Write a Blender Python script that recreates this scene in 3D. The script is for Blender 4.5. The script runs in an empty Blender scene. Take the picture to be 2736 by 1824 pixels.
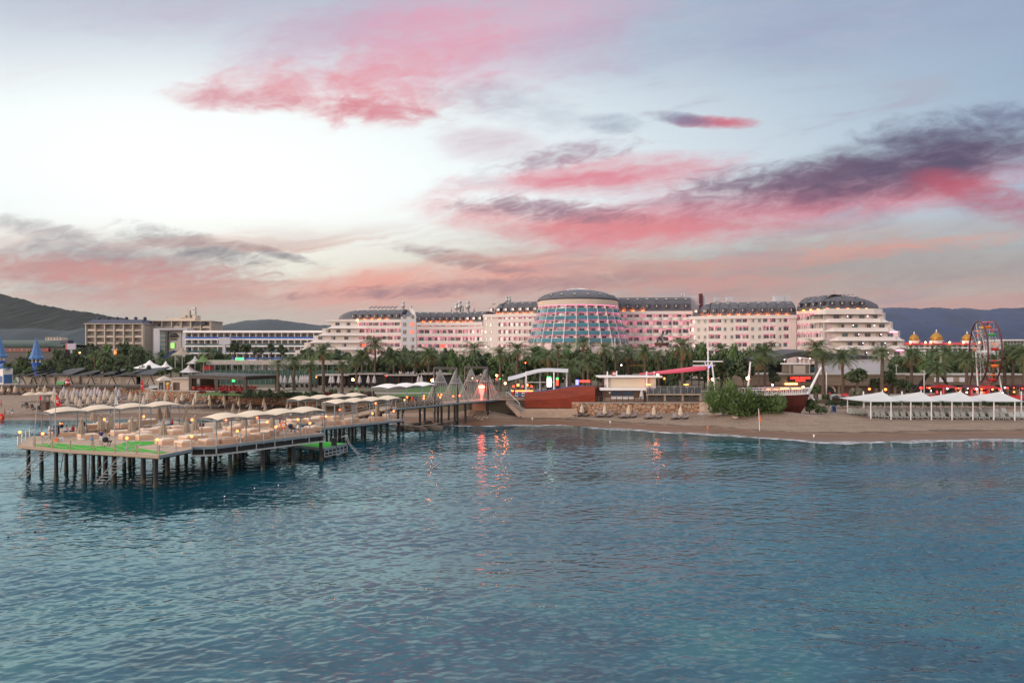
import bpy, math, random
from mathutils import Vector, Matrix
R = random.Random(7)
sc = bpy.context.scene
COL = sc.collection
PI = math.pi
F, CX, HZ, H = 1824.0, 1368.0, 940.0, 14.6      # focal length in photo pixels, centre column, horizon row, camera height

# ------------------------------------------------------------------ measuring helpers
def xw(px, Y): return (px - CX) / F * Y
def zw(py, Y): return H - (py - HZ) / F * Y
def W(px, py, Y): return (xw(px, Y), Y, zw(py, Y))
def G(px, py, z):
    Y = (H - z) * F / (py - HZ)
    return (xw(px, Y), Y, z)
def interp(pts, x):
    if x <= pts[0][0]: return pts[0][1]
    for (a, va), (b, vb) in zip(pts, pts[1:]):
        if x <= b: return va + (vb - va) * (x - a) / (b - a)
    return pts[-1][1]
def srgb(r, g, b):
    f = lambda c: (c / 255) / 12.92 if c / 255 <= .04045 else ((c / 255 + .055) / 1.055) ** 2.4
    return (f(r), f(g), f(b))
ONES = 'zeroth first second third fourth fifth sixth seventh eighth ninth tenth eleventh twelfth thirteenth fourteenth fifteenth sixteenth seventeenth eighteenth nineteenth'.split()
TENS = {2: 'twent', 3: 'thirt', 4: 'fort', 5: 'fift', 6: 'sixt'}
def nth(n):
    if n < 20: return ONES[n]
    t, o = divmod(n, 10)
    return TENS[t] + ('ieth' if o == 0 else 'y-' + ONES[o])

# ------------------------------------------------------------------ object helpers
class MB:
    def __init__(s): s.v, s.f, s.m = [], [], []
    def add(s, vs, fs, mi=0):
        o = len(s.v); s.v += [tuple(p) for p in vs]
        for f in fs: s.f.append([o + i for i in f]); s.m.append(mi)
    def face(s, pts, mi=0): s.add(pts, [list(range(len(pts)))], mi)
    def box(s, c, d, rz=0.0, mi=0):
        x, y, z = d[0] / 2, d[1] / 2, d[2] / 2
        ca, sa = math.cos(rz), math.sin(rz)
        P = []
        for a, b, e in ((-x,-y,-z),(x,-y,-z),(x,y,-z),(-x,y,-z),(-x,-y,z),(x,-y,z),(x,y,z),(-x,y,z)):
            P.append((c[0] + a * ca - b * sa, c[1] + a * sa + b * ca, c[2] + e))
        s.add(P, [[3,2,1,0],[4,5,6,7],[0,1,5,4],[1,2,6,5],[2,3,7,6],[3,0,4,7]], mi)
    def beam(s, a, b, w, h, mi=0):
        a, b = Vector(a), Vector(b); d = (b - a).normalized()
        up = Vector((0, 0, 1)) if abs(d.z) < .95 else Vector((0, 1, 0))
        r = d.cross(up).normalized(); u = r.cross(d)
        P = []
        for q in (a, b):
            for i, j in ((-1,-1),(1,-1),(1,1),(-1,1)): P.append(q + r * (i * w / 2) + u * (j * h / 2))
        s.add(P, [[3,2,1,0],[4,5,6,7],[0,1,5,4],[1,2,6,5],[2,3,7,6],[3,0,4,7]], mi)
    def tube(s, pts, rad, n=6, mi=0, caps=True):
        pts = [Vector(p) for p in pts]
        if not isinstance(rad, (list, tuple)): rad = [rad] * len(pts)
        P, Fs = [], []
        for i, p in enumerate(pts):
            d = (pts[min(i + 1, len(pts) - 1)] - pts[max(i - 1, 0)]).normalized()
            up = Vector((0, 0, 1)) if abs(d.z) < .9 else Vector((1, 0, 0))
            r = d.cross(up).normalized(); u = r.cross(d)
            for k in range(n):
                a = 2 * PI * k / n
                P.append(p + (r * math.cos(a) + u * math.sin(a)) * rad[i])
        for i in range(len(pts) - 1):
            for k in range(n):
                k2 = (k + 1) % n
                Fs.append([i * n + k, i * n + k2, (i + 1) * n + k2, (i + 1) * n + k])
        if caps: Fs += [list(range(n))[::-1], [(len(pts) - 1) * n + k for k in range(n)]]
        s.add(P, Fs, mi)
    def lathe(s, c, prof, n=16, mi=0, a0=0.0, a1=2 * PI):
        full = abs(a1 - a0 - 2 * PI) < 1e-6
        m = n if full else n + 1
        P = [(c[0] + r * math.cos(a0 + (a1 - a0) * k / n), c[1] + r * math.sin(a0 + (a1 - a0) * k / n), c[2] + z) for r, z in prof for k in range(m)]
        Fs = []
        for i in range(len(prof) - 1):
            for k in range(n):
                k2 = (k + 1) % m
                Fs.append([i * m + k, i * m + k2, (i + 1) * m + k2, (i + 1) * m + k])
        s.add(P, Fs, mi)
    def prism(s, poly, z0, z1, mi=0):
        n = len(poly)
        P = [(x, y, z0) for x, y in poly] + [(x, y, z1) for x, y in poly]
        s.add(P, [list(range(n))[::-1], list(range(n, 2 * n))] + [[i, (i + 1) % n, n + (i + 1) % n, n + i] for i in range(n)], mi)
    def slab(s, A, B, z0, z1, mi=0):
        "curved wall between plan lines A (front) and B (back); z0, z1 numbers"
        n = len(A)
        P = [(x, y, z0) for x, y in A] + [(x, y, z1) for x, y in A] + [(x, y, z0) for x, y in B] + [(x, y, z1) for x, y in B]
        Fs = [[0, 2 * n, 3 * n, n], [n - 1, 2 * n - 1, 4 * n - 1, 3 * n - 1]]
        for i in range(n - 1):
            Fs += [[i, i + 1, n + i + 1, n + i], [2 * n + i + 1, 2 * n + i, 3 * n + i, 3 * n + i + 1],
                   [n + i, n + i + 1, 3 * n + i + 1, 3 * n + i], [i + 1, i, 2 * n + i, 2 * n + i + 1]]
        s.add(P, Fs, mi)
    def grid(s, rows, mi=0, closed=False):
        n = len(rows[0]); P = [p for r in rows for p in r]; Fs = []
        for i in range(len(rows) - 1):
            for k in range(n if closed else n - 1):
                k2 = (k + 1) % n
                Fs.append([i * n + k, i * n + k2, (i + 1) * n + k2, (i + 1) * n + k])
        s.add(P, Fs, mi)
    def ball(s, c, r, nu=8, nv=6, sz=1.0, mi=0):
        s.lathe(c, [(max(r * math.sin(PI * i / nv), 1e-4), -r * sz * math.cos(PI * i / nv)) for i in range(nv + 1)], nu, mi)
    def mesh(s, name, mats, smooth=False):
        me = bpy.data.meshes.new(name)
        me.from_pydata(s.v, [], s.f)
        for m in (mats if isinstance(mats, (list, tuple)) else [mats]): me.materials.append(m)
        me.polygons.foreach_set('material_index', s.m)
        if smooth: me.polygons.foreach_set('use_smooth', [True] * len(s.f))
        me.update()
        return me
    def build(s, name, mats, parent=None, smooth=False, world=True):
        if parent is not None and world:
            o = parent.location; s.v = [(p[0] - o.x, p[1] - o.y, p[2] - o.z) for p in s.v]
        ob = bpy.data.objects.new(name, s.mesh(name, mats, smooth)); COL.objects.link(ob)
        if parent is not None: ob.parent = parent
        return ob
CHILD = {}
def put(name, me, parent, loc=(0, 0, 0), rz=0.0, scale=None, mat=None):
    ob = bpy.data.objects.new(name, me); COL.objects.link(ob)
    ob.parent = parent
    if mat is not None: ob.matrix_local = mat
    else: ob.location = loc; ob.rotation_euler = (0, 0, rz)
    if scale is not None: ob.scale = scale
    return ob
def tag(o, label, cat, group=None):
    o['label'] = label; o['category'] = cat
    if not 4 <= len(label.split()) <= 16: print('LABEL', len(label.split()), label)
    if group: o['group'] = group
    return o
def thing(name, label, cat, loc=(0, 0, 0), rz=0.0, group=None):
    o = bpy.data.objects.new(name, None); COL.objects.link(o)
    o.location = loc; o.rotation_euler = (0, 0, rz)
    return tag(o, label, cat, group)
def kind(o, k): o['kind'] = k; return o
def dup(root, loc, rz, label, group=None, scale=None):
    r = root.copy(); COL.objects.link(r); r.location = loc; r.rotation_euler = (0, 0, rz)
    r['label'] = label
    if not 4 <= len(label.split()) <= 16: print('LABEL', len(label.split()), label)
    if group: r['group'] = group
    if scale: r.scale = scale
    for ch in root.children:
        c = ch.copy(); COL.objects.link(c); c.parent = r
        for g in ch.children:
            d = g.copy(); COL.objects.link(d); d.parent = c
    return r

# ------------------------------------------------------------------ node helpers
class NT:
    def __init__(s, tree): s.t = tree; s.n = tree.nodes; s.l = tree.links
    def new(s, typ, **kw):
        n = s.n.new(typ)
        for k, v in kw.items(): setattr(n, k, v)
        return n
    def set(s, sock, v):
        if hasattr(v, 'is_output'): s.l.new(v, sock)
        elif isinstance(v, (tuple, list)): sock.default_value = tuple(v) + (1.0,) * (len(sock.default_value) - len(v))
        else: sock.default_value = v
    def m(s, op, a, b=None, c=None, clamp=False):
        n = s.new('ShaderNodeMath', operation=op, use_clamp=clamp)
        s.set(n.inputs[0], a)
        if b is not None: s.set(n.inputs[1], b)
        if c is not None: s.set(n.inputs[2], c)
        return n.outputs[0]
    def mix(s, f, a, b, blend='MIX'):
        n = s.new('ShaderNodeMix', data_type='RGBA', blend_type=blend)
        s.set(n.inputs[0], f); s.set(n.inputs[6], a); s.set(n.inputs[7], b)
        return n.outputs[2]
    def noise(s, vec, scale, detail=4, rough=.55, dist=0.0):
        n = s.new('ShaderNodeTexNoise')
        if vec is not None: s.l.new(vec, n.inputs['Vector'])
        n.inputs['Scale'].default_value = scale; n.inputs['Detail'].default_value = detail
        n.inputs['Roughness'].default_value = rough; n.inputs['Distortion'].default_value = dist
        return n.outputs['Fac']
    def sstep(s, x, a, b, lo=0.0, hi=1.0):
        n = s.new('ShaderNodeMapRange', interpolation_type='SMOOTHSTEP')
        s.set(n.inputs[0], x); n.inputs[1].default_value = a; n.inputs[2].default_value = b
        n.inputs[3].default_value = lo; n.inputs[4].default_value = hi
        return n.outputs[0]
    def vec(s, x, y, z=0.0):
        n = s.new('ShaderNodeCombineXYZ')
        for i, q in enumerate((x, y, z)): s.set(n.inputs[i], q)
        return n.outputs[0]
    def coord(s, sc_=(1, 1, 1), which='Object', rot=(0, 0, 0)):
        tc = s.new('ShaderNodeTexCoord'); mp = s.new('ShaderNodeMapping')
        mp.inputs['Scale'].default_value = sc_; mp.inputs['Rotation'].default_value = rot
        s.l.new(tc.outputs[which], mp.inputs['Vector'])
        return mp.outputs[0]
    def wpos(s, sc_=(1, 1, 1), rot=(0, 0, 0)):
        g = s.new('ShaderNodeNewGeometry'); mp = s.new('ShaderNodeMapping')
        mp.inputs['Scale'].default_value = sc_; mp.inputs['Rotation'].default_value = rot
        s.l.new(g.outputs['Position'], mp.inputs['Vector'])
        return mp.outputs[0]
    def bump(s, h, strength=.3, dist=.1):
        b = s.new('ShaderNodeBump'); b.inputs['Strength'].default_value = strength; b.inputs['Distance'].default_value = dist
        s.l.new(h, b.inputs['Height'])
        return b.outputs[0]

def newmat(name):
    m = bpy.data.materials.new(name); m.use_nodes = True
    t = NT(m.node_tree); b = t.n['Principled BSDF']
    return m, t, b
def pmat(name, col, rough=.6, var=.12, scale=1.2, metal=0.0, bump=0.0, bscale=8.0, spec=None, stretch=(1, 1, 1), alpha=None):
    m, t, b = newmat(name)
    v = t.wpos(stretch)
    n = t.noise(v, scale, 5, .6)
    c = t.mix(n, tuple(x * (1 - var * 1.6) for x in col), tuple(min(1, x * (1 + var * 1.6)) for x in col))
    t.l.new(c, b.inputs['Base Color'])
    b.inputs['Roughness'].default_value = rough; b.inputs['Metallic'].default_value = metal
    if spec is not None: b.inputs['Specular IOR Level'].default_value = spec
    if alpha is not None: b.inputs['Alpha'].default_value = alpha
    if bump: t.l.new(t.bump(t.noise(v, bscale, 4), bump, .08), b.inputs['Normal'])
    return m
def emat(name, col, strength, base=None):
    m, t, b = newmat(name)
    b.inputs['Base Color'].default_value = (*(base or col), 1)
    b.inputs['Emission Color'].default_value = (*col, 1); b.inputs['Emission Strength'].default_value = strength
    return m
def planks(name, c1, c2, mort, w, h, rough=.55, vertical=False, off=.5, bump=.2, axis='XZ', msize=.02):
    m, t, b = newmat(name)
    g = t.new('ShaderNodeNewGeometry'); sx = t.new('ShaderNodeSeparateXYZ'); t.l.new(g.outputs['Position'], sx.inputs[0])
    if axis == 'XZ': v = t.vec(sx.outputs[0], sx.outputs[2])
    elif axis == 'ROT': # deck boards along the pier
        v = t.vec(t.m('ADD', t.m('MULTIPLY', sx.outputs[0], .6), t.m('MULTIPLY', sx.outputs[1], .8)), t.m('SUBTRACT', t.m('MULTIPLY', sx.outputs[1], .6), t.m('MULTIPLY', sx.outputs[0], .8)))
    else: v = t.vec(sx.outputs[0], sx.outputs[1])
    br = t.new('ShaderNodeTexBrick'); t.l.new(v, br.inputs['Vector'])
    br.inputs['Color1'].default_value = (*c1, 1); br.inputs['Color2'].default_value = (*c2, 1); br.inputs['Mortar'].default_value = (*mort, 1)
    br.inputs['Scale'].default_value = 1; br.inputs['Mortar Size'].default_value = msize; br.inputs['Brick Width'].default_value = w; br.inputs['Row Height'].default_value = h
    br.offset = off
    n = t.noise(t.wpos((.6, .6, 4)), 1.0, 6, .68)
    c = t.mix(.7, br.outputs['Color'], t.mix(n, (.25,.25,.25), (1, 1, 1)), 'MULTIPLY')
    t.l.new(c, b.inputs['Base Color']); b.inputs['Roughness'].default_value = rough
    t.l.new(t.bump(br.outputs['Fac'], -bump, .03), b.inputs['Normal'])
    return m
def stonewall(name, c1, c2, c3, mort, scale=.9, edge=.06):
    m, t, b = newmat(name)
    p = t.wpos((1, 1, 1.25))
    nz = t.new('ShaderNodeTexNoise'); t.l.new(p, nz.inputs['Vector']); nz.inputs['Scale'].default_value = 1.2
    ad = t.new('ShaderNodeVectorMath', operation='MULTIPLY_ADD'); t.l.new(nz.outputs['Color'], ad.inputs[0]); ad.inputs[1].default_value = (.35, .35, .35); t.l.new(p, ad.inputs[2])
    v1 = t.new('ShaderNodeTexVoronoi', feature='DISTANCE_TO_EDGE'); v2 = t.new('ShaderNodeTexVoronoi')
    for q in (v1, v2): t.l.new(ad.outputs[0], q.inputs['Vector']); q.inputs['Scale'].default_value = scale
    sp = t.new('ShaderNodeSeparateColor'); t.l.new(v2.outputs['Color'], sp.inputs[0])
    c = t.mix(t.sstep(sp.outputs[0], .3, .7), c1, c2)
    c = t.mix(t.sstep(sp.outputs[1], .72, .8), c, c3)
    c = t.mix(t.noise(p, 3.5, 4), c, t.mix(.5, c, (.1, .08, .06)))
    e = t.sstep(v1.outputs['Distance'], edge * .4, edge)
    c = t.mix(e, mort, c)
    t.l.new(c, b.inputs['Base Color']); b.inputs['Roughness'].default_value = .85
    t.l.new(t.bump(e, .7, .12), b.inputs['Normal'])
    return m

M = {}
M['facade'] = pmat('facade_paint', (.60, .55, .51), .7, .07, .25, stretch=(1, 1, .3))
M['facade_recess'] = pmat('facade_recess_paint', (.74, .62, .62), .75, .05, .4)  # recessed walls, paler and pinker than the outer facade
M['band'] = pmat('balcony_paint', (.62, .58, .55), .65, .06, .3)
M['cool_wall'] = pmat('grey_wall_paint', (.42, .44, .48), .7, .06, .3)
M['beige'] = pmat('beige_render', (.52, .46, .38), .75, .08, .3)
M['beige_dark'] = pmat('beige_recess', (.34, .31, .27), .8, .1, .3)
M['white'] = pmat('white_paint', (.78, .78, .77), .5, .05, .6)
M['white_fabric'] = pmat('white_canvas', (.74, .73, .71), .85, .04, .5)
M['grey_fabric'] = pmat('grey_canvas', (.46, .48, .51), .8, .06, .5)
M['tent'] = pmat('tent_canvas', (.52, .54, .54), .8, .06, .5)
M['cream_fabric'] = pmat('cream_canvas', (.66, .57, .44), .85, .06, .4)
M['tan_fabric'] = pmat('tan_canvas', (.31, .255, .195), .9, .15, 1.5)
M['cream_umb'] = pmat('cream_umbrella_canvas', (.56, .47, .36), .9, .15, 1.2)
M['grey_umb'] = pmat('grey_umbrella_canvas', (.48, .46, .46), .9, .12, 1.2)
M['frame'] = pmat('blue_grey_steel', (.20, .27, .31), .45, .12, 1.5, metal=.3)
M['galv'] = pmat('galvanised_steel', (.42, .44, .44), .4, .12, 1.5, metal=.5)
M['pile'] = pmat('tarred_pile', (.012, .014, .018), .5, .4, 1.0, bump=.3)
m, t_, b = newmat('pile_with_tide_line'); M['pile'] = m
g_ = t_.new('ShaderNodeSeparateXYZ'); t_.l.new(t_.wpos(), g_.inputs[0]); n_ = t_.noise(t_.wpos((3, 3, 1.2)), 1.0, 4, .6)
hz_ = t_.m('MULTIPLY_ADD', n_, -.7, g_.outputs[2])
c = t_.mix(t_.sstep(hz_, .55, .05), (.012, .014, .018), (.030, .040, .022)); c = t_.mix(t_.m('MULTIPLY', t_.sstep(n_, .56, .66), t_.sstep(g_.outputs[2], .9, .2)), c, (.16, .15, .12)); c = t_.mix(t_.sstep(n_, .62, .72, 0, .5), c, (.06, .032, .018))
t_.l.new(c, b.inputs['Base Color']); b.inputs['Roughness'].default_value = .6
M['black'] = pmat('black_metal', (.012, .012, .013), .45, .2)
M['under'] = pmat('dark_underside', (.02, .022, .024), .7, .3)  # near-black; also the painted-in shade of solid blocks at openings
M['pole_white'] = pmat('white_pole_paint', (.66, .69, .72), .4, .08, .8)
M['rope'] = pmat('pale_rope', (.42, .36, .28), .9, .1)
M['bed'] = pmat('peach_cushion', (.66, .44, .30), .85, .1, .8)
M['bed_top'] = pmat('cream_mattress', (.76, .63, .50), .85, .06, .8)
M['carpet'] = pmat('green_carpet', (.03, .34, .02), .95, .12, 1.5, bump=.2, bscale=20)
M['lounger'] = pmat('dark_lounger_frame', (.035, .03, .035), .6, .2)
M['lounger_mesh'] = pmat('taupe_lounger_mesh', (.22, .18, .17), .8, .12, 1.2)
M['lounger_grey'] = pmat('grey_lounger_mesh', (.26, .26, .27), .8, .15, 1.2)
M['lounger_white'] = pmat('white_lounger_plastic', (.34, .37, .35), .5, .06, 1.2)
M['slate'] = planks('slate_roof', (.085, .092, .115), (.115, .122, .145), (.05, .053, .065), 1.6, .55, .5, axis='XZ', bump=.3, msize=.03)
M['dark_roof'] = planks('dark_shingle', (.030, .036, .044), (.05, .058, .068), (.014, .016, .02), 1.2, .45, .6, axis='XY', msize=.03)
M['charcoal'] = pmat('charcoal_sheet', (.030, .030, .034), .5, .15, .5)
M['glass'] = pmat('window_glass', (.018, .030, .060), .08, .5, .35, spec=.8)
M['glass_teal'] = pmat('teal_window_glass', (.03, .10, .12), .08, .4, .35, spec=.8)
M['curtain'] = pmat('window_curtain', (.40, .38, .36), .8, .2, .8)
M['balus'] = pmat('teal_balustrade_glass', (.020, .15, .20), .08, .35, .15, spec=.9)
M['win_frame'] = pmat('window_frame', (.30, .28, .26), .5, .1)
M['red_hull'] = planks('red_cedar_boards', (.40, .062, .022), (.27, .040, .015), (.06, .012, .006), 2.6, .21, .5, axis='XZ', msize=.012, bump=.35)
M['red_hull_dark'] = planks('dark_cedar_boards', (.15, .02, .010), (.10, .014, .008), (.04, .01, .006), 2.4, .18, .5, axis='XZ', msize=.012)
M['wood_clad'] = planks('weathered_cladding', (.30, .235, .17), (.24, .19, .14), (.11, .085, .06), 5.0, .24, .7, axis='XZ', msize=.02)
M['deck'] = planks('deck_boards', (.62, .48, .36), (.52, .40, .29), (.22, .16, .12), 3.2, .18, .75, axis='ROT', msize=.012, bump=.15)
M['fascia'] = pmat('deck_fascia', (.34, .27, .20), .7, .2, 1.0, stretch=(1, 1, 6))
M['brown'] = pmat('brown_wood', (.10, .06, .04), .6, .25, 1.2, stretch=(1, 1, 5))
M['pergola'] = pmat('dark_pergola_timber', (.055, .045, .038), .65, .25, 1.0)
M['stone'] = stonewall('rubble_wall', (.44, .25, .14), (.40, .34, .27), (.50, .20, .09), (.07, .05, .035), 1.25, .09)
M['stone_pink'] = stonewall('pink_rubble_wall', (.56, .33, .20), (.50, .38, .26), (.42, .20, .11), (.09, .045, .025), 1.15, .07)
M['rock'] = pmat('shore_rock', (.13, .10, .075), .8, .4, .9, bump=.7, bscale=3)
M['rock_pale'] = pmat('pale_rock', (.42, .32, .24), .85, .25, .9, bump=.6, bscale=3)
M['pink_render'] = pmat('pink_render', (.42, .20, .13), .8, .2, .8, bump=.3)
M['bark'] = pmat('palm_bark', (.10, .075, .055), .9, .35, 3.0, bump=.8, bscale=5)
M['frond'] = pmat('palm_frond', (.080, .125, .042), .6, .35, .5)
M['frond_dry'] = pmat('dry_palm_frond', (.17, .095, .035), .8, .35, .9)
M['leaf_dark'] = pmat('dark_leaf', (.026, .046, .018), .65, .4, .6)
M['leaf_mid'] = pmat('green_leaf', (.066, .112, .032), .65, .4, .6)
M['leaf_light'] = pmat('bright_leaf', (.080, .150, .036), .65, .35, .6)
M['leaf_red'] = pmat('red_bush_leaf', (.16, .018, .022), .7, .4, .9)
M['leaf_grey'] = pmat('grey_bush_leaf', (.17, .15, .11), .8, .3, .9)
M['red'] = pmat('red_paint', (.42, .016, .018), .5, .12, 1.0)
M['red_cloth'] = pmat('red_flag_cloth', (.55, .010, .020), .8, .15, 2.0)
M['orange'] = pmat('orange_paint', (.75, .17, .03), .5, .1)
M['yellow'] = pmat('yellow_paint', (.75, .42, .05), .5, .1)
M['green'] = pmat('green_paint', (.04, .30, .08), .5, .1)
M['blue'] = pmat('blue_paint', (.03, .11, .42), .5, .12)
M['sky_blue'] = pmat('light_blue_paint', (.05, .15, .36), .5, .15, .8)
M['navy'] = pmat('navy_paint', (.018, .028, .065), .5, .15)
M['blue_mat'] = pmat('blue_mat', (.02, .09, .36), .9, .12)
M['gold'] = pmat('gold_leaf', (.38, .21, .035), .48, .06, .3, metal=.55)
M['maroon'] = pmat('maroon_rail', (.085, .010, .016), .45, .2)
M['terracotta'] = pmat('terracotta_tile', (.34, .09, .045), .7, .2)
M['green_roof'] = pmat('dark_green_roof', (.016, .045, .036), .55, .2, .3)
M['fence'] = pmat('green_mesh_fence', (.03, .075, .055), .8, .25, .6)
M['concrete'] = pmat('pale_concrete', (.36, .34, .31), .8, .12, .5)
M['pink_cloth'] = pmat('pink_awning_cloth', (.60, .085, .14), .8, .1, .5)
M['skin'] = pmat('skin', (.45, .25, .17), .6, .05)
M['hair'] = pmat('dark_hair', (.02, .014, .010), .7, .1)
for n_, c_ in dict(cl_white=(.7,.7,.72), cl_navy=(.02,.03,.16), cl_red=(.5,.03,.04), cl_orange=(.7,.12,.04), cl_blue=(.08,.2,.42), cl_black=(.02,.02,.025), cl_green=(.05,.6,.15), cl_tan=(.35,.27,.2), cl_pink=(.7,.18,.28)).items():
    M[n_] = pmat(n_.replace('cl_', '') + '_clothing', c_, .85, .12, 3.0)
M['lamp'] = emat('glowing_globe', (1.0, .14, .03), 9)
M['lamp_big'] = emat('bright_globe', (1.0, .17, .04), 110)
M['lamp_warm'] = emat('warm_globe', (1.0, .45, .15), 16)
M['pink_soft'] = emat('soft_pink_cove_light', (1.0, .22, .46), 6)
M['pink_light'] = emat('pink_cove_light', (1.0, .24, .42), 11)
M['orange_light'] = emat('orange_roof_light', (1.0, .15, .015), 420)
M['neon_red'] = emat('red_neon', (1.0, .03, .02), 6)
M['neon_green'] = emat('green_neon', (.05, 1.0, .12), 5)
M['neon_blue'] = emat('blue_neon', (.12, .12, 1.0), 6)
M['neon_white'] = emat('white_lamp', (1.0, .85, .9), 8)
M['bar_glow'] = emat('bar_light', (1.0, .16, .03), 14)
M['lit_room'] = emat('lit_room_window', (1.0, .10, .05), 1.6)

# ------------------------------------------------------------------ camera
cam = bpy.data.cameras.new('camera'); camo = bpy.data.objects.new('camera', cam); COL.objects.link(camo)
camo.location = (0, 0, H); camo.rotation_euler = (PI / 2, 0, 0)
cam.sensor_width = 36; cam.lens = 24; cam.shift_y = 28 / 2736; cam.clip_start = .5; cam.clip_end = 40000
sc.camera = camo

# ------------------------------------------------------------------ light and sky
SUN_EL, SUN_AZ = math.radians(9), math.radians(-128)     # azimuth measured from +Y towards +X
sd = Vector((math.sin(SUN_AZ) * math.cos(SUN_EL), math.cos(SUN_AZ) * math.cos(SUN_EL), math.sin(SUN_EL)))
sun = bpy.data.lights.new('sun', 'SUN'); sun.energy = 2.1; sun.angle = math.radians(22); sun.color = (1.0, .80, .70)
suno = bpy.data.objects.new('sun', sun); COL.objects.link(suno); suno.location = (0, -60, 120)
suno.rotation_euler = sd.to_track_quat('Z', 'Y').to_euler()

wd = bpy.data.worlds.new('World'); sc.world = wd; wd.use_nodes = True
t = NT(wd.node_tree); t.n.clear()
tc = t.new('ShaderNodeTexCoord'); sp = t.new('ShaderNodeSeparateXYZ'); t.l.new(tc.outputs['Generated'], sp.inputs[0])
dx, dy, dz = sp.outputs
dyc = t.m('MAXIMUM', dy, .12)
# direction measured as tangents, in units that put the zenith side at negative q (100 units = one photo-pixel hundred)
p = t.m('MULTIPLY_ADD', t.m('DIVIDE', dx, dyc), 18.24, 13.68)
q = t.m('MULTIPLY_ADD', t.m('DIVIDE', dz, dyc), -18.24, 9.40)
PQ = t.vec(p, q)
wn = t.new('ShaderNodeTexNoise'); t.l.new(PQ, wn.inputs['Vector']); wn.inputs['Scale'].default_value = .35; wn.inputs['Detail'].default_value = 5
wsp = t.new('ShaderNodeSeparateColor'); t.l.new(wn.outputs['Color'], wsp.inputs[0])
pw = t.m('MULTIPLY_ADD', t.m('SUBTRACT', wsp.outputs[0], .5), 2.6, p)
qw = t.m('MULTIPLY_ADD', t.m('SUBTRACT', wsp.outputs[1], .5), 1.3, q)
streak = t.noise(t.vec(t.m('MULTIPLY', pw, .22), t.m('MULTIPLY', t.m('MULTIPLY_ADD', p, .10, qw), .95)), 1.0, 7, .58, .4)
puff = t.noise(t.vec(t.m('MULTIPLY', pw, .55), t.m('MULTIPLY', qw, 1.35)), 1.15, 9, .62, .3)
fine = t.noise(t.vec(t.m('MULTIPLY', p, .9), t.m('MULTIPLY', t.m('MULTIPLY_ADD', p, .15, q), 2.6)), 1.6, 8, .62, .6)
# base sky: bright warm glow low on the left, cool grey-blue above and to the right
def blob(cx, cy, ax, ay, rot, X=p, Y=q):
    c, s_ = math.cos(math.radians(rot)), math.sin(math.radians(rot))
    u = t.m('SUBTRACT', X, cx); v = t.m('SUBTRACT', Y, cy)
    a = t.m('MULTIPLY_ADD', u, c / ax, t.m('MULTIPLY', v, s_ / ax))
    b = t.m('MULTIPLY_ADD', v, c / ay, t.m('MULTIPLY', u, -s_ / ay))
    return t.m('ADD', t.m('MULTIPLY', a, a), t.m('MULTIPLY', b, b)), b
g1, _ = blob(5.5, 4.9, 18.0, 6.2, 8)
glow = t.m('POWER', 2.718, t.m('MULTIPLY', g1, -.95))
sky = t.mix(glow, srgb(138, 166, 194), (1.04, 1.09, 1.06))
topfade = t.sstep(q, 3.2, -.6)
sky = t.mix(t.m('MULTIPLY', topfade, .55), sky, srgb(164, 174, 198))
low = t.sstep(q, 5.2, 7.4)
sky = t.mix(t.m('MULTIPLY', low, t.sstep(p, -2, 20, .6, .9)), sky, t.mix(t.sstep(p, 4, 20), srgb(248, 240, 218), srgb(178, 172, 160)))
hor = t.sstep(q, 7.0, 8.6)
sky = t.mix(t.m('MULTIPLY', hor, .75), sky, t.mix(t.sstep(p, 4, 14), srgb(166, 160, 144), srgb(204, 160, 148)))
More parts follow.
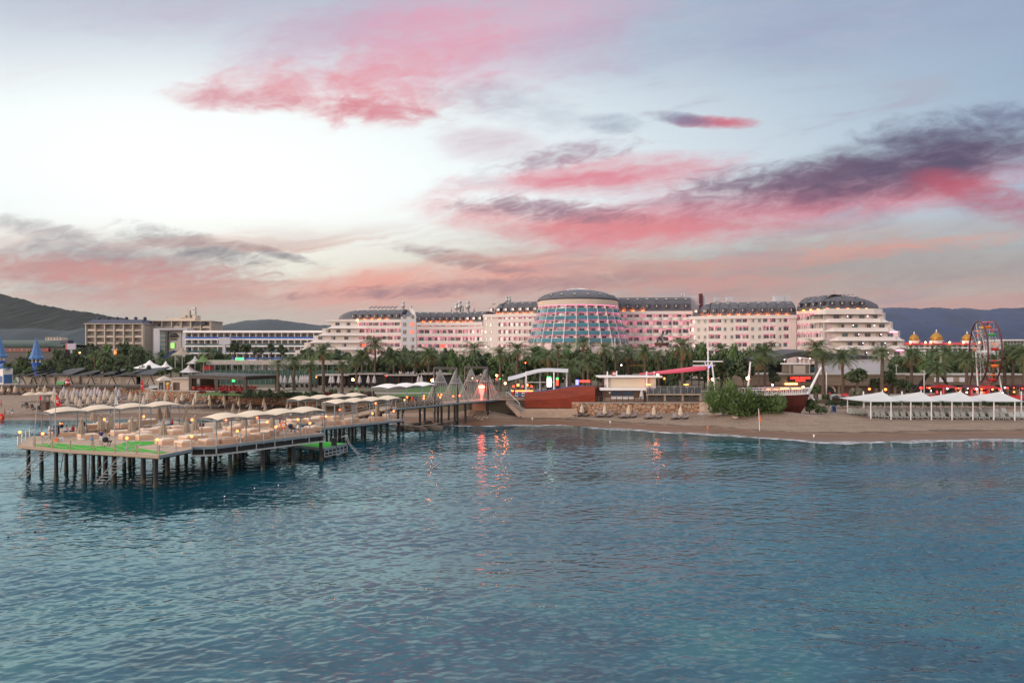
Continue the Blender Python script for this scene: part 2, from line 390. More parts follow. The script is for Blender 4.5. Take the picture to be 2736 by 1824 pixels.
CL = [  # centre, half axes, tilt, colour, strength, noise amount, noise, softness (100 px units)
    (5.5, .2, 7.0, 1.4, 4, srgb(190, 172, 196), .55, 1.0, streak, .8),
    (9.4, 1.0, 4.4, 1.3, -14, srgb(206, 150, 178), .65, 1.1, streak, .8),
    (13.4, .7, 4.8, 2.3, -14, srgb(232, 166, 188), .85, .9, streak, .8),
    (20.5, .9, 9, 1.2, -5, srgb(150, 156, 188), .60, 1.2, streak, .7),
    (11.2, 1.75, 3.0, 1.35, -24, srgb(228, 154, 172), .82, 1.1, puff, .9),
    (8.9, 2.45, 4.2, .85, 3, srgb(230, 152, 160), .90, 1.4, puff, .95),
    (6.0, 2.62, 2.6, .42, 5, srgb(214, 138, 150), .80, 1.3, puff, .9),
    (9.8, 2.9, 2.4, .40, 6, srgb(216, 132, 144), .8, 1.6, puff, 1.0),
    (13.7, 2.8, 2.8, .6, 10, srgb(176, 184, 200), .55, 1.6, puff, .9),
    (16.4, 3.3, .9, .32, 8, srgb(128, 142, 166), .65, 1.3, puff, 1.0),
    (19.2, 3.28, 1.25, .20, 2, srgb(206, 100, 120), .95, 1.2, puff, 1.3),
    (18.2, 3.18, 1.1, .20, 8, srgb(122, 116, 146), .8, 1.3, puff, 1.2),
    (25.4, 3.5, 3.0, .62, -8, srgb(98, 98, 128), .85, 1.5, puff, 1.1),
    (13.0, 3.9, 1.8, .55, 6, srgb(196, 150, 172), .55, 1.2, streak, .9),
    (16.3, 4.72, 4.2, .62, -3, srgb(222, 118, 136), .92, 1.2, streak, 1.05),
    (15.0, 4.2, 2.2, .34, -10, srgb(150, 100, 128), .75, 1.3, fine, 1.0),
    (21.6, 5.35, 7.6, .95, -8, srgb(212, 112, 130), .95, .8, streak, 1.2),
    (23.9, 4.5, 6.0, .86, -9, srgb(88, 76, 104), 1.0, .9, streak, 1.3),
    (20.6, 4.75, 3.0, .48, -6, srgb(110, 86, 112), .75, 1.2, fine, 1.1),
    (26.6, 5.35, 2.4, .65, 14, srgb(184, 82, 102), .95, 1.0, streak, 1.1),
    (15.6, 6.05, 4.8, .72, 6, srgb(224, 130, 136), .95, 1.1, streak, 1.0),
    (14.8, 5.62, 3.0, .34, 4, srgb(146, 116, 134), .85, 1.4, fine, 1.1),
    (3.4, 7.15, 6.0, .95, 3, srgb(138, 122, 132), 1.0, 1.1, streak, 1.0),
    (2.8, 7.3, 4.6, .50, 3, srgb(210, 142, 136), .95, 1.2, fine, 1.0),
    (7.2, 6.72, 1.2, .15, 14, srgb(124, 116, 126), .85, 1.0, fine, 1.2),
    (5.2, 6.55, 2.2, .36, 15, srgb(128, 124, 132), .75, 1.3, fine, 1.0),
    (1.0, 6.15, 2.0, .34, 12, srgb(156, 152, 154), .65, 1.3, fine, 1.0),
    (9.5, 7.85, 10.0, .52, -1, srgb(204, 154, 146), .85, 1.0, streak, .9),
    (12.5, 7.45, 8.6, .62, -3, srgb(238, 160, 144), .98, 1.2, streak, 1.0),
    (13.2, 7.65, 6.0, .24, -3, srgb(152, 118, 128), .9, 1.4, fine, 1.1),
    (12.4, 6.95, 2.2, .25, 12, srgb(152, 120, 126), .8, 1.4, fine, 1.0),
    (22.0, 7.3, 9.0, 1.0, -3, srgb(152, 136, 140), .92, 1.1, streak, .8),
    (24.5, 6.3, 5.5, .7, -4, srgb(172, 168, 166), .7, 1.2, streak, .8),
    (22.2, 6.75, 6.0, .28, -5, srgb(218, 156, 142), .8, 1.5, fine, 1.0),
    (19.0, 7.55, 3.2, .26, -2, srgb(216, 146, 136), .8, 1.5, fine, 1.0),
    (26.2, 8.15, 4.4, .36, -2, srgb(190, 138, 132), .85, 1.2, streak, .9),
]
for cx_, cy_, ax_, ay_, rot_, col_, st_, am_, ns_, so_ in CL:
    r2, _ = blob(cx_, cy_, ax_, ay_, rot_, pw if ay_ > .3 else p, q)
    e_ = t.m('ADD', t.m('SUBTRACT', 1.0, r2), t.m('MULTIPLY', t.m('SUBTRACT', ns_, .53), am_ * 2.1))
    if ns_ is not fine: e_ = t.m('ADD', e_, t.m('MULTIPLY', t.m('SUBTRACT', fine, .52), .9))
    sky = t.mix(t.sstep(e_, -.35, 1.45 / so_, 0, st_), sky, col_)
st2 = t.noise(t.vec(t.m('MULTIPLY', pw, .13), t.m('MULTIPLY', t.m('MULTIPLY_ADD', p, .06, qw), 1.7)), 1.0, 8, .6, .5)
st3 = t.noise(t.vec(t.m('MULTIPLY_ADD', p, .20, 7.0), t.m('MULTIPLY', t.m('MULTIPLY_ADD', p, .12, q), 1.2)), 1.0, 9, .64, .8)
band = t.m('MULTIPLY', t.sstep(q, 5.6, 7.0), t.sstep(q, 8.9, 8.0))
sky = t.mix(t.m('MULTIPLY', band, t.sstep(st2, .42, .66, 0, .72)), sky, t.mix(st3, srgb(134, 122, 132), srgb(240, 172, 150)))
sky = t.mix(t.m('MULTIPLY', t.m('MULTIPLY', t.sstep(q, 1.0, 3.5), t.sstep(p, 9, 17)), t.sstep(st3, .50, .72, 0, .40)), sky, srgb(138, 136, 160))
sky = t.mix(t.m('MULTIPLY', t.sstep(q, 7.2, 3.0), t.sstep(st3, .52, .70, 0, .10)), sky, srgb(226, 200, 204))
front = t.sstep(dy, .10, .42)
sky = t.mix(t.m('MULTIPLY', t.sstep(p, .5, -9.0), t.sstep(q, 9.0, 6.0)), sky, (2.6, 2.2, 1.75))
sky = t.mix(t.m('MULTIPLY', t.sstep(p, 26.5, 33), .75), sky, (.20, .26, .40))
zen = t.sstep(dz, .48, .75)
rear = t.mix(t.sstep(dz, 0, .8), (.95, .68, .62), (.58, .62, .74))
sky = t.mix(front, rear, sky)
sky = t.mix(zen, sky, (1.25, 1.18, 1.20))
sky = t.mix(t.sstep(dz, -.12, -.02), (.20, .21, .22), sky)
bg = t.new('ShaderNodeBackground'); t.l.new(sky, bg.inputs[0]); bg.inputs[1].default_value = 1.0
nish = t.new('ShaderNodeTexSky', sky_type='NISHITA'); nish.sun_disc = False; nish.sun_elevation = SUN_EL; nish.sun_rotation = SUN_AZ
bg2 = t.new('ShaderNodeBackground'); t.l.new(nish.outputs[0], bg2.inputs[0]); bg2.inputs[1].default_value = .05
ms = t.new('ShaderNodeMixShader'); t.l.new(t.sstep(dy, .45, -.2, .06, .8), ms.inputs[0]); t.l.new(bg.outputs[0], ms.inputs[1]); 
adds = t.new('ShaderNodeAddShader'); t.l.new(bg.outputs[0], adds.inputs[0]); t.l.new(bg2.outputs[0], adds.inputs[1]); t.l.new(adds.outputs[0], ms.inputs[2])
wo = t.new('ShaderNodeOutputWorld'); t.l.new(ms.outputs[0], wo.inputs[0])
wd.cycles.sampling_method = 'MANUAL'; wd.cycles.sample_map_resolution = 1024

sc.view_settings.view_transform = 'Standard'; sc.view_settings.look = 'None'; sc.view_settings.exposure = 0; sc.view_settings.gamma = 1
sc.render.engine = 'CYCLES'
cy = sc.cycles
cy.use_denoising = True
try: cy.denoiser = 'OPENIMAGEDENOISE'
except Exception: pass
cy.max_bounces = 5; cy.diffuse_bounces = 2; cy.glossy_bounces = 3; cy.transmission_bounces = 2; cy.volume_bounces = 0; cy.transparent_max_bounces = 4
cy.caustics_reflective = False; cy.caustics_refractive = False; cy.sample_clamp_indirect = 4.0

# ------------------------------------------------------------------ terrain
YW = [(xw(a, b), b) for a, b in ((-500,147),(0,147),(400,147),(700,146),(1000,140),(1150,137),(1230,136),(1500,136),(1600,132),(1750,126),(1950,119.5),(2100,114),(2250,111),(2350,111),(2500,113),(2736,115),(3300,118))]
def yw(x): return interp(YW, x) + .35 * math.sin(x * .35) + .25 * math.sin(x * .83 + 1)
LAND = [(-260, 202), (-106, 199), (-100, 186), (-92, 176), (-57, 169), (-40, 164), (-30, 159), (-16, 153), (-11, 149), (4, 147.5), (13, 146.3), (39, 146.3), (42, 150), (50, 157), (62, 164), (160, 168)]
def ly(x): return interp(LAND, x)
LZ = [(-110, 4.9), (-95, 4.6), (0, 4.5), (5, 3.9), (40, 3.8), (55, 3.0), (200, 3.0)]
def lz(x): return interp(LZ, x)
MOUNDS = [(xw(2090, 133), 133, 1.25, 7.5, 4.5), (xw(1990, 136), 136, .8, 5, 3), (xw(1310, 146), 146, .9, 3.5, 2.5), (xw(1270, 150), 150, 1.1, 4, 3), (xw(2250, 134), 134, .35, 6, 4)]
def sz(x, y):
    d = y - yw(x)
    z = max(-4, d * .12) if d < 0 else (.085 * d if d < 10 else (.85 + (d - 10) * .06 if d < 25 else 1.75 + (d - 25) * .018))
    for mx, my, h, rx, ry in MOUNDS:
        e = ((x - mx) / rx) ** 2 + ((y - my) / ry) ** 2
        if e < 9: z += h * math.exp(-e)
    if d > 3: z += .06 * math.sin(x * .9 + y * .3) * math.sin(y * .7 - x * .2)
    return z
def Gs(px, py):
    z = 1.0
    for _ in range(12):
        g = G(px, py, z); z = .5 * z + .5 * sz(g[0], g[1])
    return (g[0], g[1], sz(g[0], g[1]))
def Gl(px, py):
    z = 4.0
    for _ in range(6):
        g = G(px, py, z); z = lz(g[0])
    return (g[0], g[1], z)

m, t_, b = newmat('wet_and_dry_sand'); M['sand'] = m
v = t_.wpos(); g_ = t_.new('ShaderNodeSeparateXYZ'); t_.l.new(v, g_.inputs[0])
n1 = t_.noise(v, .35, 6, .62); n2 = t_.noise(t_.wpos((.12, 1.2, .2)), .6, 5, .6); n3 = t_.noise(v, 2.2, 5, .7)
dry = t_.mix(n1, (.17, .125, .092), (.33, .25, .185))
dry = t_.mix(t_.sstep(n3, .50, .64, 0, .6), dry, (.10, .07, .05))
trk = t_.noise(t_.wpos((.10, .9, .2), (0, 0, .12)), 1.2, 6, .68); dry = t_.mix(t_.sstep(trk, .54, .62, 0, .55), dry, (.11, .078, .055))
spk = t_.noise(v, 5.5, 3, .7); dry = t_.mix(t_.sstep(spk, .60, .68, 0, .5), dry, (.42, .34, .26))
wet = t_.mix(n2, (.095, .05, .028), (.20, .115, .065))
hgt = t_.m('MULTIPLY_ADD', t_.m('SUBTRACT', n2, .5), .55, g_.outputs[2])
c = t_.mix(t_.sstep(hgt, .35, .75), wet, dry)
c = t_.mix(t_.sstep(t_.m('ABSOLUTE', t_.m('SUBTRACT', hgt, .62)), .07, .015, 0, .7), c, (.045, .03, .02))
t_.l.new(c, b.inputs['Base Color'])
t_.l.new(t_.sstep(hgt, .1, .5, .35, .9), b.inputs['Roughness'])
t_.l.new(t_.bump(t_.m('ADD', n3, t_.noise(v, .9, 5, .65)), .8, .22), b.inputs['Normal'])

mb = MB(); rows = []
XS = [-230 + 1.25 * i for i in range(300)]
for j in range(84):
    row = []
    for x in XS:
        y0, y1 = yw(x) - 36, ly(x) + 2.5
        f = j / 83
        y = y0 + (y1 - y0) * f
        row.append((x, y, sz(x, y)))
    rows.append(row)
mb.grid(rows)
kind(mb.build('beach', M['sand'], smooth=True), 'structure')

m, t_, b = newmat('land_soil'); M['land'] = m
v = t_.wpos()
c = t_.mix(t_.noise(v, .08, 6, .6), (.05, .06, .03), (.16, .13, .09))
t_.l.new(c, b.inputs['Base Color']); b.inputs['Roughness'].default_value = .9
mb = MB()
XL = [-9000, -4000, -1500, -600] + [-260 + 4 * i for i in range(106)] + [300, 600, 1500, 4000, 9000]
rows = [[(x, ly(x), sz(max(-230, min(140, x)), ly(x)) - 1.2) for x in XL]]
for d in (0, 1, 3, 12, 40, 90, 200, 700, 2500, 7800):
    rows.append([(x, ly(x) + d, lz(x) + (0 if d < 250 else -.5)) for x in XL])
mb.grid(rows); kind(mb.build('ground', M['land']), 'structure')

# water
m, t_, b = newmat('sea_water'); M['water'] = m
g_ = t_.new('ShaderNodeNewGeometry'); sxyz = t_.new('ShaderNodeSeparateXYZ'); t_.l.new(g_.outputs['Position'], sxyz.inputs[0])
v1 = t_.wpos((.50, 1.05, 1), (0, 0, .10)); v2 = t_.wpos((.62, 1.25, 1), (0, 0, -.22)); v3 = t_.wpos((.035, .15, 1), (0, 0, -.30))
w1 = t_.noise(v1, 1.0, 2, .5, .7); w2 = t_.noise(v2, 2.1, 2, .5, .8); w3 = t_.noise(v3, 1.0, 2, .5)
w1 = t_.m('SUBTRACT', 1.0, t_.m('ABSOLUTE', t_.m('MULTIPLY_ADD', w1, 2.0, -1.0)))
patch = t_.noise(t_.wpos((.015, .06, 1), (0, 0, -.30)), 1.0, 4, .6)
hsum = t_.m('ADD', t_.m('MULTIPLY', w1, .35), t_.m('MULTIPLY', w2, .42))
hsum = t_.m('MULTIPLY', hsum, t_.sstep(patch, .3, .7, .55, 1.25))
bp = t_.new('ShaderNodeBump'); bp.inputs['Strength'].default_value = 1.0; bp.inputs['Distance'].default_value = .045
t_.l.new(hsum, bp.inputs['Height'])
bed = t_.noise(t_.wpos((.10, .16, 1), (0, 0, .4)), 1.0, 5, .65)
deep = t_.mix(t_.sstep(bed, .38, .66), (.003, .044, .068), (.007, .064, .090))
near_green = t_.m('MULTIPLY', t_.sstep(sxyz.outputs[1], 52, 30), t_.sstep(bed, .45, .65))
deep = t_.mix(t_.m('MULTIPLY', near_green, .7), deep, (.02, .10, .09))
deep = t_.mix(t_.m('MULTIPLY', t_.sstep(sxyz.outputs[1], 46, 28), t_.sstep(bed, .50, .36)), deep, (.003, .022, .034))
t_.n.remove(b)
df = t_.new('ShaderNodeBsdfDiffuse'); t_.l.new(deep, df.inputs['Color'])
gl = t_.new('ShaderNodeBsdfGlossy'); gl.inputs['Color'].default_value = (.73, .95, 1.0, 1); gl.inputs['Roughness'].default_value = .03
fr = t_.new('ShaderNodeFresnel'); fr.inputs['IOR'].default_value = 2.15
mx = t_.new('ShaderNodeMixShader')
for q_ in (df, gl, fr): t_.l.new(bp.outputs[0], q_.inputs['Normal'])
t_.l.new(fr.outputs[0], mx.inputs[0]); t_.l.new(df.outputs[0], mx.inputs[1]); t_.l.new(gl.outputs[0], mx.inputs[2])
t_.l.new(mx.outputs[0], t_.n['Material Output'].inputs['Surface'])
import numpy as np
rs = np.random.RandomState(5)
NR, NC = 840, 1200
Yr = 24.0 * (172.0 / 24.0) ** (np.arange(NR) / (NR - 1)); U = np.linspace(-1.02, 1.02, NC)
Xg = (U[None, :] * np.maximum(Yr, 40)[:, None]).astype(np.float32); Yg = np.repeat(Yr[:, None], NC, 1).astype(np.float32)
Z = np.zeros_like(Xg); NW = 90
lam = 10 ** rs.uniform(math.log10(.45), math.log10(2.9), NW); dirs = rs.normal(-PI / 2 + .18, .52, NW); phs = rs.uniform(0, 2 * PI, NW)
gust = .72 + .28 * np.sin(Xg * .045 + .22 * Yg + 1.3) * np.sin(Yg * .16 - Xg * .02)
for l_, d_, f_ in zip(lam, dirs, phs):
    k_ = 2 * PI / l_; am = .112 * math.sqrt(2.0 / NW) / k_ * (1.2 if l_ < 1.4 else .85)
    res = np.clip((l_ / (.0058 * Yg)) - .6, 0, 1) if l_ < 2 else 1.0     # waves finer than the mesh there are left to the bump
    q_ = np.sin(k_ * (Xg * math.cos(d_) + Yg * math.sin(d_)) + f_ + .8 * np.sin(Xg * .11 * math.cos(f_) + Yg * .13))
    Z += am * res * (q_ + .25 * np.cos(2 * (k_ * (Xg * math.cos(d_) + Yg * math.sin(d_)) + f_)))
Z *= gust
for l_, d_, f_ in ((14, -1.25, .3), (19, -1.75, 2.1), (26, -1.1, 4.0)):
    k_ = 2 * PI / l_; Z += .020 / k_ * np.sin(k_ * (Xg * math.cos(d_) + Yg * math.sin(d_)) + f_)
YWg = np.interp(Xg[0] * 0 + 0, [0], [0])
shore = np.array([[yw(float(x_)) for x_ in Xg[i_, ::25]] for i_ in range(0, NR, 20)])
sh = np.vstack([np.repeat(shore[i_:i_ + 1], 20, 0) for i_ in range(shore.shape[0])])[:NR]; sh = np.repeat(sh, 25, 1)[:, :NC]
Z *= np.clip((sh - Yg) / 14.0, .25, 1.0)
me = bpy.data.meshes.new('sea_water'); co = np.stack([Xg, Yg, Z], -1).reshape(-1, 3).astype(np.float32)
ii = (np.arange(NR - 1)[:, None] * NC + np.arange(NC - 1)[None, :]).reshape(-1); quads = np.stack([ii, ii + 1, ii + NC + 1, ii + NC], -1).astype(np.int32)
me.vertices.add(len(co)); me.vertices.foreach_set('co', co.ravel()); me.loops.add(quads.size); me.loops.foreach_set('vertex_index', quads.ravel())
me.polygons.add(len(quads)); me.polygons.foreach_set('loop_start', np.arange(0, quads.size, 4, dtype=np.int32)); me.polygons.foreach_set('use_smooth', np.ones(len(quads), bool)); me.update(calc_edges=True); me.materials.append(M['water'])
wob = bpy.data.objects.new('sea_water', me); COL.objects.link(wob); kind(wob, 'structure')
mb = MB()
ys = [-60, -20, 5, 20, 30, 45, 65, 90, 120, 150, 175]
mb.grid([[(x, y, -.30) for x in (-900, -260, -120, -60, -30, 0, 30, 60, 120, 260, 900)] for y in ys])
kind(mb.build('outer_sea_water', M['water']), 'structure')
m, t_, b = newmat('surf_foam'); M['foam'] = m
b.inputs['Base Color'].default_value = (.62, .66, .70, 1); b.inputs['Roughness'].default_value = .8
t_.l.new(t_.sstep(t_.noise(t_.wpos((.25, 1.6, 1)), 1.4, 6, .68), .46, .58), b.inputs['Alpha'])
mb = MB(); a_, b_, c_ = [], [], []
for i in range(330):
    x = -30 + .4 * i
    wv = .5 * math.sin(x * .21) + .35 * math.sin(x * .55 + 2)
    y = yw(x) - .9 + wv; wd_ = .7 + .45 * math.sin(x * .4) + .3 * math.sin(x * 1.3 + 1) + (.9 if x > 15 else 0)
    a_.append((x, y - wd_, .035)); b_.append((x, y + .1, .05)); c_.append((x, y + wd_ * .5, .075))
mb.grid([a_, b_, c_]); kind(mb.build('surf_foam', M['foam']), 'stuff')

# hills
def ridge(name, mat, Y, pts, depth, base=0, jit=3.0, seed=1, nx=160, rough=.25):
    rr = random.Random(seed); mb = MB()
    p0, p1 = pts[0][0], pts[-1][0]
    ph = [rr.uniform(0, 6.28) for _ in range(8)]
    rows = []; rj = random.Random(seed + 5)
    for j in range(15):
        f = (j - 5) / 9.0           # -.55 front foot .. 0 crest .. back
        row = []
        for i in range(nx + 1):
            px = p0 + (p1 - p0) * i / nx
            top = zw(interp(pts, px), Y)
            fr = 1 - abs(f) / (.56 if f < 0 else 1.0)
            fr = max(0, min(1, fr)); fr = fr ** .75
            x = xw(px, Y)
            nz = sum(math.sin(x * k / Y * 26 + ph[k] + f * 5 * (k % 3)) / k for k in range(1, 8)) * jit
            row.append((x, Y + f * depth, base + max(0, (top - base) * fr + (nz * (1 if fr < .98 else .35)) * min(1, fr * 3) * (1 - .3 * fr)) + rj.uniform(-1, 1) * fr * jit * rough))
        rows.append(row)
    mb.grid(rows); return kind(mb.build(name, mat, smooth=True), 'structure')
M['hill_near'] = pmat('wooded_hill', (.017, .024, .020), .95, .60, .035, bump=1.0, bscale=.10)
M['hill_mid'] = pmat('haze_tinted_forested_hill', (.022, .040, .050), .95, .35, .008, bump=.5, bscale=.04)  # blue-green with a haze tint mixed into the base colour
M['hill_far'] = pmat('haze_blue_mountain', (.008, .028, .085), .95, .60, .006, bump=1.0, bscale=.02)  # blue of distant haze painted into the base colour
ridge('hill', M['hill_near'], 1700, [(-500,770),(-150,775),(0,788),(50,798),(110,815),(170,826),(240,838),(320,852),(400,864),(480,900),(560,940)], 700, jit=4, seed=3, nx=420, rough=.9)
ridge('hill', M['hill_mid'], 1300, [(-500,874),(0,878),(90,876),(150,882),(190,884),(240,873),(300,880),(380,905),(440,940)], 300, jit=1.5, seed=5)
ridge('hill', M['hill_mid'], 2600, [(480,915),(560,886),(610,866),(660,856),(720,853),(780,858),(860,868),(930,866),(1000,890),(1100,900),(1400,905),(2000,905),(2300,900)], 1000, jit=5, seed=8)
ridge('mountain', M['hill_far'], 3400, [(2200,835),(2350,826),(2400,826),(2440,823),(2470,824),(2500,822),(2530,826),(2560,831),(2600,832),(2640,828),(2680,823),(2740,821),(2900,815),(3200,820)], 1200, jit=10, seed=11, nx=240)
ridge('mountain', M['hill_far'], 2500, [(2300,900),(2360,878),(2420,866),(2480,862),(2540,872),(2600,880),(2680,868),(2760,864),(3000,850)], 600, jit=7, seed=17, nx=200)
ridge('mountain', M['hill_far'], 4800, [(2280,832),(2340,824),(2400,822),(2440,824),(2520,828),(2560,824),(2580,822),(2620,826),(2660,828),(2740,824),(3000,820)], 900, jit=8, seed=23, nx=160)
# ================================================================== hotel blocks
def resample(pts, n):
    L = [0]
    for a, b in zip(pts, pts[1:]): L.append(L[-1] + math.dist(a, b))
    out = []
    for i in range(n + 1):
        s = L[-1] * i / n
        for k in range(len(pts) - 1):
            if s <= L[k + 1] + 1e-9:
                f = (s - L[k]) / max(1e-9, L[k + 1] - L[k]); a, b = pts[k], pts[k + 1]
                out.append((a[0] + (b[0] - a[0]) * f, a[1] + (b[1] - a[1]) * f)); break
    return out, L[-1]
def bend(p0, p1, sag):
    "plan curve from p0 to p1; sag > 0 bulges towards the sea"
    out = []
    d = (p1[0] - p0[0], p1[1] - p0[1]); L = math.hypot(*d); n = (d[1] / L, -d[0] / L)
    for i in range(13):
        f = i / 12; e = 4 * f * (1 - f) * sag
        out.append((p0[0] + d[0] * f + n[0] * e, p0[1] + d[1] * f + n[1] * e))
    return out
class Plan:
    def __init__(s, pts): s.pts = pts; _, s.L = resample(pts, 1)
    def at(s, u):
        acc = 0
        for a, b in zip(s.pts, s.pts[1:]):
            l = math.dist(a, b)
            if u <= acc + l or b is s.pts[-1]:
                f = (u - acc) / l; tx, ty = (b[0] - a[0]) / l, (b[1] - a[1]) / l
                return (a[0] + tx * f * l, a[1] + ty * f * l), (tx, ty), (ty, -tx)
            acc += l
    def off(s, u, o):
        (x, y), _, (nx, ny) = s.at(u); return (x + nx * o, y + ny * o)
    def line(s, u0, u1, o, n=None):
        n = n or max(1, int((u1 - u0) / 3.0))
        return [s.off(u0 + (u1 - u0) * i / n, o) for i in range(n + 1)]
    def rz(s, u):
        _, (tx, ty), _ = s.at(u); return math.atan2(ty, tx)
def winmesh(w, h, glass, frame='win_frame', curtain=0.0, mull=1):
    mb = MB(); f = .09
    mb.box((0, -.02, h / 2), (w, .04, h), mi=0)
    for x in (-w / 2 + f / 2, w / 2 - f / 2): mb.box((x, -.06, h / 2), (f, .06, h), mi=1)
    for z in (f / 2, h - f / 2): mb.box((0, -.062, z), (w - 2 * f, .055, f), mi=1)
    for k in range(mull): mb.box((-w / 2 + w * (k + 1) / (mull + 1), -.058, h / 2), (f * .8, .05, h - 2 * f), mi=1)
    if curtain: mb.box((-w / 2 + w * curtain / 2 + f, -.045, h / 2), (w * curtain, .012, h - 2 * f), mi=2)
    return mb.mesh('window', [M[glass], M[frame], M['curtain']])
WIN = [winmesh(1.7, 1.9, 'glass'), winmesh(1.7, 1.9, 'glass', curtain=.22), winmesh(1.7, 1.9, 'glass_teal'), winmesh(1.7, 1.9, 'glass', curtain=.4), winmesh(1.7, 1.9, 'lit_room')]
SQ = [winmesh(1.15, 1.5, 'glass_teal', 'facade'), winmesh(1.15, 1.5, 'glass', 'facade', curtain=.4)]
def dormer_mesh():
    mb = MB()
    mb.box((0, .1, .75), (1.9, 1.6, 1.5), mi=0)
    mb.box((0, -.73, .75), (1.6, .06, 1.25), mi=1)
    mb.box((-.45, -.77, .75), (.55, .03, 1.2), mi=2)
    mb.box((0, .0, 1.56), (2.2, 2.0, .12), mi=0)
    return mb.mesh('dormer', [M['charcoal'], M['glass'], M['curtain']])
DORM = dormer_mesh()
mb = MB(); mb.box((0, 0, .05), (1.3, .95, .14), mi=1); mb.box((0, 0, .13), (1.05, .72, .04), mi=0)
SKYL = mb.mesh('skylight', [M['concrete'], M['charcoal']])
mb = MB(); mb.box((0, 0, .12), (.8, .16, .18)); ROOFLAMP = mb.mesh('roof_light', [M['orange_light']])
mb = MB(); mb.box((0, 0, .12), (.8, .16, .18)); ROOFLAMP2 = mb.mesh('roof_light', [emat('orange_roof_light_open', (1.0, .17, .02), 40)])
mb = MB(); mb.lathe((0, 0, 0), [(.55, 0), (.55, 1.2), (.8, 1.6), (.95, 2.2), (.75, 2.7), (.45, 3.0), (.75, 3.4), (.7, 3.9), (.05, 4.2)], 10)
VENT = mb.mesh('roof_ventilator', [M['galv']], True)

def place_on(root, name, me, plan, u, o, z, pitch=0.0, scale=None):
    (x, y), _, _ = plan.at(u); x, y = plan.off(u, o)
    l = root.location
    mt = Matrix.Translation((x - l.x, y - l.y, z - l.z)) @ Matrix.Rotation(plan.rz(u), 4, 'Z') @ Matrix.Rotation(pitch, 4, 'X')
    if scale: mt = mt @ Matrix.Diagonal((*scale, 1))
    return put(name, me, root, mat=mt)

def roof(root, plan, u0, u1, ze, hr, run, end0=0.0, end1=0.0, nd=6, nsky=6, nl=5, over=.0, ribs=True, dome_over=(0, 0), lamp=(.3, .03)):
    "mansard roof that curves from the eave up to a flat ridge; end0/end1: length over which an end rounds down"
    mb = MB(); prof = []
    for i in range(9):
        a = i / 8 * PI / 2
        prof.append((run * (1 - math.cos(a)), hr * math.sin(a)))
    us = []; n = max(12, int((u1 - u0) / 1.6))
    A0, A1 = u0 - dome_over[0], u1 + dome_over[1]
    rows = [[] for _ in range(len(prof) + 2)]
    for i in range(n + 1):
        u = A0 + (A1 - A0) * i / n; s = 1.0
        if end0 and u < A0 + end0: k = 1 - (u - A0) / end0; s = math.sqrt(max(0, 1 - k * k))
        if end1 and u > A1 - end1: k = 1 - (A1 - u) / end1; s = min(s, math.sqrt(max(0, 1 - k * k)))
        s = max(s, .02)
        uu = min(max(u, 0), plan.L)
        (x, y), (tx, ty), (nx, ny) = plan.at(uu); x += tx * (u - uu); y += ty * (u - uu)
        depth = 8.5
        for j, (ins, z) in enumerate(prof):
            o = -(ins + (1 - s) * 1.0 * (depth - ins) * (.9 if s < 1 else 0)) + over
            rows[j].append((x + nx * o, y + ny * o, ze + z * s))
        for j, (ins, z) in enumerate(((16, hr * .9 * s), (17, 0))):
            rows[len(prof) + j].append((x - nx * ins, y - ny * ins, ze + z))
    mb.grid(rows)
    mb.face([r[0] for r in rows][::-1]); mb.face([r[-1] for r in rows])
    mb.build('roof', M['slate'], root)
    def onprof(f):
        a = f * PI / 2
        return run * (1 - math.cos(a)), hr * math.sin(a), math.atan2(run * math.sin(a), hr * math.cos(a))
    for k in range(nd):
        u = u0 + (u1 - u0) * (k + .5) / nd
        ins, z, pi_ = onprof(.26); place_on(root, 'dormer', DORM, plan, u, -ins + over + .15, ze + z - .70, 0, (.82, 1, .80))
    for k in range(nsky):
        u = u0 + (u1 - u0) * (k + .5) / nsky
        ins, z, pi_ = onprof(.66); place_on(root, 'skylight', SKYL, plan, u, -ins + over, ze + z - .02, PI / 2 - pi_)
    for k in range(nl):
        u = u0 + (u1 - u0) * (k + 1) / (nl + 1 if nl < nd else nl + 1e-6 if nl > nd else nd + 1)
        u = u0 + (u1 - u0) * (k + 1.0) / nd if k < nd - 1 else u1 - .6
        place_on(root, 'roof_light', ROOFLAMP if lamp[1] > 0 else ROOFLAMP2, plan, u, over + lamp[0], ze + lamp[1])
    if ribs:
        for k in range(nd + 1):
            u = min(max(u0 + (u1 - u0) * k / nd, u0 + end0 * .9), u1 - end1 * .9)
            ps = []
            for i in range(9):
                a = i / 8 * PI / 2; x, y = plan.off(u, -(run * (1 - math.cos(a))) + over + .03); ps.append((x, y, ze + hr * math.sin(a) + .03))
            r = MB(); r.tube(ps, .09, 4); r.build('roof_rib', M['charcoal'], root)

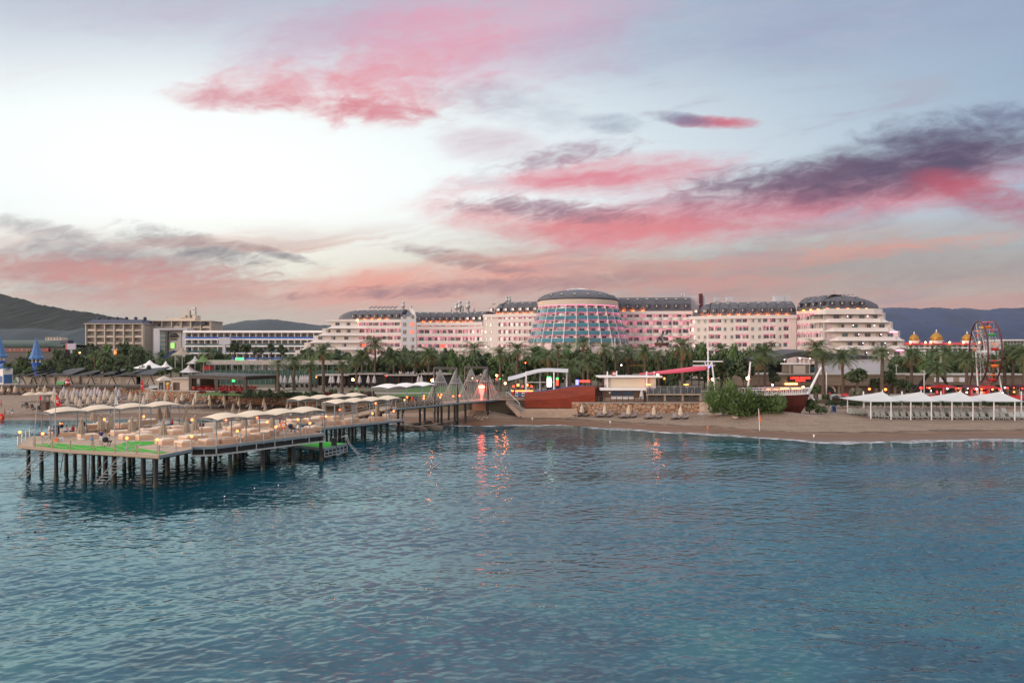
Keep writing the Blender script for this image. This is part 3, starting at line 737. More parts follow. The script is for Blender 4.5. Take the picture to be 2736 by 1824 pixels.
def wing(label, plan, floors, zb, ze, pattern, roofargs=None, fh=3.2, wall='facade', band='band', arc=False, lit=(), winw=1.0, name='hotel_wing', depth=16, par=1.0):
    """pattern: one char per bay: b balcony, w flush window, s solid strip"""
    p0 = plan.off(plan.L / 2, 0)
    root = thing(name, label, 'hotel', (p0[0], p0[1], zb), group='blocks of the large seaside hotel')
    nb = len(pattern); bw = plan.L / nb; rec = 1.1
    mb = MB(); mb.slab(plan.line(0, plan.L, -rec), plan.line(0, plan.L, -depth), zb, ze, 0); mb.build('wall', M['facade_recess'], root)
    runs, i = [], 0
    while i < nb:
        j = i
        while j < nb and (pattern[j] == 'b') == (pattern[i] == 'b'): j += 1
        runs.append((i, j, pattern[i] == 'b')); i = j
    for i, j, isb in runs:
        if not isb:
            mb = MB(); mb.slab(plan.line(i * bw, j * bw, .004), plan.line(i * bw, j * bw, -rec + .003), zb, ze); mb.build('wall_panel', M[wall], root)
    for k, zf in enumerate(floors):
        for i, j, isb in runs:
            if not isb: continue
            mb = MB(); lights = MB()
            a, b = i * bw + .003, j * bw - .003
            mb.slab(plan.line(a, b, .05), plan.line(a, b, -.14), zf - .42, zf + par)
            mb.slab(plan.line(a, b, -.143), plan.line(a, b, -rec + .002), zf - .30, zf - .05)
            if arc:
                for q in range(i, j):
                    u = (q + .5) * bw
                    pts = [plan.off(u + bw * .42 * s_, .05 + .75 * (1 - s_ * s_)) for s_ in (-1, -.66, -.33, 0, .33, .66, 1)]
                    bk = [plan.off(u + bw * .42 * s_, .03) for s_ in (-1, -.66, -.33, 0, .33, .66, 1)]
                    mb.slab(pts, bk, zf - .36, zf + par - .03)
            zn = floors[k + 1] - .30 if k + 1 < len(floors) else ze
            lights.slab(plan.line(a + .3, b - .3, -.3), plan.line(a + .3, b - .3, -.48), zn - .05, zn - .006)
            mb.build('balcony', M[band], root); lights.build('balcony_light', M['pink_light'], root)
    for i in range(nb + 1):
        l_ = pattern[i - 1] if i else 's'; r_ = pattern[i] if i < nb else 's'
        if 'b' in (l_, r_):
            u = min(max(i * bw, .15), plan.L - .15)
            mb = MB(); mb.slab(plan.line(u - .13, u + .13, -.02, 1), plan.line(u - .13, u + .13, -rec + .001, 1), zb, ze); mb.build('balcony_divider', M['band'], root)
    for k, zf in enumerate(floors):
        for i, ch in enumerate(pattern):
            u = (i + .5) * bw
            if ch == 'b':
                me = WIN[4] if (k, i) in lit else WIN[(i * 7 + k * 3 + len(label)) % 4]
                place_on(root, 'window', me, plan, u + .16 * bw * (1 if (i + k) % 3 else -1), -rec + .005, zf + .45, 0, (winw * 1.3, 1, 1.1))
            elif ch == 'w':
                place_on(root, 'window', SQ[(i + k) % 2], plan, u, .02, zf + .9, 0, (winw, 1, 1))
                fr = MB()
    mb = MB(); mb.slab(plan.line(0, plan.L, .55), plan.line(0, plan.L, -2.5), ze - .002, ze + .95); mb.slab(plan.line(0, plan.L, .55), plan.line(0, plan.L, .42), ze + .951, ze + 1.22); mb.slab(plan.line(0, plan.L, .55), plan.line(0, plan.L, .3), ze - .14, ze - .003); mb.build('cornice', M['band'], root)
    if roofargs: roof(root, plan, ze=ze + .95, **roofargs)
    return root

ZB = 4.0
# --- left terraced block
P1 = Plan([(xw(958, 304), 304), (xw(1072, 300), 300)])
zf1 = [zw(y, 302) - .9 for y in (947, 927, 908, 889, 870)]
w1 = wing('terraced white hotel block with blue-grey rounded roof at the left end of the hotel', P1, zf1, ZB, zw(861, 302), 'bbbbbb',
          dict(u0=-4, u1=P1.L, hr=5.0, run=6.0, end0=13, nd=7, nsky=5, nl=5, ribs=False, dome_over=(9.5, 0)), lit=((1, 0),))
lx = [772, 780, 804, 828, 852, 876]
for k, zf in enumerate(zf1):
    x0 = xw(lx[k + 1], 303); x1 = P1.pts[0][0]; n = 5 - k
    mb = MB(); mb.box(((x0 + x1) / 2 + .6, 310, zf + 1.25), (x1 - x0 - 1.2, 12, 3.3)); mb.build('terrace_wall', M['facade'], w1)
    mb = MB()      # sloping parapet skirt
    y0, y1 = 303.0, 317.0
    for (za, zb_, o, i) in ((zf - .35, zf + 1.05, 0, 1.6),):
        A = [(x0 - .6, y0 - .6, za), (x1 + 5 + (4 - k) * 0, y0 - .6, za), (x1 + 3, y0 + .5, zb_), (x0 + 2.2, y0 + .5, zb_)]
        mb.face(A); mb.face([(x0 - .6, y1, za), (x0 - .6, y0 - .6, za), (x0 + 2.2, y0 + .5, zb_), (x0 + 2.2, y1, zb_)])
        mb.face([A[0], (x0 - .6, y1, za), (x1 + 5, y1, za), A[1]]); mb.face([A[3], A[2], (x1 + 3, y1, zb_), (x0 + 2.2, y1, zb_)])
    mb.build('terrace_parapet', M['band'], w1)
    m_ = 3 if k < 4 else 2
    for q in range(m_):
        u = x0 + 2.6 + (x1 - x0 - 4) * (q + .3) / m_
        put('window', WIN[(q + k) % 4], w1, (u - w1.location.x, 303.99 - w1.location.y, zf + 1.05 - ZB), 0, (1.1, 1, .72))
mb = MB(); mb.box((xw(915, 306), 311, zw(858, 302) + .35), (xw(958, 303) - xw(874, 303), 15, 1.1)); mb.build('cornice', M['band'], w1)
mb = MB(); mb.box((xw(1020, 306), 312, zw(827, 306)), (24, 5, 1.6)); mb.build('roof_parapet', M['band'], w1)
for k in range(7):
    mb = MB(); x = xw(982 + k * 11, 306); mb.beam((x, 309.6, zw(827, 306) + .8), (x + 1.4, 311, zw(827, 306) + 1.8), 1.3, .12); mb.build('solar_panel', M['navy'], w1)
# --- stair tower
PT = Plan([(xw(1071, 299), 299), (xw(1112, 297), 297)])
wt = thing('stair_tower', 'narrow grey stair tower with slanted glass top between two hotel roofs', 'tower', (xw(1090, 298), 298, ZB), group='blocks of the large seaside hotel')
mb = MB(); mb.slab(PT.line(0, PT.L, 0), PT.line(0, PT.L, -14), ZB, zw(846, 298)); mb.build('wall', M['cool_wall'], wt)
mb = MB(); a = PT.off(.2, -.2); b = PT.off(PT.L * .72, -.2); zt, z0 = zw(829, 305), zw(846, 298)
mb.face([(a[0], a[1], z0), (b[0], b[1], z0), (b[0] - 2.5, b[1] + 9, zt), (a[0] - 2.5, a[1] + 9, zt)]); mb.face([(b[0], b[1], z0), (b[0], b[1] + 9, z0), (b[0] - 2.5, b[1] + 9, zt)]); mb.build('glass_roof', M['glass'], wt)
for k in range(4):
    mb = MB(); f = (k + .5) / 4; mb.beam((a[0] + (b[0] - a[0]) * f, a[1] - .05, z0 + .05), (a[0] - 2.5 + (b[0] - a[0]) * f, a[1] + 9, zt + .08), .12, .12); mb.build('glazing_bar', M['win_frame'], wt)
mb = MB(); c = PT.off(PT.L * .82, -.3); mb.beam((c[0] + 1.2, c[1], z0 - 1), (c[0] - 3.2, c[1] + 10, zt + 1.2), 1.2, 1.6); mb.build('stair_wall', M['band'], wt)
for k, y in enumerate((846, 866, 886, 906, 926)):
    for f in (.25, .75): place_on(wt, 'window', WIN[4] if (f > .5 and k in (1, 2)) else WIN[(k * 2 + (f > .5)) % 4], PT, PT.L * f, .02, zw(y, 298) - .9, 0, (1, 1, .9))
for px, py, s in ((1077, 826, 1.0), (1098, 832, .8)): put('roof_ventilator', VENT, wt, (xw(px, 306) - wt.location.x, 8, zw(py, 306) - ZB - .6), 0, (s, s, s))
# --- second block, slightly hollow plan
P2 = Plan(bend((xw(1113, 297), 297), (xw(1291, 293), 293), -3.0))
zf2 = [zw(y, 295) - .8 for y in (930, 911, 891, 872)]
w2 = wing('hollow-curved white hotel block with slate roof and pink-lit balconies right of the stair tower', P2, zf2, ZB, zw(868, 295), 'bbbbbbbbb',
          dict(u0=0, u1=P2.L, hr=5.0, run=4.5, nd=10, nsky=9, nl=8), lit=((0, 3),))
for px, py, s in ((1205, 828, .5), (1219, 829, 1.0), (1228, 829, 1.25), (1250, 829, 1.25), (1236, 830, .7), (1266, 830, .5)): put('roof_ventilator', VENT, w2, (xw(px, 304) - w2.location.x, 304 - w2.location.y, zw(834, 304) - ZB), 0, (s, s, s))
mb = MB(); mb.slab(P2.line(0, P2.L, -6), P2.line(0, P2.L, -9), zw(838, 300), zw(834.5, 300)); mb.build('roof_parapet', M['band'], w2)
# --- third block
P3 = Plan([(xw(1291.5, 292.6), 292.6), (xw(1440, 283), 283)])
zf3 = [zw(y, 294) - .8 for y in (931, 912, 893, 874, 855)]
w3 = wing('cream hotel block with steep slate roof and orange lights just left of the round tower', P3, zf3[:5], ZB, zw(848, 294), 'wwsbbbbbbbb',
          dict(u0=2, u1=P3.L, hr=5.6, run=5.5, nd=7, nsky=7, nl=7, end0=7), winw=.95)
for px, s in ((1354, .9), (1361, .9)): put('roof_ventilator', VENT, w3, (xw(px, 300) - w3.location.x, 300 - w3.location.y, zw(813, 300) - ZB), 0, (s, s, s))
mb = MB(); mb.slab(P3.line(5, P3.L, -7), P3.line(5, P3.L, -9), zw(822, 296), zw(810, 292)); mb.build('roof_parapet', M['band'], w3)
# --- round glass tower
CXD, CYD = xw(1543, 286), 286.0
drum = thing('round_tower', 'round hotel tower with teal glass balconies under a shallow grey dome', 'hotel', (CXD, CYD, ZB), group='blocks of the large seaside hotel')
def ring(z): # half width of the leaning tower at height z
    z0, z1 = zw(917, 268), zw(803, 272); f = (z - z0) / (z1 - z0); return 21.2 + (16.4 - 21.2) * f
zfd = [zw(y, 268) - .2 for y in (910, 890, 869.5, 849.5, 829)]
A0, A1 = PI + .05, 2 * PI - .05
mb = MB(); mb.lathe((CXD, CYD, 0), [(ring(z) - 1.7, z) for z in (ZB, zfd[0], zfd[2], zfd[4], zw(806, 272))], 36, 0, A0, A1); mb.build('wall', M['facade_recess'], drum)
mb = MB(); zt = zw(812, 272); mb.lathe((CXD, CYD, 0), [(ring(zt) - 1.8, zt - .4), (ring(zt) + .05, zt - .4), (ring(zt) + .1, zt + 1.6), (ring(zt) - .8, zt + 2.3), (ring(zt) - 3, zt + 2.4)], 48, 0, PI * .9, PI * 2.1); mb.build('cornice', M['beige'], drum)
mb = MB(); rt = ring(zt) + .15; zd = zt + 2.3
prof = [(rt - .1, zd - .3), (rt, zd)] + [(rt * math.cos(a), zd + 4.5 * math.sin(a) ** 1.2) for a in [i / 9 * PI / 2 * .82 for i in range(1, 10)]]
mb.lathe((CXD, CYD, 0), prof, 56, 0); mb.build('dome', M['slate'], drum)
rtop, ztop = prof[-1]
mb = MB(); mb.lathe((CXD, CYD, 0), [(rtop, ztop - .05), (rtop * .92, ztop + .2), (rtop * .5, ztop + .55), (.05, ztop + .7)], 40, 0); mb.build('dome_lantern', M['galv'], drum)
for k in range(20):
    a = PI + PI * (k + .5) / 20; mb = MB()
    mb.tube([(CXD + r * math.cos(a), CYD + r * math.sin(a), z) for r, z in ((rtop, ztop + .02), (rtop * .92, ztop + .26), (rtop * .5, ztop + .61), (.3, ztop + .76))], .10, 4); mb.build('dome_rib', M['white'], drum)
for k in range(8):
    a = PI * 1.12 + PI * .76 * k / 7; rr, zz = prof[4]
    mt = Matrix.Translation((rr * 1.005 * math.cos(a), rr * 1.005 * math.sin(a), zz - ZB + .05)) @ Matrix.Rotation(a + PI / 2, 4, 'Z') @ Matrix.Rotation(.72, 4, 'X')
    put('skylight', SKYL, drum, mat=mt)
NF = 13
angs = [PI + PI * (k + .5) / NF for k in range(-0, NF)]
for k, zf in enumerate(zfd):
    r0 = ring(zf)
    mb = MB(); mb.lathe((CXD, CYD, 0), [(r0 - 1.72, zf - .02), (r0 - 1.72, zf - .30), (r0 - .05, zf - .30), (r0 - .05, zf - .02), (r0 - 1.72, zf - .02)], 48, 0, A0, A1); mb.build('floor_slab', M['band'], drum)
    mb = MB(); mb.lathe((CXD, CYD, 0), [(r0 + .04, zf - .36), (ring(zf + 1.15) + .04, zf + 1.15), (ring(zf + 1.15) - .02, zf + 1.15), (r0 - .03, zf - .36), (r0 + .04, zf - .36)], 48, 0, A0, A1); mb.build('glass_balustrade', M['balus'], drum)
    mb = MB(); mb.lathe((CXD, CYD, 0), [(ring(zf + 1.2) + .07, zf + 1.16), (ring(zf + 1.2) + .07, zf + 1.24), (ring(zf + 1.2) - .05, zf + 1.24), (ring(zf + 1.2) - .05, zf + 1.16)], 48, 0, A0, A1); mb.build('handrail', M['galv'], drum)
    mb = MB(); rz_ = ring(zf + 2.7) - .45; zn = (zfd[k + 1] - .30 if k < 4 else zw(812, 272) - .4); mb.lathe((CXD, CYD, 0), [(rz_ - .1, zn - .05), (rz_ + .1, zn - .05), (rz_ + .1, zn - .005), (rz_ - .1, zn - .005), (rz_ - .1, zn - .05)], 48, 0, A0 + .05, A1 - .05); mb.build('balcony_light', M['pink_soft'], drum)
    for i in range(NF):
        a = PI + PI * (i + .5) / NF + .0; rr = ring(zf + 1.2) - 1.66
        mt = Matrix.Translation((rr * math.cos(a), rr * math.sin(a), zf - ZB)) @ Matrix.Rotation(a + PI / 2, 4, 'Z') @ Matrix.Rotation(.08, 4, 'X') @ Matrix.Diagonal((1.25, 1, 1.12, 1))
        put('window', WIN[(i * 5 + k * 2) % 4], drum, mat=mt)
for i in range(NF + 1):
    a = PI + PI * i / NF; z0, z1 = ZB + 4, zw(806, 272); r0, r1 = ring(z0), ring(z1)
    mb = MB(); ca, sa = math.cos(a), math.sin(a); q = (-sa * .13, ca * .13)
    P = []
    for (r, z) in ((r0 + .12, z0), (r1 + .12, z1), (r1 - 1.72, z1), (r0 - 1.72, z0)):
        P += [(CXD + r * ca + q[0], CYD + r * sa + q[1], z), (CXD + r * ca - q[0], CYD + r * sa - q[1], z)]
    mb.add(P, [[0, 2, 4, 6], [7, 5, 3, 1], [0, 1, 3, 2], [2, 3, 5, 4], [4, 5, 7, 6], [6, 7, 1, 0]]); mb.build('fin', M['band'], drum)
# --- fourth block, straight
P4 = Plan([(xw(1640, 286), 286), (xw(1850, 284), 284)])
zf4 = [zw(y, 285) - .9 for y in (929, 911, 890, 869, 848)]
w4 = wing('straight white hotel block with bowed balconies and slate roof right of the round tower', P4, zf4, ZB, zw(839, 285), 'bbbbbbbb',
          dict(u0=0, u1=P4.L - .5, hr=6.3, run=3.6, nd=8, nsky=8, nl=3, ribs=False), arc=True)
mb = MB(); mb.box((xw(1855, 290), 293, zw(818, 290) ), (9, 10, 8.5)); mb.build('plant_room', M['cool_wall'], w4)
mb = MB(); mb.box((xw(1872, 288), 288, zw(810, 288)), (1.4, 1.4, 8)); mb.build('chimney', M['maroon'], w4)
mb = MB(); mb.lathe((xw(1858, 290), 290, zw(795, 290)), [(.1, -.6), (1.3, -.25), (1.9, .55)], 14); mb.tube([(xw(1858, 290), 290, zw(799, 290)), (xw(1858, 290), 290, zw(795, 290))], .12); mb.build('satellite_dish', M['galv'], w4)
mb = MB(); mb.slab(P4.line(0, P4.L - 5, -4), P4.line(0, P4.L - 5, -10), zw(800, 288), zw(794.5, 288)); mb.build('roof_parapet', M['cool_wall'], w4)
for px, s in ((1822, .45), (1829, .45)): put('roof_ventilator', VENT, w4, (xw(px, 290) - w4.location.x, 5, zw(795, 290) - ZB), 0, (s, s, s))
# --- fifth block, bowed
P5 = Plan(bend((xw(1841, 279), 279), (xw(2128, 268), 268), 3.2))
zf5 = [zw(y, 272) - .9 for y in (946, 926.5, 905, 884, 862)]
w5 = wing('long bowed cream hotel block with paired balconies and square windows', P5, zf5, ZB, zw(851, 272), 'bwwbbwwbbwwbbwbs',
          dict(u0=1, u1=P5.L, hr=6.0, run=6.5, nd=11, nsky=10, nl=10, end0=8), winw=.95)
mb = MB(); mb.slab(P5.line(9, P5.L - 3, -7.5), P5.line(9, P5.L - 3, -13), zw(810, 274), zw(803.5, 272)); mb.build('roof_parapet', M['band'], w5)
for px, w_, h_ in ((1918, 2, 1.6), (1950, 2.4, 1.8), (2082, 4, 2.2), (2104, 2.5, 2.4)):
    mb = MB(); mb.box((xw(px, 280), 281, zw(805, 280) + h_ / 2), (w_, 2.5, h_)); mb.build('roof_unit', M['cool_wall'], w5)
# --- sixth block with rounded terraces at its right end
P6a = Plan([(xw(2127, 269), 269), (xw(2200, 255), 255)])
P6 = Plan([(xw(2127, 269), 269), (xw(2196, 255.5), 255.5), (xw(2206, 254.4), 254.4), (xw(2330, 254), 254), (xw(2345, 256), 256), (xw(2362, 262), 262)])
zf6 = [zw(y, 258) - .8 for y in (950, 925, 902, 878, 854)]
w6 = wing('cream hotel block with rounded terrace tiers and domed slate roof at the right end', P6a, zf6, ZB, zw(837, 262), 'bbbbbb', None, winw=.9)
mb = MB(); mb.slab(P6.line(P6a.L, P6.L, -1.8, 14), P6.line(P6a.L, P6.L, -16, 14), ZB, zw(836, 256)); mb.build('wall', M['facade'], w6)
tr = [2430, 2424, 2413, 2394, 2374, 2356]
for k, zf in enumerate(zf6 + [zw(829, 256)]):
    xr = xw(tr[k], 259); xl = xw(2188 + 12 * max(0, (4 - k)) - (10 if k == 5 else 0), 255); yf = 253.0
    top = k == 5
    out = [(xl, 255.6), (xl + 3, yf)] + [(xl + 3 + (xr - xl - 9) * i / 6, yf) for i in range(1, 7)] + [(xr - 2.6, yf + 1.2), (xr - .8, yf + 3.2), (xr, yf + 6), (xr, yf + 9)]
    i_ = 1.7 if not top else .25
    inn = [(xl + 3, 256)] + [(x, y + i_ * .45) for x, y in out[1:8]] + [(xr - 2.6 - i_, yf + 1.2 + i_ * .5), (xr - .8 - i_ * 1.4, yf + 3.2 + i_ * .2), (xr - i_ * 1.6, yf + 6), (xr - i_ * 1.6, yf + 9)]
    z0_, z1_ = (zf - .45, zf + 1.05) if not top else (zf - 1.6, zf + .5)
    mb = MB(); lo = [(x, y, z0_) for x, y in out]; hi = [(x, y, z1_) for x, y in inn]
    mb.grid([lo, hi]); mb.face(hi + [(xl + 3, yf + 9, z1_)]); mb.face(([(x, y, z0_) for x, y in out] + [(xl, yf + 9, z0_)])[::-1])
    mb.build('terrace_parapet' if not top else 'cornice', M['band'], w6)
    if not top:
        xe = xr - 2.2
        mb = MB(); a = xw(2345, 256)
        if xe > a + 1:
            mb.prism([(a - 14, 255.74), (xe - 1.6, 255.74), (xe + .8, 258.6), (xe + .8, 262), (a - 14, 262)], zf - .3, zf + 3.4); mb.build('terrace_wall', M['facade'], w6)
        n_ = 4 + (k < 3)
        for q in range(n_):
            u = xl + 5 + (xe - xl - 7) * (q + .4) / n_
            yy = 255.72
            put('window', WIN[(q * 3 + k) % 4], w6, (u - w6.location.x, yy - w6.location.y - .02, zf + .95 - ZB), 0, (1.25, 1, .8))
        for q in (0, 1):
            u = xl + 3 + (xe - xl - 5) * (.38 + .36 * q)
            lm = MB(); lm.ball((u, 255.6, zf + 2.0), .13, 6, 4); lm.build('wall_lamp', M['neon_white'], w6)
        if k in (0, 2, 4):
            lm = MB(); lm.box((xe - 3.4, 255.4, zf + 2.9), (2.8, .25, .12)); lm.build('balcony_light', M['pink_light'], w6)
Pr = Plan([(xw(2130, 267), 267), (xw(2198, 254.5), 254.5), (xw(2215, 253.6), 253.6), (xw(2318, 253.6), 253.6)])
roof(w6, Pr, 0, Pr.L, zw(829, 256) + .4, 5.6, 7.0, end0=0, end1=19, nd=8, nsky=6, nl=8, over=.1, dome_over=(0, 8.5), lamp=(.12, -.06))
mb = MB(); mb.box((xw(2250, 262), 263, zw(796, 262)), (8.4, 6, 1.7)); mb.box((xw(2205, 266), 266, zw(799, 266)), (7, 4, 1.0), -.9); mb.build('roof_parapet', M['band'], w6)
for k in range(5):
    mb = MB(); x = xw(2226 + k * 11, 262); mb.beam((x, 260.6, zw(792, 262)), (x + 1.0, 261.6, zw(787.5, 262)), .9, .1); mb.build('solar_panel', M['navy'], w6)
mb = MB(); mb.tube([(xw(2228, 262), 262, zw(791, 262)), (xw(2228, 262), 262, zw(776, 262))], .07, 5); mb.build('antenna', M['red'], w6)

# ------------------------------------------------------------------ far left: beige balcony hotel
def grid_hotel(label, px0, px1, Y, ztop, zbot, nx, floors, roofm=None, name='apartment_hotel', lamps=()):
    x0, x1 = xw(px0, Y), xw(px1, Y); zt = zw(ztop, Y)
    root = thing(name, label, 'hotel', ((x0 + x1) / 2, Y, ZB))
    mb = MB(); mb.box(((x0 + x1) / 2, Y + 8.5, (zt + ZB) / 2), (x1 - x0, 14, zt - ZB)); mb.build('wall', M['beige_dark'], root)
    fh = (zt - zw(zbot, Y)) / floors; bw = (x1 - x0) / nx
    for k in range(floors):
        z = zt - (k + 1) * fh
        mb = MB(); mb.box(((x0 + x1) / 2, Y + .7, z - .12), (x1 - x0, 1.6, .30)); mb.build('floor_slab', M['beige'], root)
        for i in range(nx):
            xc = x0 + (i + .5) * bw
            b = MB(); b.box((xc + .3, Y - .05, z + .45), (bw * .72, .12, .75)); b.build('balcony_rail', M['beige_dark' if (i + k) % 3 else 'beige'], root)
            put('window', WIN[(i + 2 * k) % 4], root, (xc - .3 - root.location.x, 1.48, z + .05 - ZB), 0, (1.3, 1, 1.12))
    for i in range(nx + 1):
        mb = MB(); mb.box((x0 + i * bw, Y + .55, (zt + ZB) / 2), (.42, 1.9, zt - ZB + .01)); mb.build('balcony_divider', M['beige'], root)
    for (i, k) in lamps:
        lm = MB(); lm.box((x0 + (i + .5) * bw, Y + 1.2, zt - k * fh - .5), (1.8, .3, .15)); lm.build('balcony_light', M['orange_light'], root)
    mb = MB(); mb.box(((x0 + x1) / 2, Y + 7.5, zt + .16), (x1 - x0 + 1, 17, .30)); mb.build('cornice', M['beige'], root)
    if roofm:
        mb = MB(); mb.add([(x0 - .5, Y - .8, zt + .33), (x1 + .5, Y - .8, zt + .33), (x1 + .5, Y + 16, zt + .33), (x0 - .5, Y + 16, zt + .33), (x0 + 2, Y + 3, zt + 2.6), (x1 - 2, Y + 3, zt + 2.6), (x1 - 2, Y + 12, zt + 2.6), (x0 + 2, Y + 12, zt + 2.6)],
               [[0, 1, 5, 4], [1, 2, 6, 5], [2, 3, 7, 6], [3, 0, 4, 7], [4, 5, 6, 7]]); mb.build('roof', M[roofm], root)
        for i in range(nx):
            mb = MB(); mb.lathe((x0 + (i + .6) * bw, Y + 6, zt + 2.5), [(.5, 0), (.9, .5), (.9, 1.3), (.2, 1.7)], 8); mb.build('chimney', M['navy'], root)
    return root
grid_hotel('beige seven-storey balcony hotel with dark blue roof, far behind the cabanas', 230, 381, 356, 866, 952, 6, 5, 'navy', lamps=((1, 4), (3, 4), (5, 4)))
h2 = grid_hotel('taller beige hotel block with rooftop antenna mast beside the blue-roofed one', 382, 562, 366, 858, 944, 7, 5)
x_, y_ = h2.location.x, 372
def hb(px0, px1, py0, py1, m_, nm, dy_=0, dp=6):
    mb = MB(); x0, x1, z0, z1 = xw(px0, y_), xw(px1, y_), zw(py1, y_), zw(py0, y_)
    mb.box(((x0 + x1) / 2, y_ + dy_, (z0 + z1) / 2), (x1 - x0, dp, z1 - z0)); mb.build(nm, M[m_], h2)
hb(449, 528, 850, 858, 'beige', 'rooftop_storey'); hb(490, 502, 842, 851, 'beige', 'lift_house'); hb(503, 511, 830, 858, 'beige', 'chimney', 1); hb(518, 527, 842, 858, 'beige', 'lift_house', 1)
hb(536, 563, 862, 868, 'navy', 'roof_canopy', -4); 
for px, t0, t1, r_ in ((520, 820, 850, .3), (466, 826, 850, .06), (449, 845, 850, .2)):
    mb = MB(); mb.tube([(xw(px, y_), y_ - 1, zw(t1, y_)), (xw(px, y_), y_ - 1, zw(t0, y_))], r_, 6)
    if px == 520:
        for zz in (824, 832, 838): mb.box((xw(px, y_), y_ - 1, zw(zz, y_)), (2.2, 1.6, 1.2))
    mb.build('antenna', M['galv'], h2)
# --- entrance slab and blue-white long hotel
e1 = thing('hotel_entrance', 'pale entrance slab with dark portal, glass strip and black emblem before the beige hotel', 'building', (xw(452, 330), 330, ZB))
def eb(px0, px1, py0, py1, Y, m_, nm, dp=8):
    mb = MB(); x0, x1, z0, z1 = xw(px0, Y), xw(px1, Y), max(zw(py1, Y), ZB), zw(py0, Y)
    mb.box(((x0 + x1) / 2, Y + dp / 2, (z0 + z1) / 2), (x1 - x0, dp, z1 - z0)); return mb.build(nm, M[m_], e1)
eb(410, 500, 877, 1010, 330, 'cool_wall', 'wall'); eb(426, 488, 881, 886, 328.6, 'charcoal', 'portal_beam', 1.3); eb(443, 447.5, 886, 1000, 328.6, 'charcoal', 'portal_post', 1.3)
eb(427, 442, 886, 1000, 329.6, 'glass_teal', 'glass_strip', .35); eb(449, 484, 887, 1000, 329.7, 'concrete', 'emblem_panel', .25)
mb = MB()      # dark emblem: three flame-like tufts above a bar
for k in range(5): mb.lathe((xw(457 + 3.2 * k, 329), 329.4, zw(901, 329)), [(.75, 0), (.9, .7), (.05, 1.9 + .4 * (k % 2))], 6)
mb.box((xw(463, 329), 329.4, zw(906, 329)), (2.6, .3, .8)); mb.build('emblem', M['black'], e1)
for k in range(5):
    mb = MB(); mb.box((xw(434.5, 329), 329.45, zw(896 + 12 * k, 329)), (3.0, .3, .22)); mb.build('glazing_bar', M['win_frame'], e1)
mb = MB(); mb.box((xw(460, 329), 329.4, zw(923, 329)), (1.9, .25, 2.6)); mb.build('lit_panel', emat('green_lit_panel', (.35, .8, .2), .5), e1)
L0, L1, YB = xw(497, 318), xw(890, 318), 318
bl = thing('balcony_hotel', 'long white hotel with blue and green balcony bands behind the round trees', 'hotel', ((L0 + L1) / 2, YB, ZB))
mb = MB(); mb.box(((L0 + L1) / 2, YB + 8, (zw(889, YB) + ZB) / 2), (L1 - L0, 13, zw(889, YB) - ZB)); mb.build('wall', M['cool_wall'], bl)
for k, (t_, b_, colr) in enumerate(((889, 905, 'blue'), (908, 923, 'green'), (927, 942, 'green'), (946, 960, 'blue'))):
    mb = MB(); mb.box(((L0 + L1) / 2, YB + .2, zw(b_ + 1.5, YB)), (L1 - L0, 2.6, .55)); mb.build('floor_slab', M['white'], bl)
    mb = MB(); mb.box(((L0 + L1) / 2, YB - .9, zw(b_ - 2.4, YB)), (L1 - L0 - .2, .08, .95)); mb.build('balustrade', M['blue'] if colr == 'blue' else M['glass_teal'], bl)
    for i in range(23):
        x = L0 + (L1 - L0) * (i + .5) / 23
        put('window', WIN[(0, 3, 2, 1)[(i + k) % 4]], bl, (x - bl.location.x, 1.46, zw(b_, YB) - ZB + .35), 0, (1.15, 1, 1.02))
for i in range(24):
    mb = MB(); mb.box((L0 + (L1 - L0) * i / 23, YB + .35, (zw(889, YB) + ZB) / 2), (.22, 2.0, zw(889, YB) - ZB - .05)); mb.build('balcony_divider', M['white'], bl)
mb = MB(); mb.box(((L0 + L1) / 2, YB + 6, zw(886, YB)), (L1 - L0 + 1, 16, 1.0)); mb.build('roof_slab', M['white'], bl)
mb = MB(); mb.box((xw(599, 312), 313, zw(911, 312)), (5.2, 1.2, 3.2)); mb.box((xw(597, 312), 313, zw(935, 312)), (1.3, 1.1, 7)); mb.build('sign_slab', M['cool_wall'], bl)
# --- gold domed palace hotel, right
YG = 430
gp = thing('domed_hotel', 'palace-like hotel with golden onion domes and red roof beneath the mountains', 'hotel', (xw(2540, YG), YG, ZB))
g0, g1 = xw(2428, YG), xw(2692, YG)
mb = MB(); mb.box(((g0 + g1) / 2, YG + 8, (zw(921, YG) + ZB) / 2), (g1 - g0, 14, zw(921, YG) - ZB)); mb.build('wall', M['beige'], gp)
for k, py in enumerate((929, 937, 945)):
    mb = MB(); mb.box(((g0 + g1) / 2, YG + .4, zw(py, YG)), (g1 - g0, 1.4, .7)); mb.build('balcony', M['white'], gp)
    for i in range(18): put('window', WIN[(i + k) % 4], gp, (g0 + (g1 - g0) * (i + .5) / 18 - gp.location.x, .98, zw(py, YG) + .4 - ZB - 0), 0, (1.4, 1, .7))
mb = MB(); zz = zw(921, YG); mb.add([(g0 - 1, YG - .5, zz), (g1 + 1, YG - .5, zz), (g1 + 1, YG + 15, zz), (g0 - 1, YG + 15, zz), (g0 + 1, YG + 4, zz + 1.6), (g1 - 1, YG + 4, zz + 1.6), (g1 - 1, YG + 12, zz + 1.6), (g0 + 1, YG + 12, zz + 1.6)], [[0, 1, 5, 4], [1, 2, 6, 5], [2, 3, 7, 6], [3, 0, 4, 7], [4, 5, 6, 7]]); mb.build('roof', M['red'], gp)
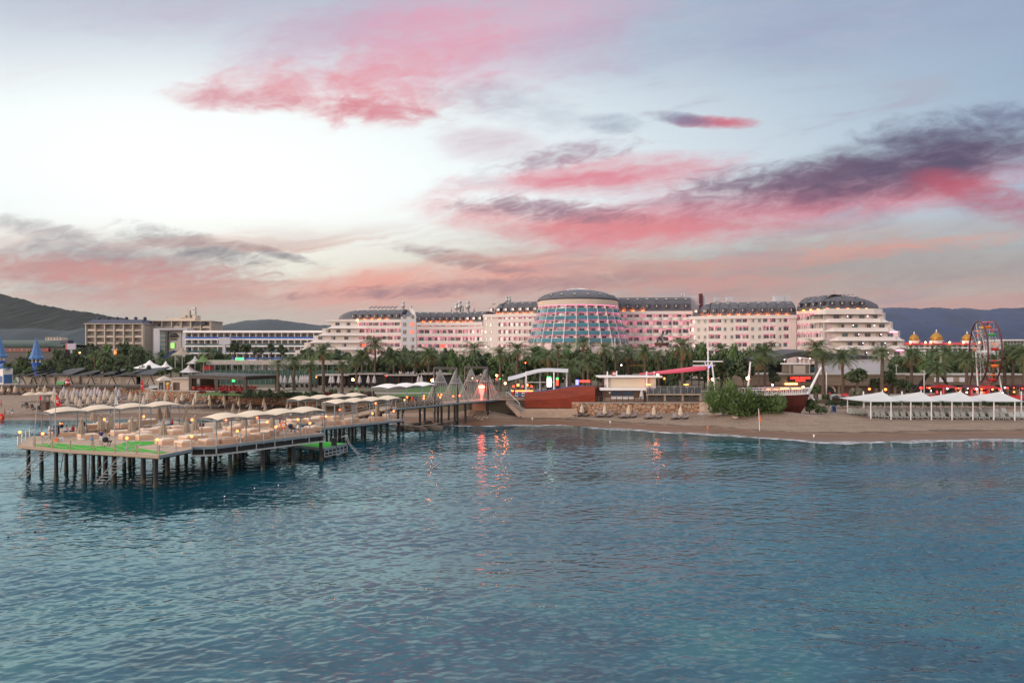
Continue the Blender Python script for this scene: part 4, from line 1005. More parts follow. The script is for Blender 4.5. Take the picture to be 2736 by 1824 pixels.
for px, r_ in ((2455, 2.8), (2515, 3.5), (2598, 2.9)):
    x = xw(px, YG); zb_ = zw(917, YG)
    mb = MB(); mb.lathe((x, YG + 5, zb_), [(r_ * .95, 0), (r_ * .95, 1.4), (r_ * 1.2, 1.5), (r_ * 1.2, 1.8), (r_ * .8, 1.85)], 18); mb.build('dome_base', M['white'], gp)
    mb = MB(); mb.lathe((x, YG + 5, zb_ + 1.8), [(r_ * .86, 0), (r_ * 1.0, r_ * .3), (r_ * .98, r_ * .6), (r_ * .8, r_ * .95), (r_ * .5, r_ * 1.25), (r_ * .2, r_ * 1.45), (r_ * .1, r_ * 1.6)], 20)
    mb.build('dome', M['gold'], gp, True)
    mb = MB(); mb.tube([(x, YG + 5, zb_ + 1.8 + r_ * 1.55), (x, YG + 5, zb_ + 1.8 + r_ * 2.1)], [.45, .05], 6); mb.build('spire', M['white'], gp)
    for s_ in (-1, 1): mb = MB(); mb.ball((x + s_ * r_ * 1.7, YG + 1, zb_ + .6), .55, 8, 5); mb.build('roof_lamp', M['lamp_warm'], gp)
wb = thing('white_building', 'low white building at the right edge beyond the ferris wheel', 'building', (xw(2720, 400), 400, ZB))
mb = MB(); mb.box((xw(2735, 400), 407, (zw(910, 400) + ZB) / 2), (xw(2790, 400) - xw(2676, 400), 14, zw(910, 400) - ZB)); mb.build('wall', M['cool_wall'], wb)
mb = MB(); mb.box((xw(2735, 400), 406, zw(908.5, 400)), (xw(2792, 400) - xw(2674, 400), 17, .7)); mb.build('roof', M['white'], wb)
for k in range(2):
    for i in range(7): put('window', WIN[(i + k) % 3], wb, (xw(2685 + 9 * i, 400) - wb.location.x, -.02, zw(920 + 12 * k, 400) - ZB), 0, (.9, 1, 1))
# --- far left: barrel roofed building, turrets, small block
YL = 300
br = thing('barrel_roof_hall', 'dark hall with green barrel roof and red patterned band, behind the blue turrets', 'building', (xw(60, YL), YL, ZB))
b0, b1 = xw(-120, YL), xw(172, YL)
mb = MB(); mb.box(((b0 + b1) / 2, YL + 9, (zw(926, YL) + ZB) / 2), (b1 - b0, 17, zw(926, YL) - ZB)); mb.build('wall', M['charcoal'], br)
mb = MB(); rows = []
for i in range(9):
    a = PI * i / 8; rows.append([(x, YL + 9 - 10.5 * math.cos(a), zw(926, YL) + (3.0 if x < b1 - 4 else 1.0) * math.sin(a)) for x in (b0, (b0 + b1) / 2, b1 - 8, b1)])
mb.grid(rows); mb.build('roof', M['green_roof'], br)
mb = MB(); mb.box(((b0 + b1) / 2 - 2, YL + .3, zw(934, YL)), (b1 - b0 - 10, .9, 1.4)); mb.build('patterned_band', M['red'], br)
for i in range(22): put('window', WIN[i % 3], br, (b0 + (b1 - b0 - 8) * (i + .5) / 22 - br.location.x, -.18, zw(937, YL) - ZB), 0, (.8, 1, .6))
mb = MB(); mb.box((xw(155, YL), YL + 6, zw(914, YL)), (3.4, 4, 1.8)); mb.build('roof_unit', M['navy'], br)
for px, py, nm in ((97, 902, 'blue conical turret with small columns rising from the trees beside the dark hall'), (0, 897, 'blue conical turret cut by the left edge of the photo')):
    Y_ = 228; tw = thing('turret', nm, 'turret', (xw(px, Y_), Y_, lz(-100)), group='blue cone turrets')
    zt = zw(py, Y_); zr = zw(952, Y_) if px > 10 else zw(948, Y_)
    mb = MB(); mb.lathe((xw(px, Y_), Y_, 0), [(2.2, zr - .9), (2.15, zr - .2), (1.75, zr + .2), (1.0, zr + (zt - zr) * .45), (.06, zt)], 8); mb.build('cone_roof', M['sky_blue'], tw)
    mb = MB(); mb.lathe((xw(px, Y_), Y_, 0), [(1.3, 4.6), (1.3, zr - 2.6), (1.6, zr - 2.5), (1.6, zr - 2.0), (1.0, zr - 1.9)], 8); mb.build('turret_body', M['blue'], tw)
    for k in range(6): a = k * PI / 3; mb = MB(); mb.tube([(xw(px, Y_) + 1.25 * math.cos(a), Y_ + 1.25 * math.sin(a), zr - 2.1), (xw(px, Y_) + 1.25 * math.cos(a), Y_ + 1.25 * math.sin(a), zr - .8)], .16, 6); mb.build('column', M['white'], tw)
fb = thing('apartment_block', 'tiny pale apartment block far behind the blue turret', 'building', (xw(142, 800), 800, ZB))
mb = MB(); mb.box((xw(142, 800), 806, (zw(901, 800) + ZB) / 2), (xw(163, 800) - xw(121, 800), 12, zw(901, 800) - ZB)); mb.build('wall', M['beige'], fb)
for i in range(5):
    for k in range(2): put('window', WIN[i % 2], fb, (xw(125 + 8 * i, 800) - fb.location.x, -.05, zw(906 + 6 * k, 800) - ZB), 0, (1.4, 1, 1))
bb = thing('billboard', 'lavender billboard on a single pole above the trees', 'billboard', (xw(190, 262), 262, ZB))
mb = MB(); mb.box((xw(190, 262), 262, zw(925.5, 262)), (3.7, .5, 2.3)); mb.build('panel', pmat('lavender_panel', (.38, .36, .46), .6), bb)
mb = MB(); mb.box((xw(178.2, 262), 261.9, zw(925.5, 262)), (.25, .56, 2.3)); mb.build('edge_strip', M['orange'], bb)
mb = MB(); mb.tube([(xw(190, 262), 262.4, ZB), (xw(190, 262), 262.4, zw(933, 262))], .35, 8); mb.build('pole', M['galv'], bb)
# ================================================================== vegetation
def quadleaf(mb, c, d, n, l, w, mi=0):
    c, d, n = Vector(c), Vector(d).normalized(), Vector(n)
    r = d.cross(n)
    if r.length < 1e-4: r = Vector((1, 0, 0))
    r.normalize()
    mb.face([c - r * w * .5, c + d * l * .5 - r * w * .15, c + d * l, c + d * l * .5 + r * w * .5], mi)
def palm_crown(seed, nf=44, L=3.6, dry=.25):
    rr = random.Random(seed); mb = MB()
    for i in range(nf):
        az = 2.399 * i + rr.uniform(-.2, .2); f = (i + .5) / nf
        el = math.radians(84 - 112 * f ** .85 + rr.uniform(-9, 9))         # young fronds upright, old ones hang
        ln = L * rr.uniform(.82, 1.12) * (.75 + .35 * math.sin(PI * min(1, f * 1.1)))
        h = Vector((math.cos(az), math.sin(az), 0)); seg = 9; p_ = Vector((0, 0, .1 * (1 - f))); pts = [p_.copy()]; e = el
        for k in range(seg):
            p_ = p_ + (h * math.cos(e) + Vector((0, 0, math.sin(e)))) * (ln / seg); pts.append(p_.copy())
            e -= (.12 + .10 * k / seg) * (1.2 if el > .3 else .75)
        mi = 1 if f > 1 - dry * .55 else 0
        for k in range(len(pts) - 1):        # midrib
            a, b = pts[k], pts[k + 1]; s_ = h.cross(Vector((0, 0, 1))) * (.045 * (1 - k / 10))
            mb.face([a - s_, a + s_, b + s_ * .8, b - s_ * .8], mi)
        nl = 17
        for k in range(2, nl):
            t = k / nl; q = t * seg; j = min(int(q), seg - 1); pt = pts[j].lerp(pts[j + 1], q - j); dr = (pts[j + 1] - pts[j]).normalized()
            side = h.cross(Vector((0, 0, 1)))
            ll = (.95 - .55 * abs(t - .45) / .55) * .95 * L / 3.6 * rr.uniform(.8, 1.15)
            for s_ in (-1, 1):
                d = (dr * .75 + side * s_ * .85 + Vector((0, 0, -.28 + rr.uniform(-.2, .15)))).normalized()
                w = .13 * L / 3.6; w_ = dr * w
                mb.face([pt - w_ * .5, pt + d * ll * .6 - w_ * .35, pt + d * ll, pt + d * ll * .5 + w_ * .6], mi)
    for i in range(26):       # skirt of cut frond bases and fruit stalks
        az = rr.uniform(0, 6.28); z = -rr.uniform(.05, 1.0); r0 = .30
        a = Vector((r0 * math.cos(az), r0 * math.sin(az), z)); d = Vector((math.cos(az) * .8, math.sin(az) * .8, rr.uniform(-.7, .5)))
        quadleaf(mb, a, d, (0, 0, 1), rr.uniform(.5, 1.0), .22, 1)
    return mb.mesh('palm_crown', [M['frond'], M['frond_dry']])
def palm_trunk(seed, r0=.34):
    rr = random.Random(seed); mb = MB(); n = 10; rows = []
    cx_ = [.12 * math.sin(k * .35 + seed) * k / 8 for k in range(25)]
    prof = []
    for k in range(25):
        z = k / 24; r = r0 * (1.25 - .5 * z + (.35 * max(0, z - .82) / .18)) * (1 + .10 * (k % 2)); rows.append([(cx_[k] * .35 + r * math.cos(2 * PI * i / n), r * math.sin(2 * PI * i / n), z) for i in range(n)])
    mb.grid(rows, closed=True); mb.face(rows[-1]); return mb.mesh('palm_trunk', [M['bark']])
CROWNS = [palm_crown(1, 46, 3.6, .10), palm_crown(2, 40, 3.5, .28), palm_crown(3, 52, 3.7, .05), palm_crown(4, 38, 3.3, .16)]
TRUNKS = [palm_trunk(1), palm_trunk(5, .30)]
def palm(label, px, py_base, py_crown, r_px, Y=None, group=None, var=None, thick=1.0):
    if Y is None: x, Y, z0 = Gl(px, py_base)
    else: x, z0 = xw(px, Y), lz(xw(px, Y))
    zc = zw(py_crown, Y); r = r_px / F * Y / 2.3
    root = thing('palm_tree', label, 'palm tree', (x, Y, z0), R.uniform(0, 6), group)
    h = max(1.0, zc - z0)
    put('trunk', TRUNKS[R.randrange(2)], root, (0, 0, -.2), 0, (thick, thick, h + .2))
    put('crown', CROWNS[R.randrange(4) if var is None else var], root, (cxo(h), 0, h), R.uniform(0, 6), (r, r, r))
    return root
def cxo(h): return .0
# list: column, base row, crown row, crown radius (photo pixels)
LAWN = [(743,1053,972,22),(786,1042,963,21),(829,1046,981,19),(864,1049,940,31),(914,1049,978,23),(952,1030,965,20),(968,1028,952,25),(1002,1029,922,36),(1052,1028,954,28),(1080,1026,968,22),(1109,1028,962,26),(1145,1029,946,31),(1171,1024,964,21),(1207,1024,958,28),(1268,1020,934,36)]
LAND_L = {0:'dark palm beside the right end of the red-chair pergola',3:'tall slim palm on the lawn rising against the terraced hotel block',7:'tallest lawn palm, its broad crown before the white terraced block',14:'tall shaggy palm with orange-lit crown behind the rope cones',11:'palm with full round crown just left of the black portal frames'}
for i, a in enumerate(LAWN):
    palm(LAND_L.get(i, f'lawn palm between pergola and rope cones, {nth(i + 1)} from the pergola end'), *a, group='palms along the lawn')
MID = [(1336,1016,945,25),(1382,1010,934,34),(1430,1008,946,30),(1464,1006,953,30),(1491,1004,935,24),(1519,1006,934,30),(1524,1034,982,27),(1559,1004,918,26),(1571,1027,966,32),(1614,1004,931,28),(1645,1003,942,24),(1678,1010,946,36),(1722,1003,940,26),(1760,1000,950,24)]
for i, a in enumerate(MID):
    lab = f'palm in the dense row behind stage and kiosk, {nth(i + 1)} from the rope cones'
    if i == 6: lab = 'dark low palm with drooping fronds right behind the wooden stage wall'
    if i == 8: lab = 'stout fan-like palm between the wooden stage and the kiosk'
    palm(lab, *a, Y=(158 if i == 6 else 172 if i == 8 else 176 + 7 * (i % 3)), group='palms behind stage and kiosk', var=(i * 3) % 4)
RIGHT = [(1823,1028,928,37,'tall brownish palm above the pink awning'),(1926,0,934,21,'small palm top behind the dark trees by the ship mast'),(1958,0,937,21,'bright small palm behind the dark tree right of the ship mast'),(2044,1036,944,39,'broad palm with orange crown base behind the boat railing'),
 (2027,1034,968,22,'dark slim palm tucked beside the broad palm behind the boat railing'),(2181,1046,930,31,'tall palm with upswept reddish fronds before the dark curved roof'),(2200,1053,955,30,'palm with hanging fronds right of the bowsprit'),(2252,1060,958,34,'palm with orange crown base left of the white beach canopies'),
 (2282,0,940,20,'small bright palm behind the white wall near the terrace tiers'),(2306,0,966,12,'young small palm against the white wall, nearer the arena roof'),(2334,0,976,12,'young small palm leaning against the white wall, farther from the arena'),(2357,1038,944,29,'slim palm rising above the first white beach canopy'),
 (2435,1024,950,32,'palm with dense dark crown under the left golden dome'),(2505,1042,985,27,'low palm with arching fronds between the black swing poles'),(2525,1026,942,36,'large full palm in front of the middle golden dome'),(2582,1020,960,29,'palm with orange fruit just left of the ferris wheel'),
 (2655,1040,964,26,'dry palm standing right before the ferris wheel'),(2684,1024,952,28,'dark palm just right of the ferris wheel'),(2706,1020,940,36,'tall palm near the right edge of the photo'),(2736,1018,946,30,'palm cut off by the right edge of the photo')]
for i, (px, pb, pc, r_, lab) in enumerate(RIGHT): palm(lab, px, pb, pc, r_, Y=(166 + (i * 7) % 11) if pb else 215, group='palms round the arena and fairground', var=(i * 5 + 1) % 4, thick=1.1 if r_ > 25 else .8)
LEFT = [(61,998,967,24,'dark palm left of the nearer blue turret'),(254,0,948,17,'small palm before the beige balcony hotel, nearest its left corner'),(283,0,953,17,'small palm before the middle of the beige balcony hotel'),(371,0,944,17,'dark palm before the right corner of the beige balcony hotel'),
 (432,0,956,23,'palm below the hotel entrance slab, left of the playground shades'),(484,1006,968,28,'bright green palm above the beige kiosk by the pergola'),(557,0,944,22,'dark palm with spiky crown before the blue-banded hotel'),(215,0,962,20,'palm behind the cabana roofs left of the white tent'),(330,0,962,19,'palm behind the cabana roofs nearest the white tent'),(710,0,970,20,'slim palm before the green mesh fence'),(672,0,975,17,'short palm behind the red-chair pergola roof'),(768,0,962,20,'slender palm behind the lawn, against the mesh fence'),(405,0,966,16,'little palm right of the white tent')]
for i, (px, pb, pc, r_, lab) in enumerate(LEFT): palm(lab, px, pb, pc, r_, Y=None if pb else 232, group='palms behind the cabanas', var=i % 4, thick=.9)

def leafy(seed, n=1300, sx=1.0, sz_=.85, clumps=16, leaf=.42, up=.0):
    rr = random.Random(seed); mb = MB(); cs = []
    for i in range(clumps):
        a, b = rr.uniform(0, 6.28), rr.uniform(-.6, 1)
        r = rr.uniform(.35, .8); cs.append((Vector((sx * r * math.cos(a) * math.sqrt(max(.05, 1 - b * b * .7)), sx * r * math.sin(a) * math.sqrt(max(.05, 1 - b * b * .7)), sz_ * b * .75)), rr.uniform(.24, .42)))
    cs.append((Vector((0, 0, 0)), .6))
    for i in range(n):
        c, r = cs[rr.randrange(len(cs))]
        d = Vector((rr.gauss(0, 1), rr.gauss(0, 1), rr.gauss(0, 1) + .25)).normalized()
        p_ = c + d * r * rr.uniform(.65, 1.05)
        nrm = (d + Vector((rr.gauss(0, .5), rr.gauss(0, .5), rr.gauss(0, .5)))).normalized(); t1 = nrm.orthogonal().normalized(); ro = rr.uniform(0, 6.28)
        t1 = t1 * math.cos(ro) + nrm.cross(t1) * math.sin(ro); t2 = nrm.cross(t1); s_ = leaf * .28 * rr.uniform(.7, 1.4)
        mb.face([p_ - t1 * s_, p_ + t2 * s_ * .55, p_ + t1 * s_, p_ - t2 * s_ * .55], 0 if rr.random() < .7 else 1)
    return mb
def stemmesh(seed):
    mb = MB(); rr = random.Random(seed)
    mb.tube([(0, 0, 0), (.05, .02, .5), (0, 0, 1.0)], [.11, .085, .06], 7)
    for k in range(5):
        a = k * 1.3; mb.tube([(0, 0, .62 + .07 * k), (.45 * math.cos(a), .45 * math.sin(a), 1.05 + .05 * k)], [.05, .02], 5)
    return mb.mesh('tree_trunk', [M['bark']])
STEM = stemmesh(4)
LEAFM = {}
for nm, (m1, m2) in dict(dark=('leaf_dark', 'leaf_mid'), mid=('leaf_mid', 'leaf_dark'), light=('leaf_light', 'leaf_mid'), grey=('leaf_grey', 'leaf_mid'), red=('leaf_red', 'leaf_dark')).items():
    LEAFM[nm] = [leafy(10 + k + len(nm)).mesh('tree_crown', [M[m1], M[m2]]) for k in range(2)]
def reedy(seed, n=1900):
    rr = random.Random(seed); mb = MB()
    for i in range(n):
        a, r0 = rr.uniform(0, 6.28), math.sqrt(rr.random()) * rr.choice((1, 1, 1, 1.18))
        hx = max(.12, (.40 + .30 * math.sin(a * 3 + seed) * r0) * (1 - .5 * r0 ** 2) * 1.45 * rr.uniform(.6, 1.25)); z1 = -.75 + 1.55 * hx * rr.uniform(.35, 1.15) + .35
        x, y = r0 * math.cos(a), r0 * math.sin(a) * .9; ln = rr.uniform(.22, .42)
        d = Vector((math.cos(a) * r0 * .9 + rr.gauss(0, .35), math.sin(a) * r0 * .9 + rr.gauss(0, .35), rr.uniform(.5, 1.3))).normalized()
        b_ = Vector((x * .85, y * .85, z1 - ln * .6)); side = d.cross(Vector((rr.gauss(0, 1), rr.gauss(0, 1), .2))).normalized() * .03
        mb.face([b_ - side * .5, b_ + d * ln * .5 - side, b_ + d * ln, b_ + d * ln * .5 + side], 0 if rr.random() < .6 else 1)
    for i in range(500):
        a, r0 = rr.uniform(0, 6.28), math.sqrt(rr.random()) * .9; p_ = Vector((r0 * math.cos(a), r0 * math.sin(a) * .9, rr.uniform(-.75, .2)))
        t1 = Vector((rr.gauss(0, 1), rr.gauss(0, 1), rr.gauss(0, 1))).normalized() * .11; t2 = t1.orthogonal().normalized() * .07; mb.face([p_ - t1, p_ + t2, p_ + t1, p_ - t2], 1)
    return mb.mesh('bush_foliage', [M['leaf_light'], M['leaf_mid']])
LEAFM['feather'] = [reedy(60), reedy(61)]
def tree(label, px, py_c, r_px, Y, tone='dark', group=None, name='leafy_tree', cat='tree', squash=1.0, base=None):
    x = xw(px, Y); z0 = lz(x) if base is None else base; zc = zw(py_c, Y); r = r_px / F * Y
    root = thing(name, label, cat, (x, Y, z0), 0, group)
    h = max(.6, zc - z0)
    put('trunk', STEM, root, (0, 0, -.1), R.uniform(0, 6), (2.0, 2.0, h * .85))
    if squash is None:
        top = h + r * .9; bot = min(1.0, h * .3); squash = max(1.0, (top - bot) / 2 / (r * .85)); h = (top + bot) / 2
    put('crown', LEAFM[tone][R.randrange(2)], root, (0, 0, h), R.uniform(0, 6), (r, r, r * squash))
    return root
def bush(label, px, py_base, w_px, h_px, tone='dark', base=None, Y=None, group=None, name='bush'):
    if Y is None: x, Y, z0 = Gl(px, py_base) if base is None else G(px, py_base, base)
    else: x, z0 = xw(px, Y), zw(py_base, Y)
    root = thing(name, label, 'bush', (x, Y, z0), 0, group)
    r, h = w_px / 2 / F * Y, h_px / F * Y
    put('foliage', LEAFM[tone][R.randrange(2)], root, (0, 0, h * .45), R.uniform(0, 6), (r, r * .8, h * .62))
    put('stem', STEM, root, (0, 0, -.15), 0, (r * .6, r * .6, h * .5))
    return root
# the round trees before the blue-banded hotel
for i, (px, pc, r_) in enumerate([(626,929,17),(657,932,18),(689,938,16),(725,930,13),(754,936,16),(812,946,14),(899,947,15),(925,950,14)]):
    tree(f'round dark clipped tree before the blue-banded hotel, {nth(i + 1)} from the sign slab', px, pc, r_, 262, 'dark', 'round trees before the long hotel')
SING = [(1938,985,40,176,'dark','big dark tree right of the ship mast, behind the bushes'),(1986,990,34,174,'dark','big dark tree behind the leaning white pole'),(2068,1009,19,178,'dark','round dark tree beside the broad palm behind the boat railing'),(1868,992,28,190,'dark','dark tree behind the pink awning and ship mast'),
 (2289,1006,31,166,'dark','round dense dark tree left of the white canopies'),(2374,1013,26,170,'dark','dark tree behind the first white beach canopy'),(2416,1030,24,166,'dark','lower dark tree behind the second canopy post'),(2176,1040,18,160,'mid','round green tree beside the bowsprit'),(2336,1025,16,172,'dark','small dark tree between two palms behind the first canopy')]
for px, pc, r_, Y, tn, lab in SING: tree(lab, px, pc, r_, Y, tn)
# belt of trees behind palms: each its own tree
def belt(n, x0, x1, c0, c1, Y0, Y1, r0, r1, lab, group, seed):
    rr = random.Random(seed); pos = sorted(x0 + (x1 - x0) * (i + rr.uniform(.1, .9)) / n for i in range(n))
    for i, px in enumerate(pos):
        tree(lab.format(nth(i + 1)), px, rr.uniform(c0, c1), rr.uniform(r0, r1), rr.uniform(Y0, Y1), rr.choice(['dark', 'dark', 'mid', 'mid', 'mid', 'light']), group, squash=None)
belt(30, 1225, 1830, 955, 985, 185, 225, 22, 34, 'tree in the dark belt behind stage and kiosk, {} from the rope cones', 'trees of the dark belt', 2)
belt(26, 780, 1240, 945, 975, 205, 245, 18, 28, 'tree behind the lawn palms before the hotel, {} from the mesh fence', 'trees behind the lawn palms', 3)
belt(12, 1240, 1830, 1000, 1022, 178, 196, 16, 24, 'low tree in the shade behind stage and kiosk, {} from the rope cones', 'low trees behind stage and kiosk', 31)
belt(24, 30, 640, 950, 985, 218, 252, 14, 24, 'tree in the green strip behind the cabanas, {} from the left end', 'trees behind the cabanas', 4)
belt(16, 20, 420, 975, 996, 206, 214, 10, 17, 'low tree right behind the cabana roofs, {} from the left end', 'low trees behind the cabanas', 41)
belt(16, 1800, 2080, 940, 968, 200, 238, 18, 28, 'tree behind the ship mast and boat, {} from the pink awning', 'trees behind the ship mast', 5)
belt(14, 2380, 2760, 955, 985, 205, 240, 20, 30, 'tree behind the fairground, {} from the terrace tiers', 'trees behind the fairground', 6)
belt(14, 2420, 2760, 930, 945, 330, 390, 9, 15, 'distant tree before the golden domed hotel, {} from the terrace tiers', 'distant trees', 7)
belt(10, 150, 400, 935, 955, 265, 300, 13, 22, 'tree between billboard and beige hotel, {} from the turret', 'trees by the billboard', 8)
# far wood at the foot of the hills: one mass nobody could count
rr = random.Random(77); mb = MB()
for i in range(5200):
    px = rr.uniform(-80, 240) if i % 3 == 0 else rr.uniform(2380, 2800); Y = rr.uniform(480, 900)
    x = xw(px, Y); z = ZB + rr.uniform(0, 11) * (.6 + .4 * math.sin(px * .11 + Y * .02))
    d = Vector((rr.gauss(0, 1), rr.gauss(0, 1), rr.gauss(0, 1))).normalized(); t1 = d.orthogonal().normalized(); t2 = d.cross(t1); s_ = rr.uniform(1.4, 3.2)
    mb.face([Vector((x, Y, z)) - t1 * s_, Vector((x, Y, z)) + t2 * s_ * .7, Vector((x, Y, z)) + t1 * s_, Vector((x, Y, z)) - t2 * s_ * .7], i % 2)
kind(mb.build('distant_woods', [M['leaf_dark'], M['leaf_mid']]), 'stuff')
# bushes
for a in [('tall feathery green bush on the rocks, nearest the stone steps', 1936, 1101, 100, 88, 'feather', None, 137), ('wide green bush between stone steps and boat hull', 1990, 1106, 112, 74, 'feather', None, 134.5), ('green bush leaning against the boat hull', 2044, 1100, 100, 54, 'feather', None, 134), ('dark low bush against the red boat hull', 2082, 1096, 50, 38, 'mid', None, 134.5), ('round bush right of the boat bow', 2163, 1104, 46, 44, 'mid', 2.0), ('low bush spilling over sand below the boat bow', 2193, 1106, 44, 24, 'mid', 1.9), ('pale grey dry bush behind the first canopy post', 2287, 1076, 40, 44, 'grey', 3.0), ('small green bush by the arena door', 2208, 1072, 30, 22, 'mid', 3.0), ('dry grey bush behind the second white canopy', 2560, 1066, 50, 24, 'grey', 3.0), ('dry grey bush behind the last white canopy', 2712, 1066, 54, 26, 'grey', 3.0)]:
    bush(a[0], *a[1:5], a[5], a[6], a[7] if len(a) > 7 else None)
for i, (px, py, w_, h_) in enumerate([(708,1052,20,10),(727,1055,16,9),(875,1058,26,13),(893,1058,16,10),(912,1058,18,9),(980,1060,30,12),(1000,1060,16,9),(540,1051,22,8),(600,1052,30,9),(640,1053,30,9),(675,1053,26,9)]):
    bush(f'low red flowering bush along the lawn edge, {nth(i + 1)} from the pier', px, py, w_, h_, 'red', None, None, 'red bushes on the lawn edge')
for i in range(26):
    px = 655 + i * 13.6 + R.uniform(-2, 2)
    bush(f'trailing green bush on top of the beach wall, {nth(i + 1)} from the pergola', px, 1063 + R.uniform(-1, 2), 22, 17 + R.uniform(-3, 8), 'dark', 4.1, None, 'hedge bushes on the beach wall')
for i in range(30):
    px = 2215 + i * 19 + R.uniform(-3, 3)
    bush(f'dark hedge bush behind the white loungers, {nth(i + 1)} from the arena door', px, 1085, 30, 15, 'dark', 2.4, None, 'hedge behind the white loungers')
for i, (px, py) in enumerate([(470,998),(432,1004),(236,990),(275,992),(313,994),(345,992),(160,1000),(22,985)]):
    bush(f'rounded bush growing over the cabana roofs, {nth(i + 1)} from the beige kiosk', px, py, 26, 18, 'mid', None, 204, 'bushes above the cabanas')

# lawn, paths, terraces
def sheet(name, pts, z, mat, kind_='structure'):
    mb = MB(); mb.face([(x, y, z if not callable(z) else z(x)) for x, y in pts]); return kind(mb.build(name, mat), kind_)
m, t_, b = newmat('mown_lawn'); M['lawn'] = m
v = t_.wpos(); c = t_.mix(t_.noise(v, .25, 5, .6), (.045, .115, .022), (.085, .19, .035)); c = t_.mix(t_.noise(v, 6, 3), t_.mix(.35, c, (.02, .05, .01)), c)
t_.l.new(c, b.inputs['Base Color']); b.inputs['Roughness'].default_value = .9; t_.l.new(t_.bump(t_.noise(v, 14, 3), .8, .1), b.inputs['Normal'])
lw = [Gl(px, py)[:2] for px, py in ((520,1055),(700,1056),(860,1060),(1060,1060),(1190,1056),(1240,1050),(1250,1030),(1100,1026),(800,1026),(700,1028),(600,1040))]
def grass(pts, z, n, seed, name='lawn'):
    sheet(name, pts, z, M['lawn'])
grass(lw, 4.53, 0, 1)
for pth in ([(715,1044),(800,1048),(900,1050),(1060,1052),(1190,1050),(1190,1048.4),(1060,1049.6),(900,1047.6),(800,1045.4),(730,1041)], [(720,1034),(800,1031),(905,1031),(905,1033),(800,1033.6),(735,1037),(735,1042),(722,1042)]):
    mb = MB(); mb.face([(*Gl(px, py)[:2], 4.56) for px, py in pth]); kind(mb.build('path', M['concrete']), 'structure')
sheet('terrace', [(4, 147.8), (39, 147.2), (44, 160), (44, 200), (0, 200), (-12, 152)], 4.02, M['concrete'])
sheet('plaza', [(56, 166), (130, 170), (130, 205), (56, 205)], 3.03, M['concrete'])
sheet('terrace', [(-260, 202.5), (-106, 199.5), (-101, 190), (-95, 178), (-94, 240), (-260, 240)], 4.95, M['concrete'])
sheet('terrace', [(-93, 177), (-64, 171.5), (-58, 188), (-92, 192)], 4.62, M['fascia'])
grass([G(px, py, 4.98)[:2] for px, py in ((-60,1024),(48,1022),(46,1013),(-60,1013))], 4.99, 0, 3)
# ================================================================== pier
DZ, D3, WZ = 3.8, 2.9, 4.5                       # deck heights: big deck, middle deck, walkway
AX, NX = Vector((.605, .796)), Vector((-.796, .605))  # along the pier, and across it towards the left
def dk(px, py, z=DZ): return G(px, py, z)
pier = thing('pier', 'long wooden bathing pier on black piles with stepped decks and walkway to the shore', 'pier', (-40, 88, 0))
DECK1 = [G(48,1189,DZ)[:2], G(188,1202,DZ)[:2], G(250,1205,DZ)[:2], G(425,1216,DZ)[:2], G(511,1199,DZ)[:2], G(513,1193,DZ)[:2], G(578,1191,DZ)[:2], G(868,1157,DZ)[:2]]
e_ = Vector(DECK1[-1]); DECK1 += [tuple(e_ + NX * 13), tuple(e_ + NX * 13 + AX * 8), tuple(e_ + NX * 25.5 + AX * 6), (-61.6, 87.2)]
s3 = Vector(G(895,1139,D3)[:2]); f3 = Vector(G(1078,1120,D3)[:2])
DECK3 = [tuple(s3 - AX * 1.5), tuple(f3), tuple(f3 + NX * 13), tuple(s3 + NX * 13 - AX * 6), tuple(s3 + NX * 2.5 - AX * 8)]
w0 = Vector(G(1057,1090,WZ)[:2]); w1_ = Vector(G(1329,1066,WZ)[:2])
WALK = [tuple(w0), tuple(w1_), tuple(w1_ + NX * 5.2), tuple(w0 + NX * 5.2)]
def inside(p, poly):
    c = False; n = len(poly)
    for i in range(n):
        (x0, y0), (x1, y1) = poly[i], poly[(i + 1) % n]
        if (y0 > p[1]) != (y1 > p[1]) and p[0] < (x1 - x0) * (p[1] - y0) / (y1 - y0) + x0: c = not c
    return c
for nm, poly, z in (('deck', DECK1, DZ), ('deck', DECK3, D3), ('walkway', WALK, WZ)):
    mb = MB(); mb.prism(poly, z - .14, z); mb.build(nm, M['deck'], pier)
    mb = MB(); c = Vector((sum(p[0] for p in poly) / len(poly), sum(p[1] for p in poly) / len(poly)))
    ins = [tuple(Vector(p) + (c - Vector(p)).normalized() * .35) for p in poly]
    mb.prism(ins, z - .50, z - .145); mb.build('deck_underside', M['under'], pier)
    for i in range(len(poly)):
        a, b = poly[i], poly[(i + 1) % len(poly)]
        if math.dist(a, b) < .3: continue
        d = Vector((b[0] - a[0], b[1] - a[1])).normalized(); o = Vector((d.y, -d.x)) * .05
        woody = poly is DECK1 and i < 3
        mb = MB(); mb.beam((a[0] + o.x, a[1] + o.y, z - .17), (b[0] + o.x, b[1] + o.y, z - .17), .09, .30); mb.build('edge_beam', M['fascia'] if woody else M['frame'], pier)
        if poly is DECK1 and i in (5, 6):       # deep steel fascia with dark panels
            mb = MB(); o2 = o * 1.6
            mb.beam((a[0] + o2.x, a[1] + o2.y, z - 1.02), (b[0] + o2.x, b[1] + o2.y, z - 1.02), .16, .18); n_ = max(2, int(math.dist(a, b) / 2.2))
            for k in range(n_ + 1):
                f = k / n_; p_ = (a[0] + (b[0] - a[0]) * f + o2.x, a[1] + (b[1] - a[1]) * f + o2.y)
                mb.box((p_[0], p_[1], z - .62), (.09, .09, .66))
            mb.build('edge_truss', M['galv'], pier)
            mb = MB(); mb.beam((a[0] - o2.x * 5, a[1] - o2.y * 5, z - .62), (b[0] - o2.x * 5, b[1] - o2.y * 5, z - .62), .1, .7); mb.build('fascia_panel', M['under'], pier)
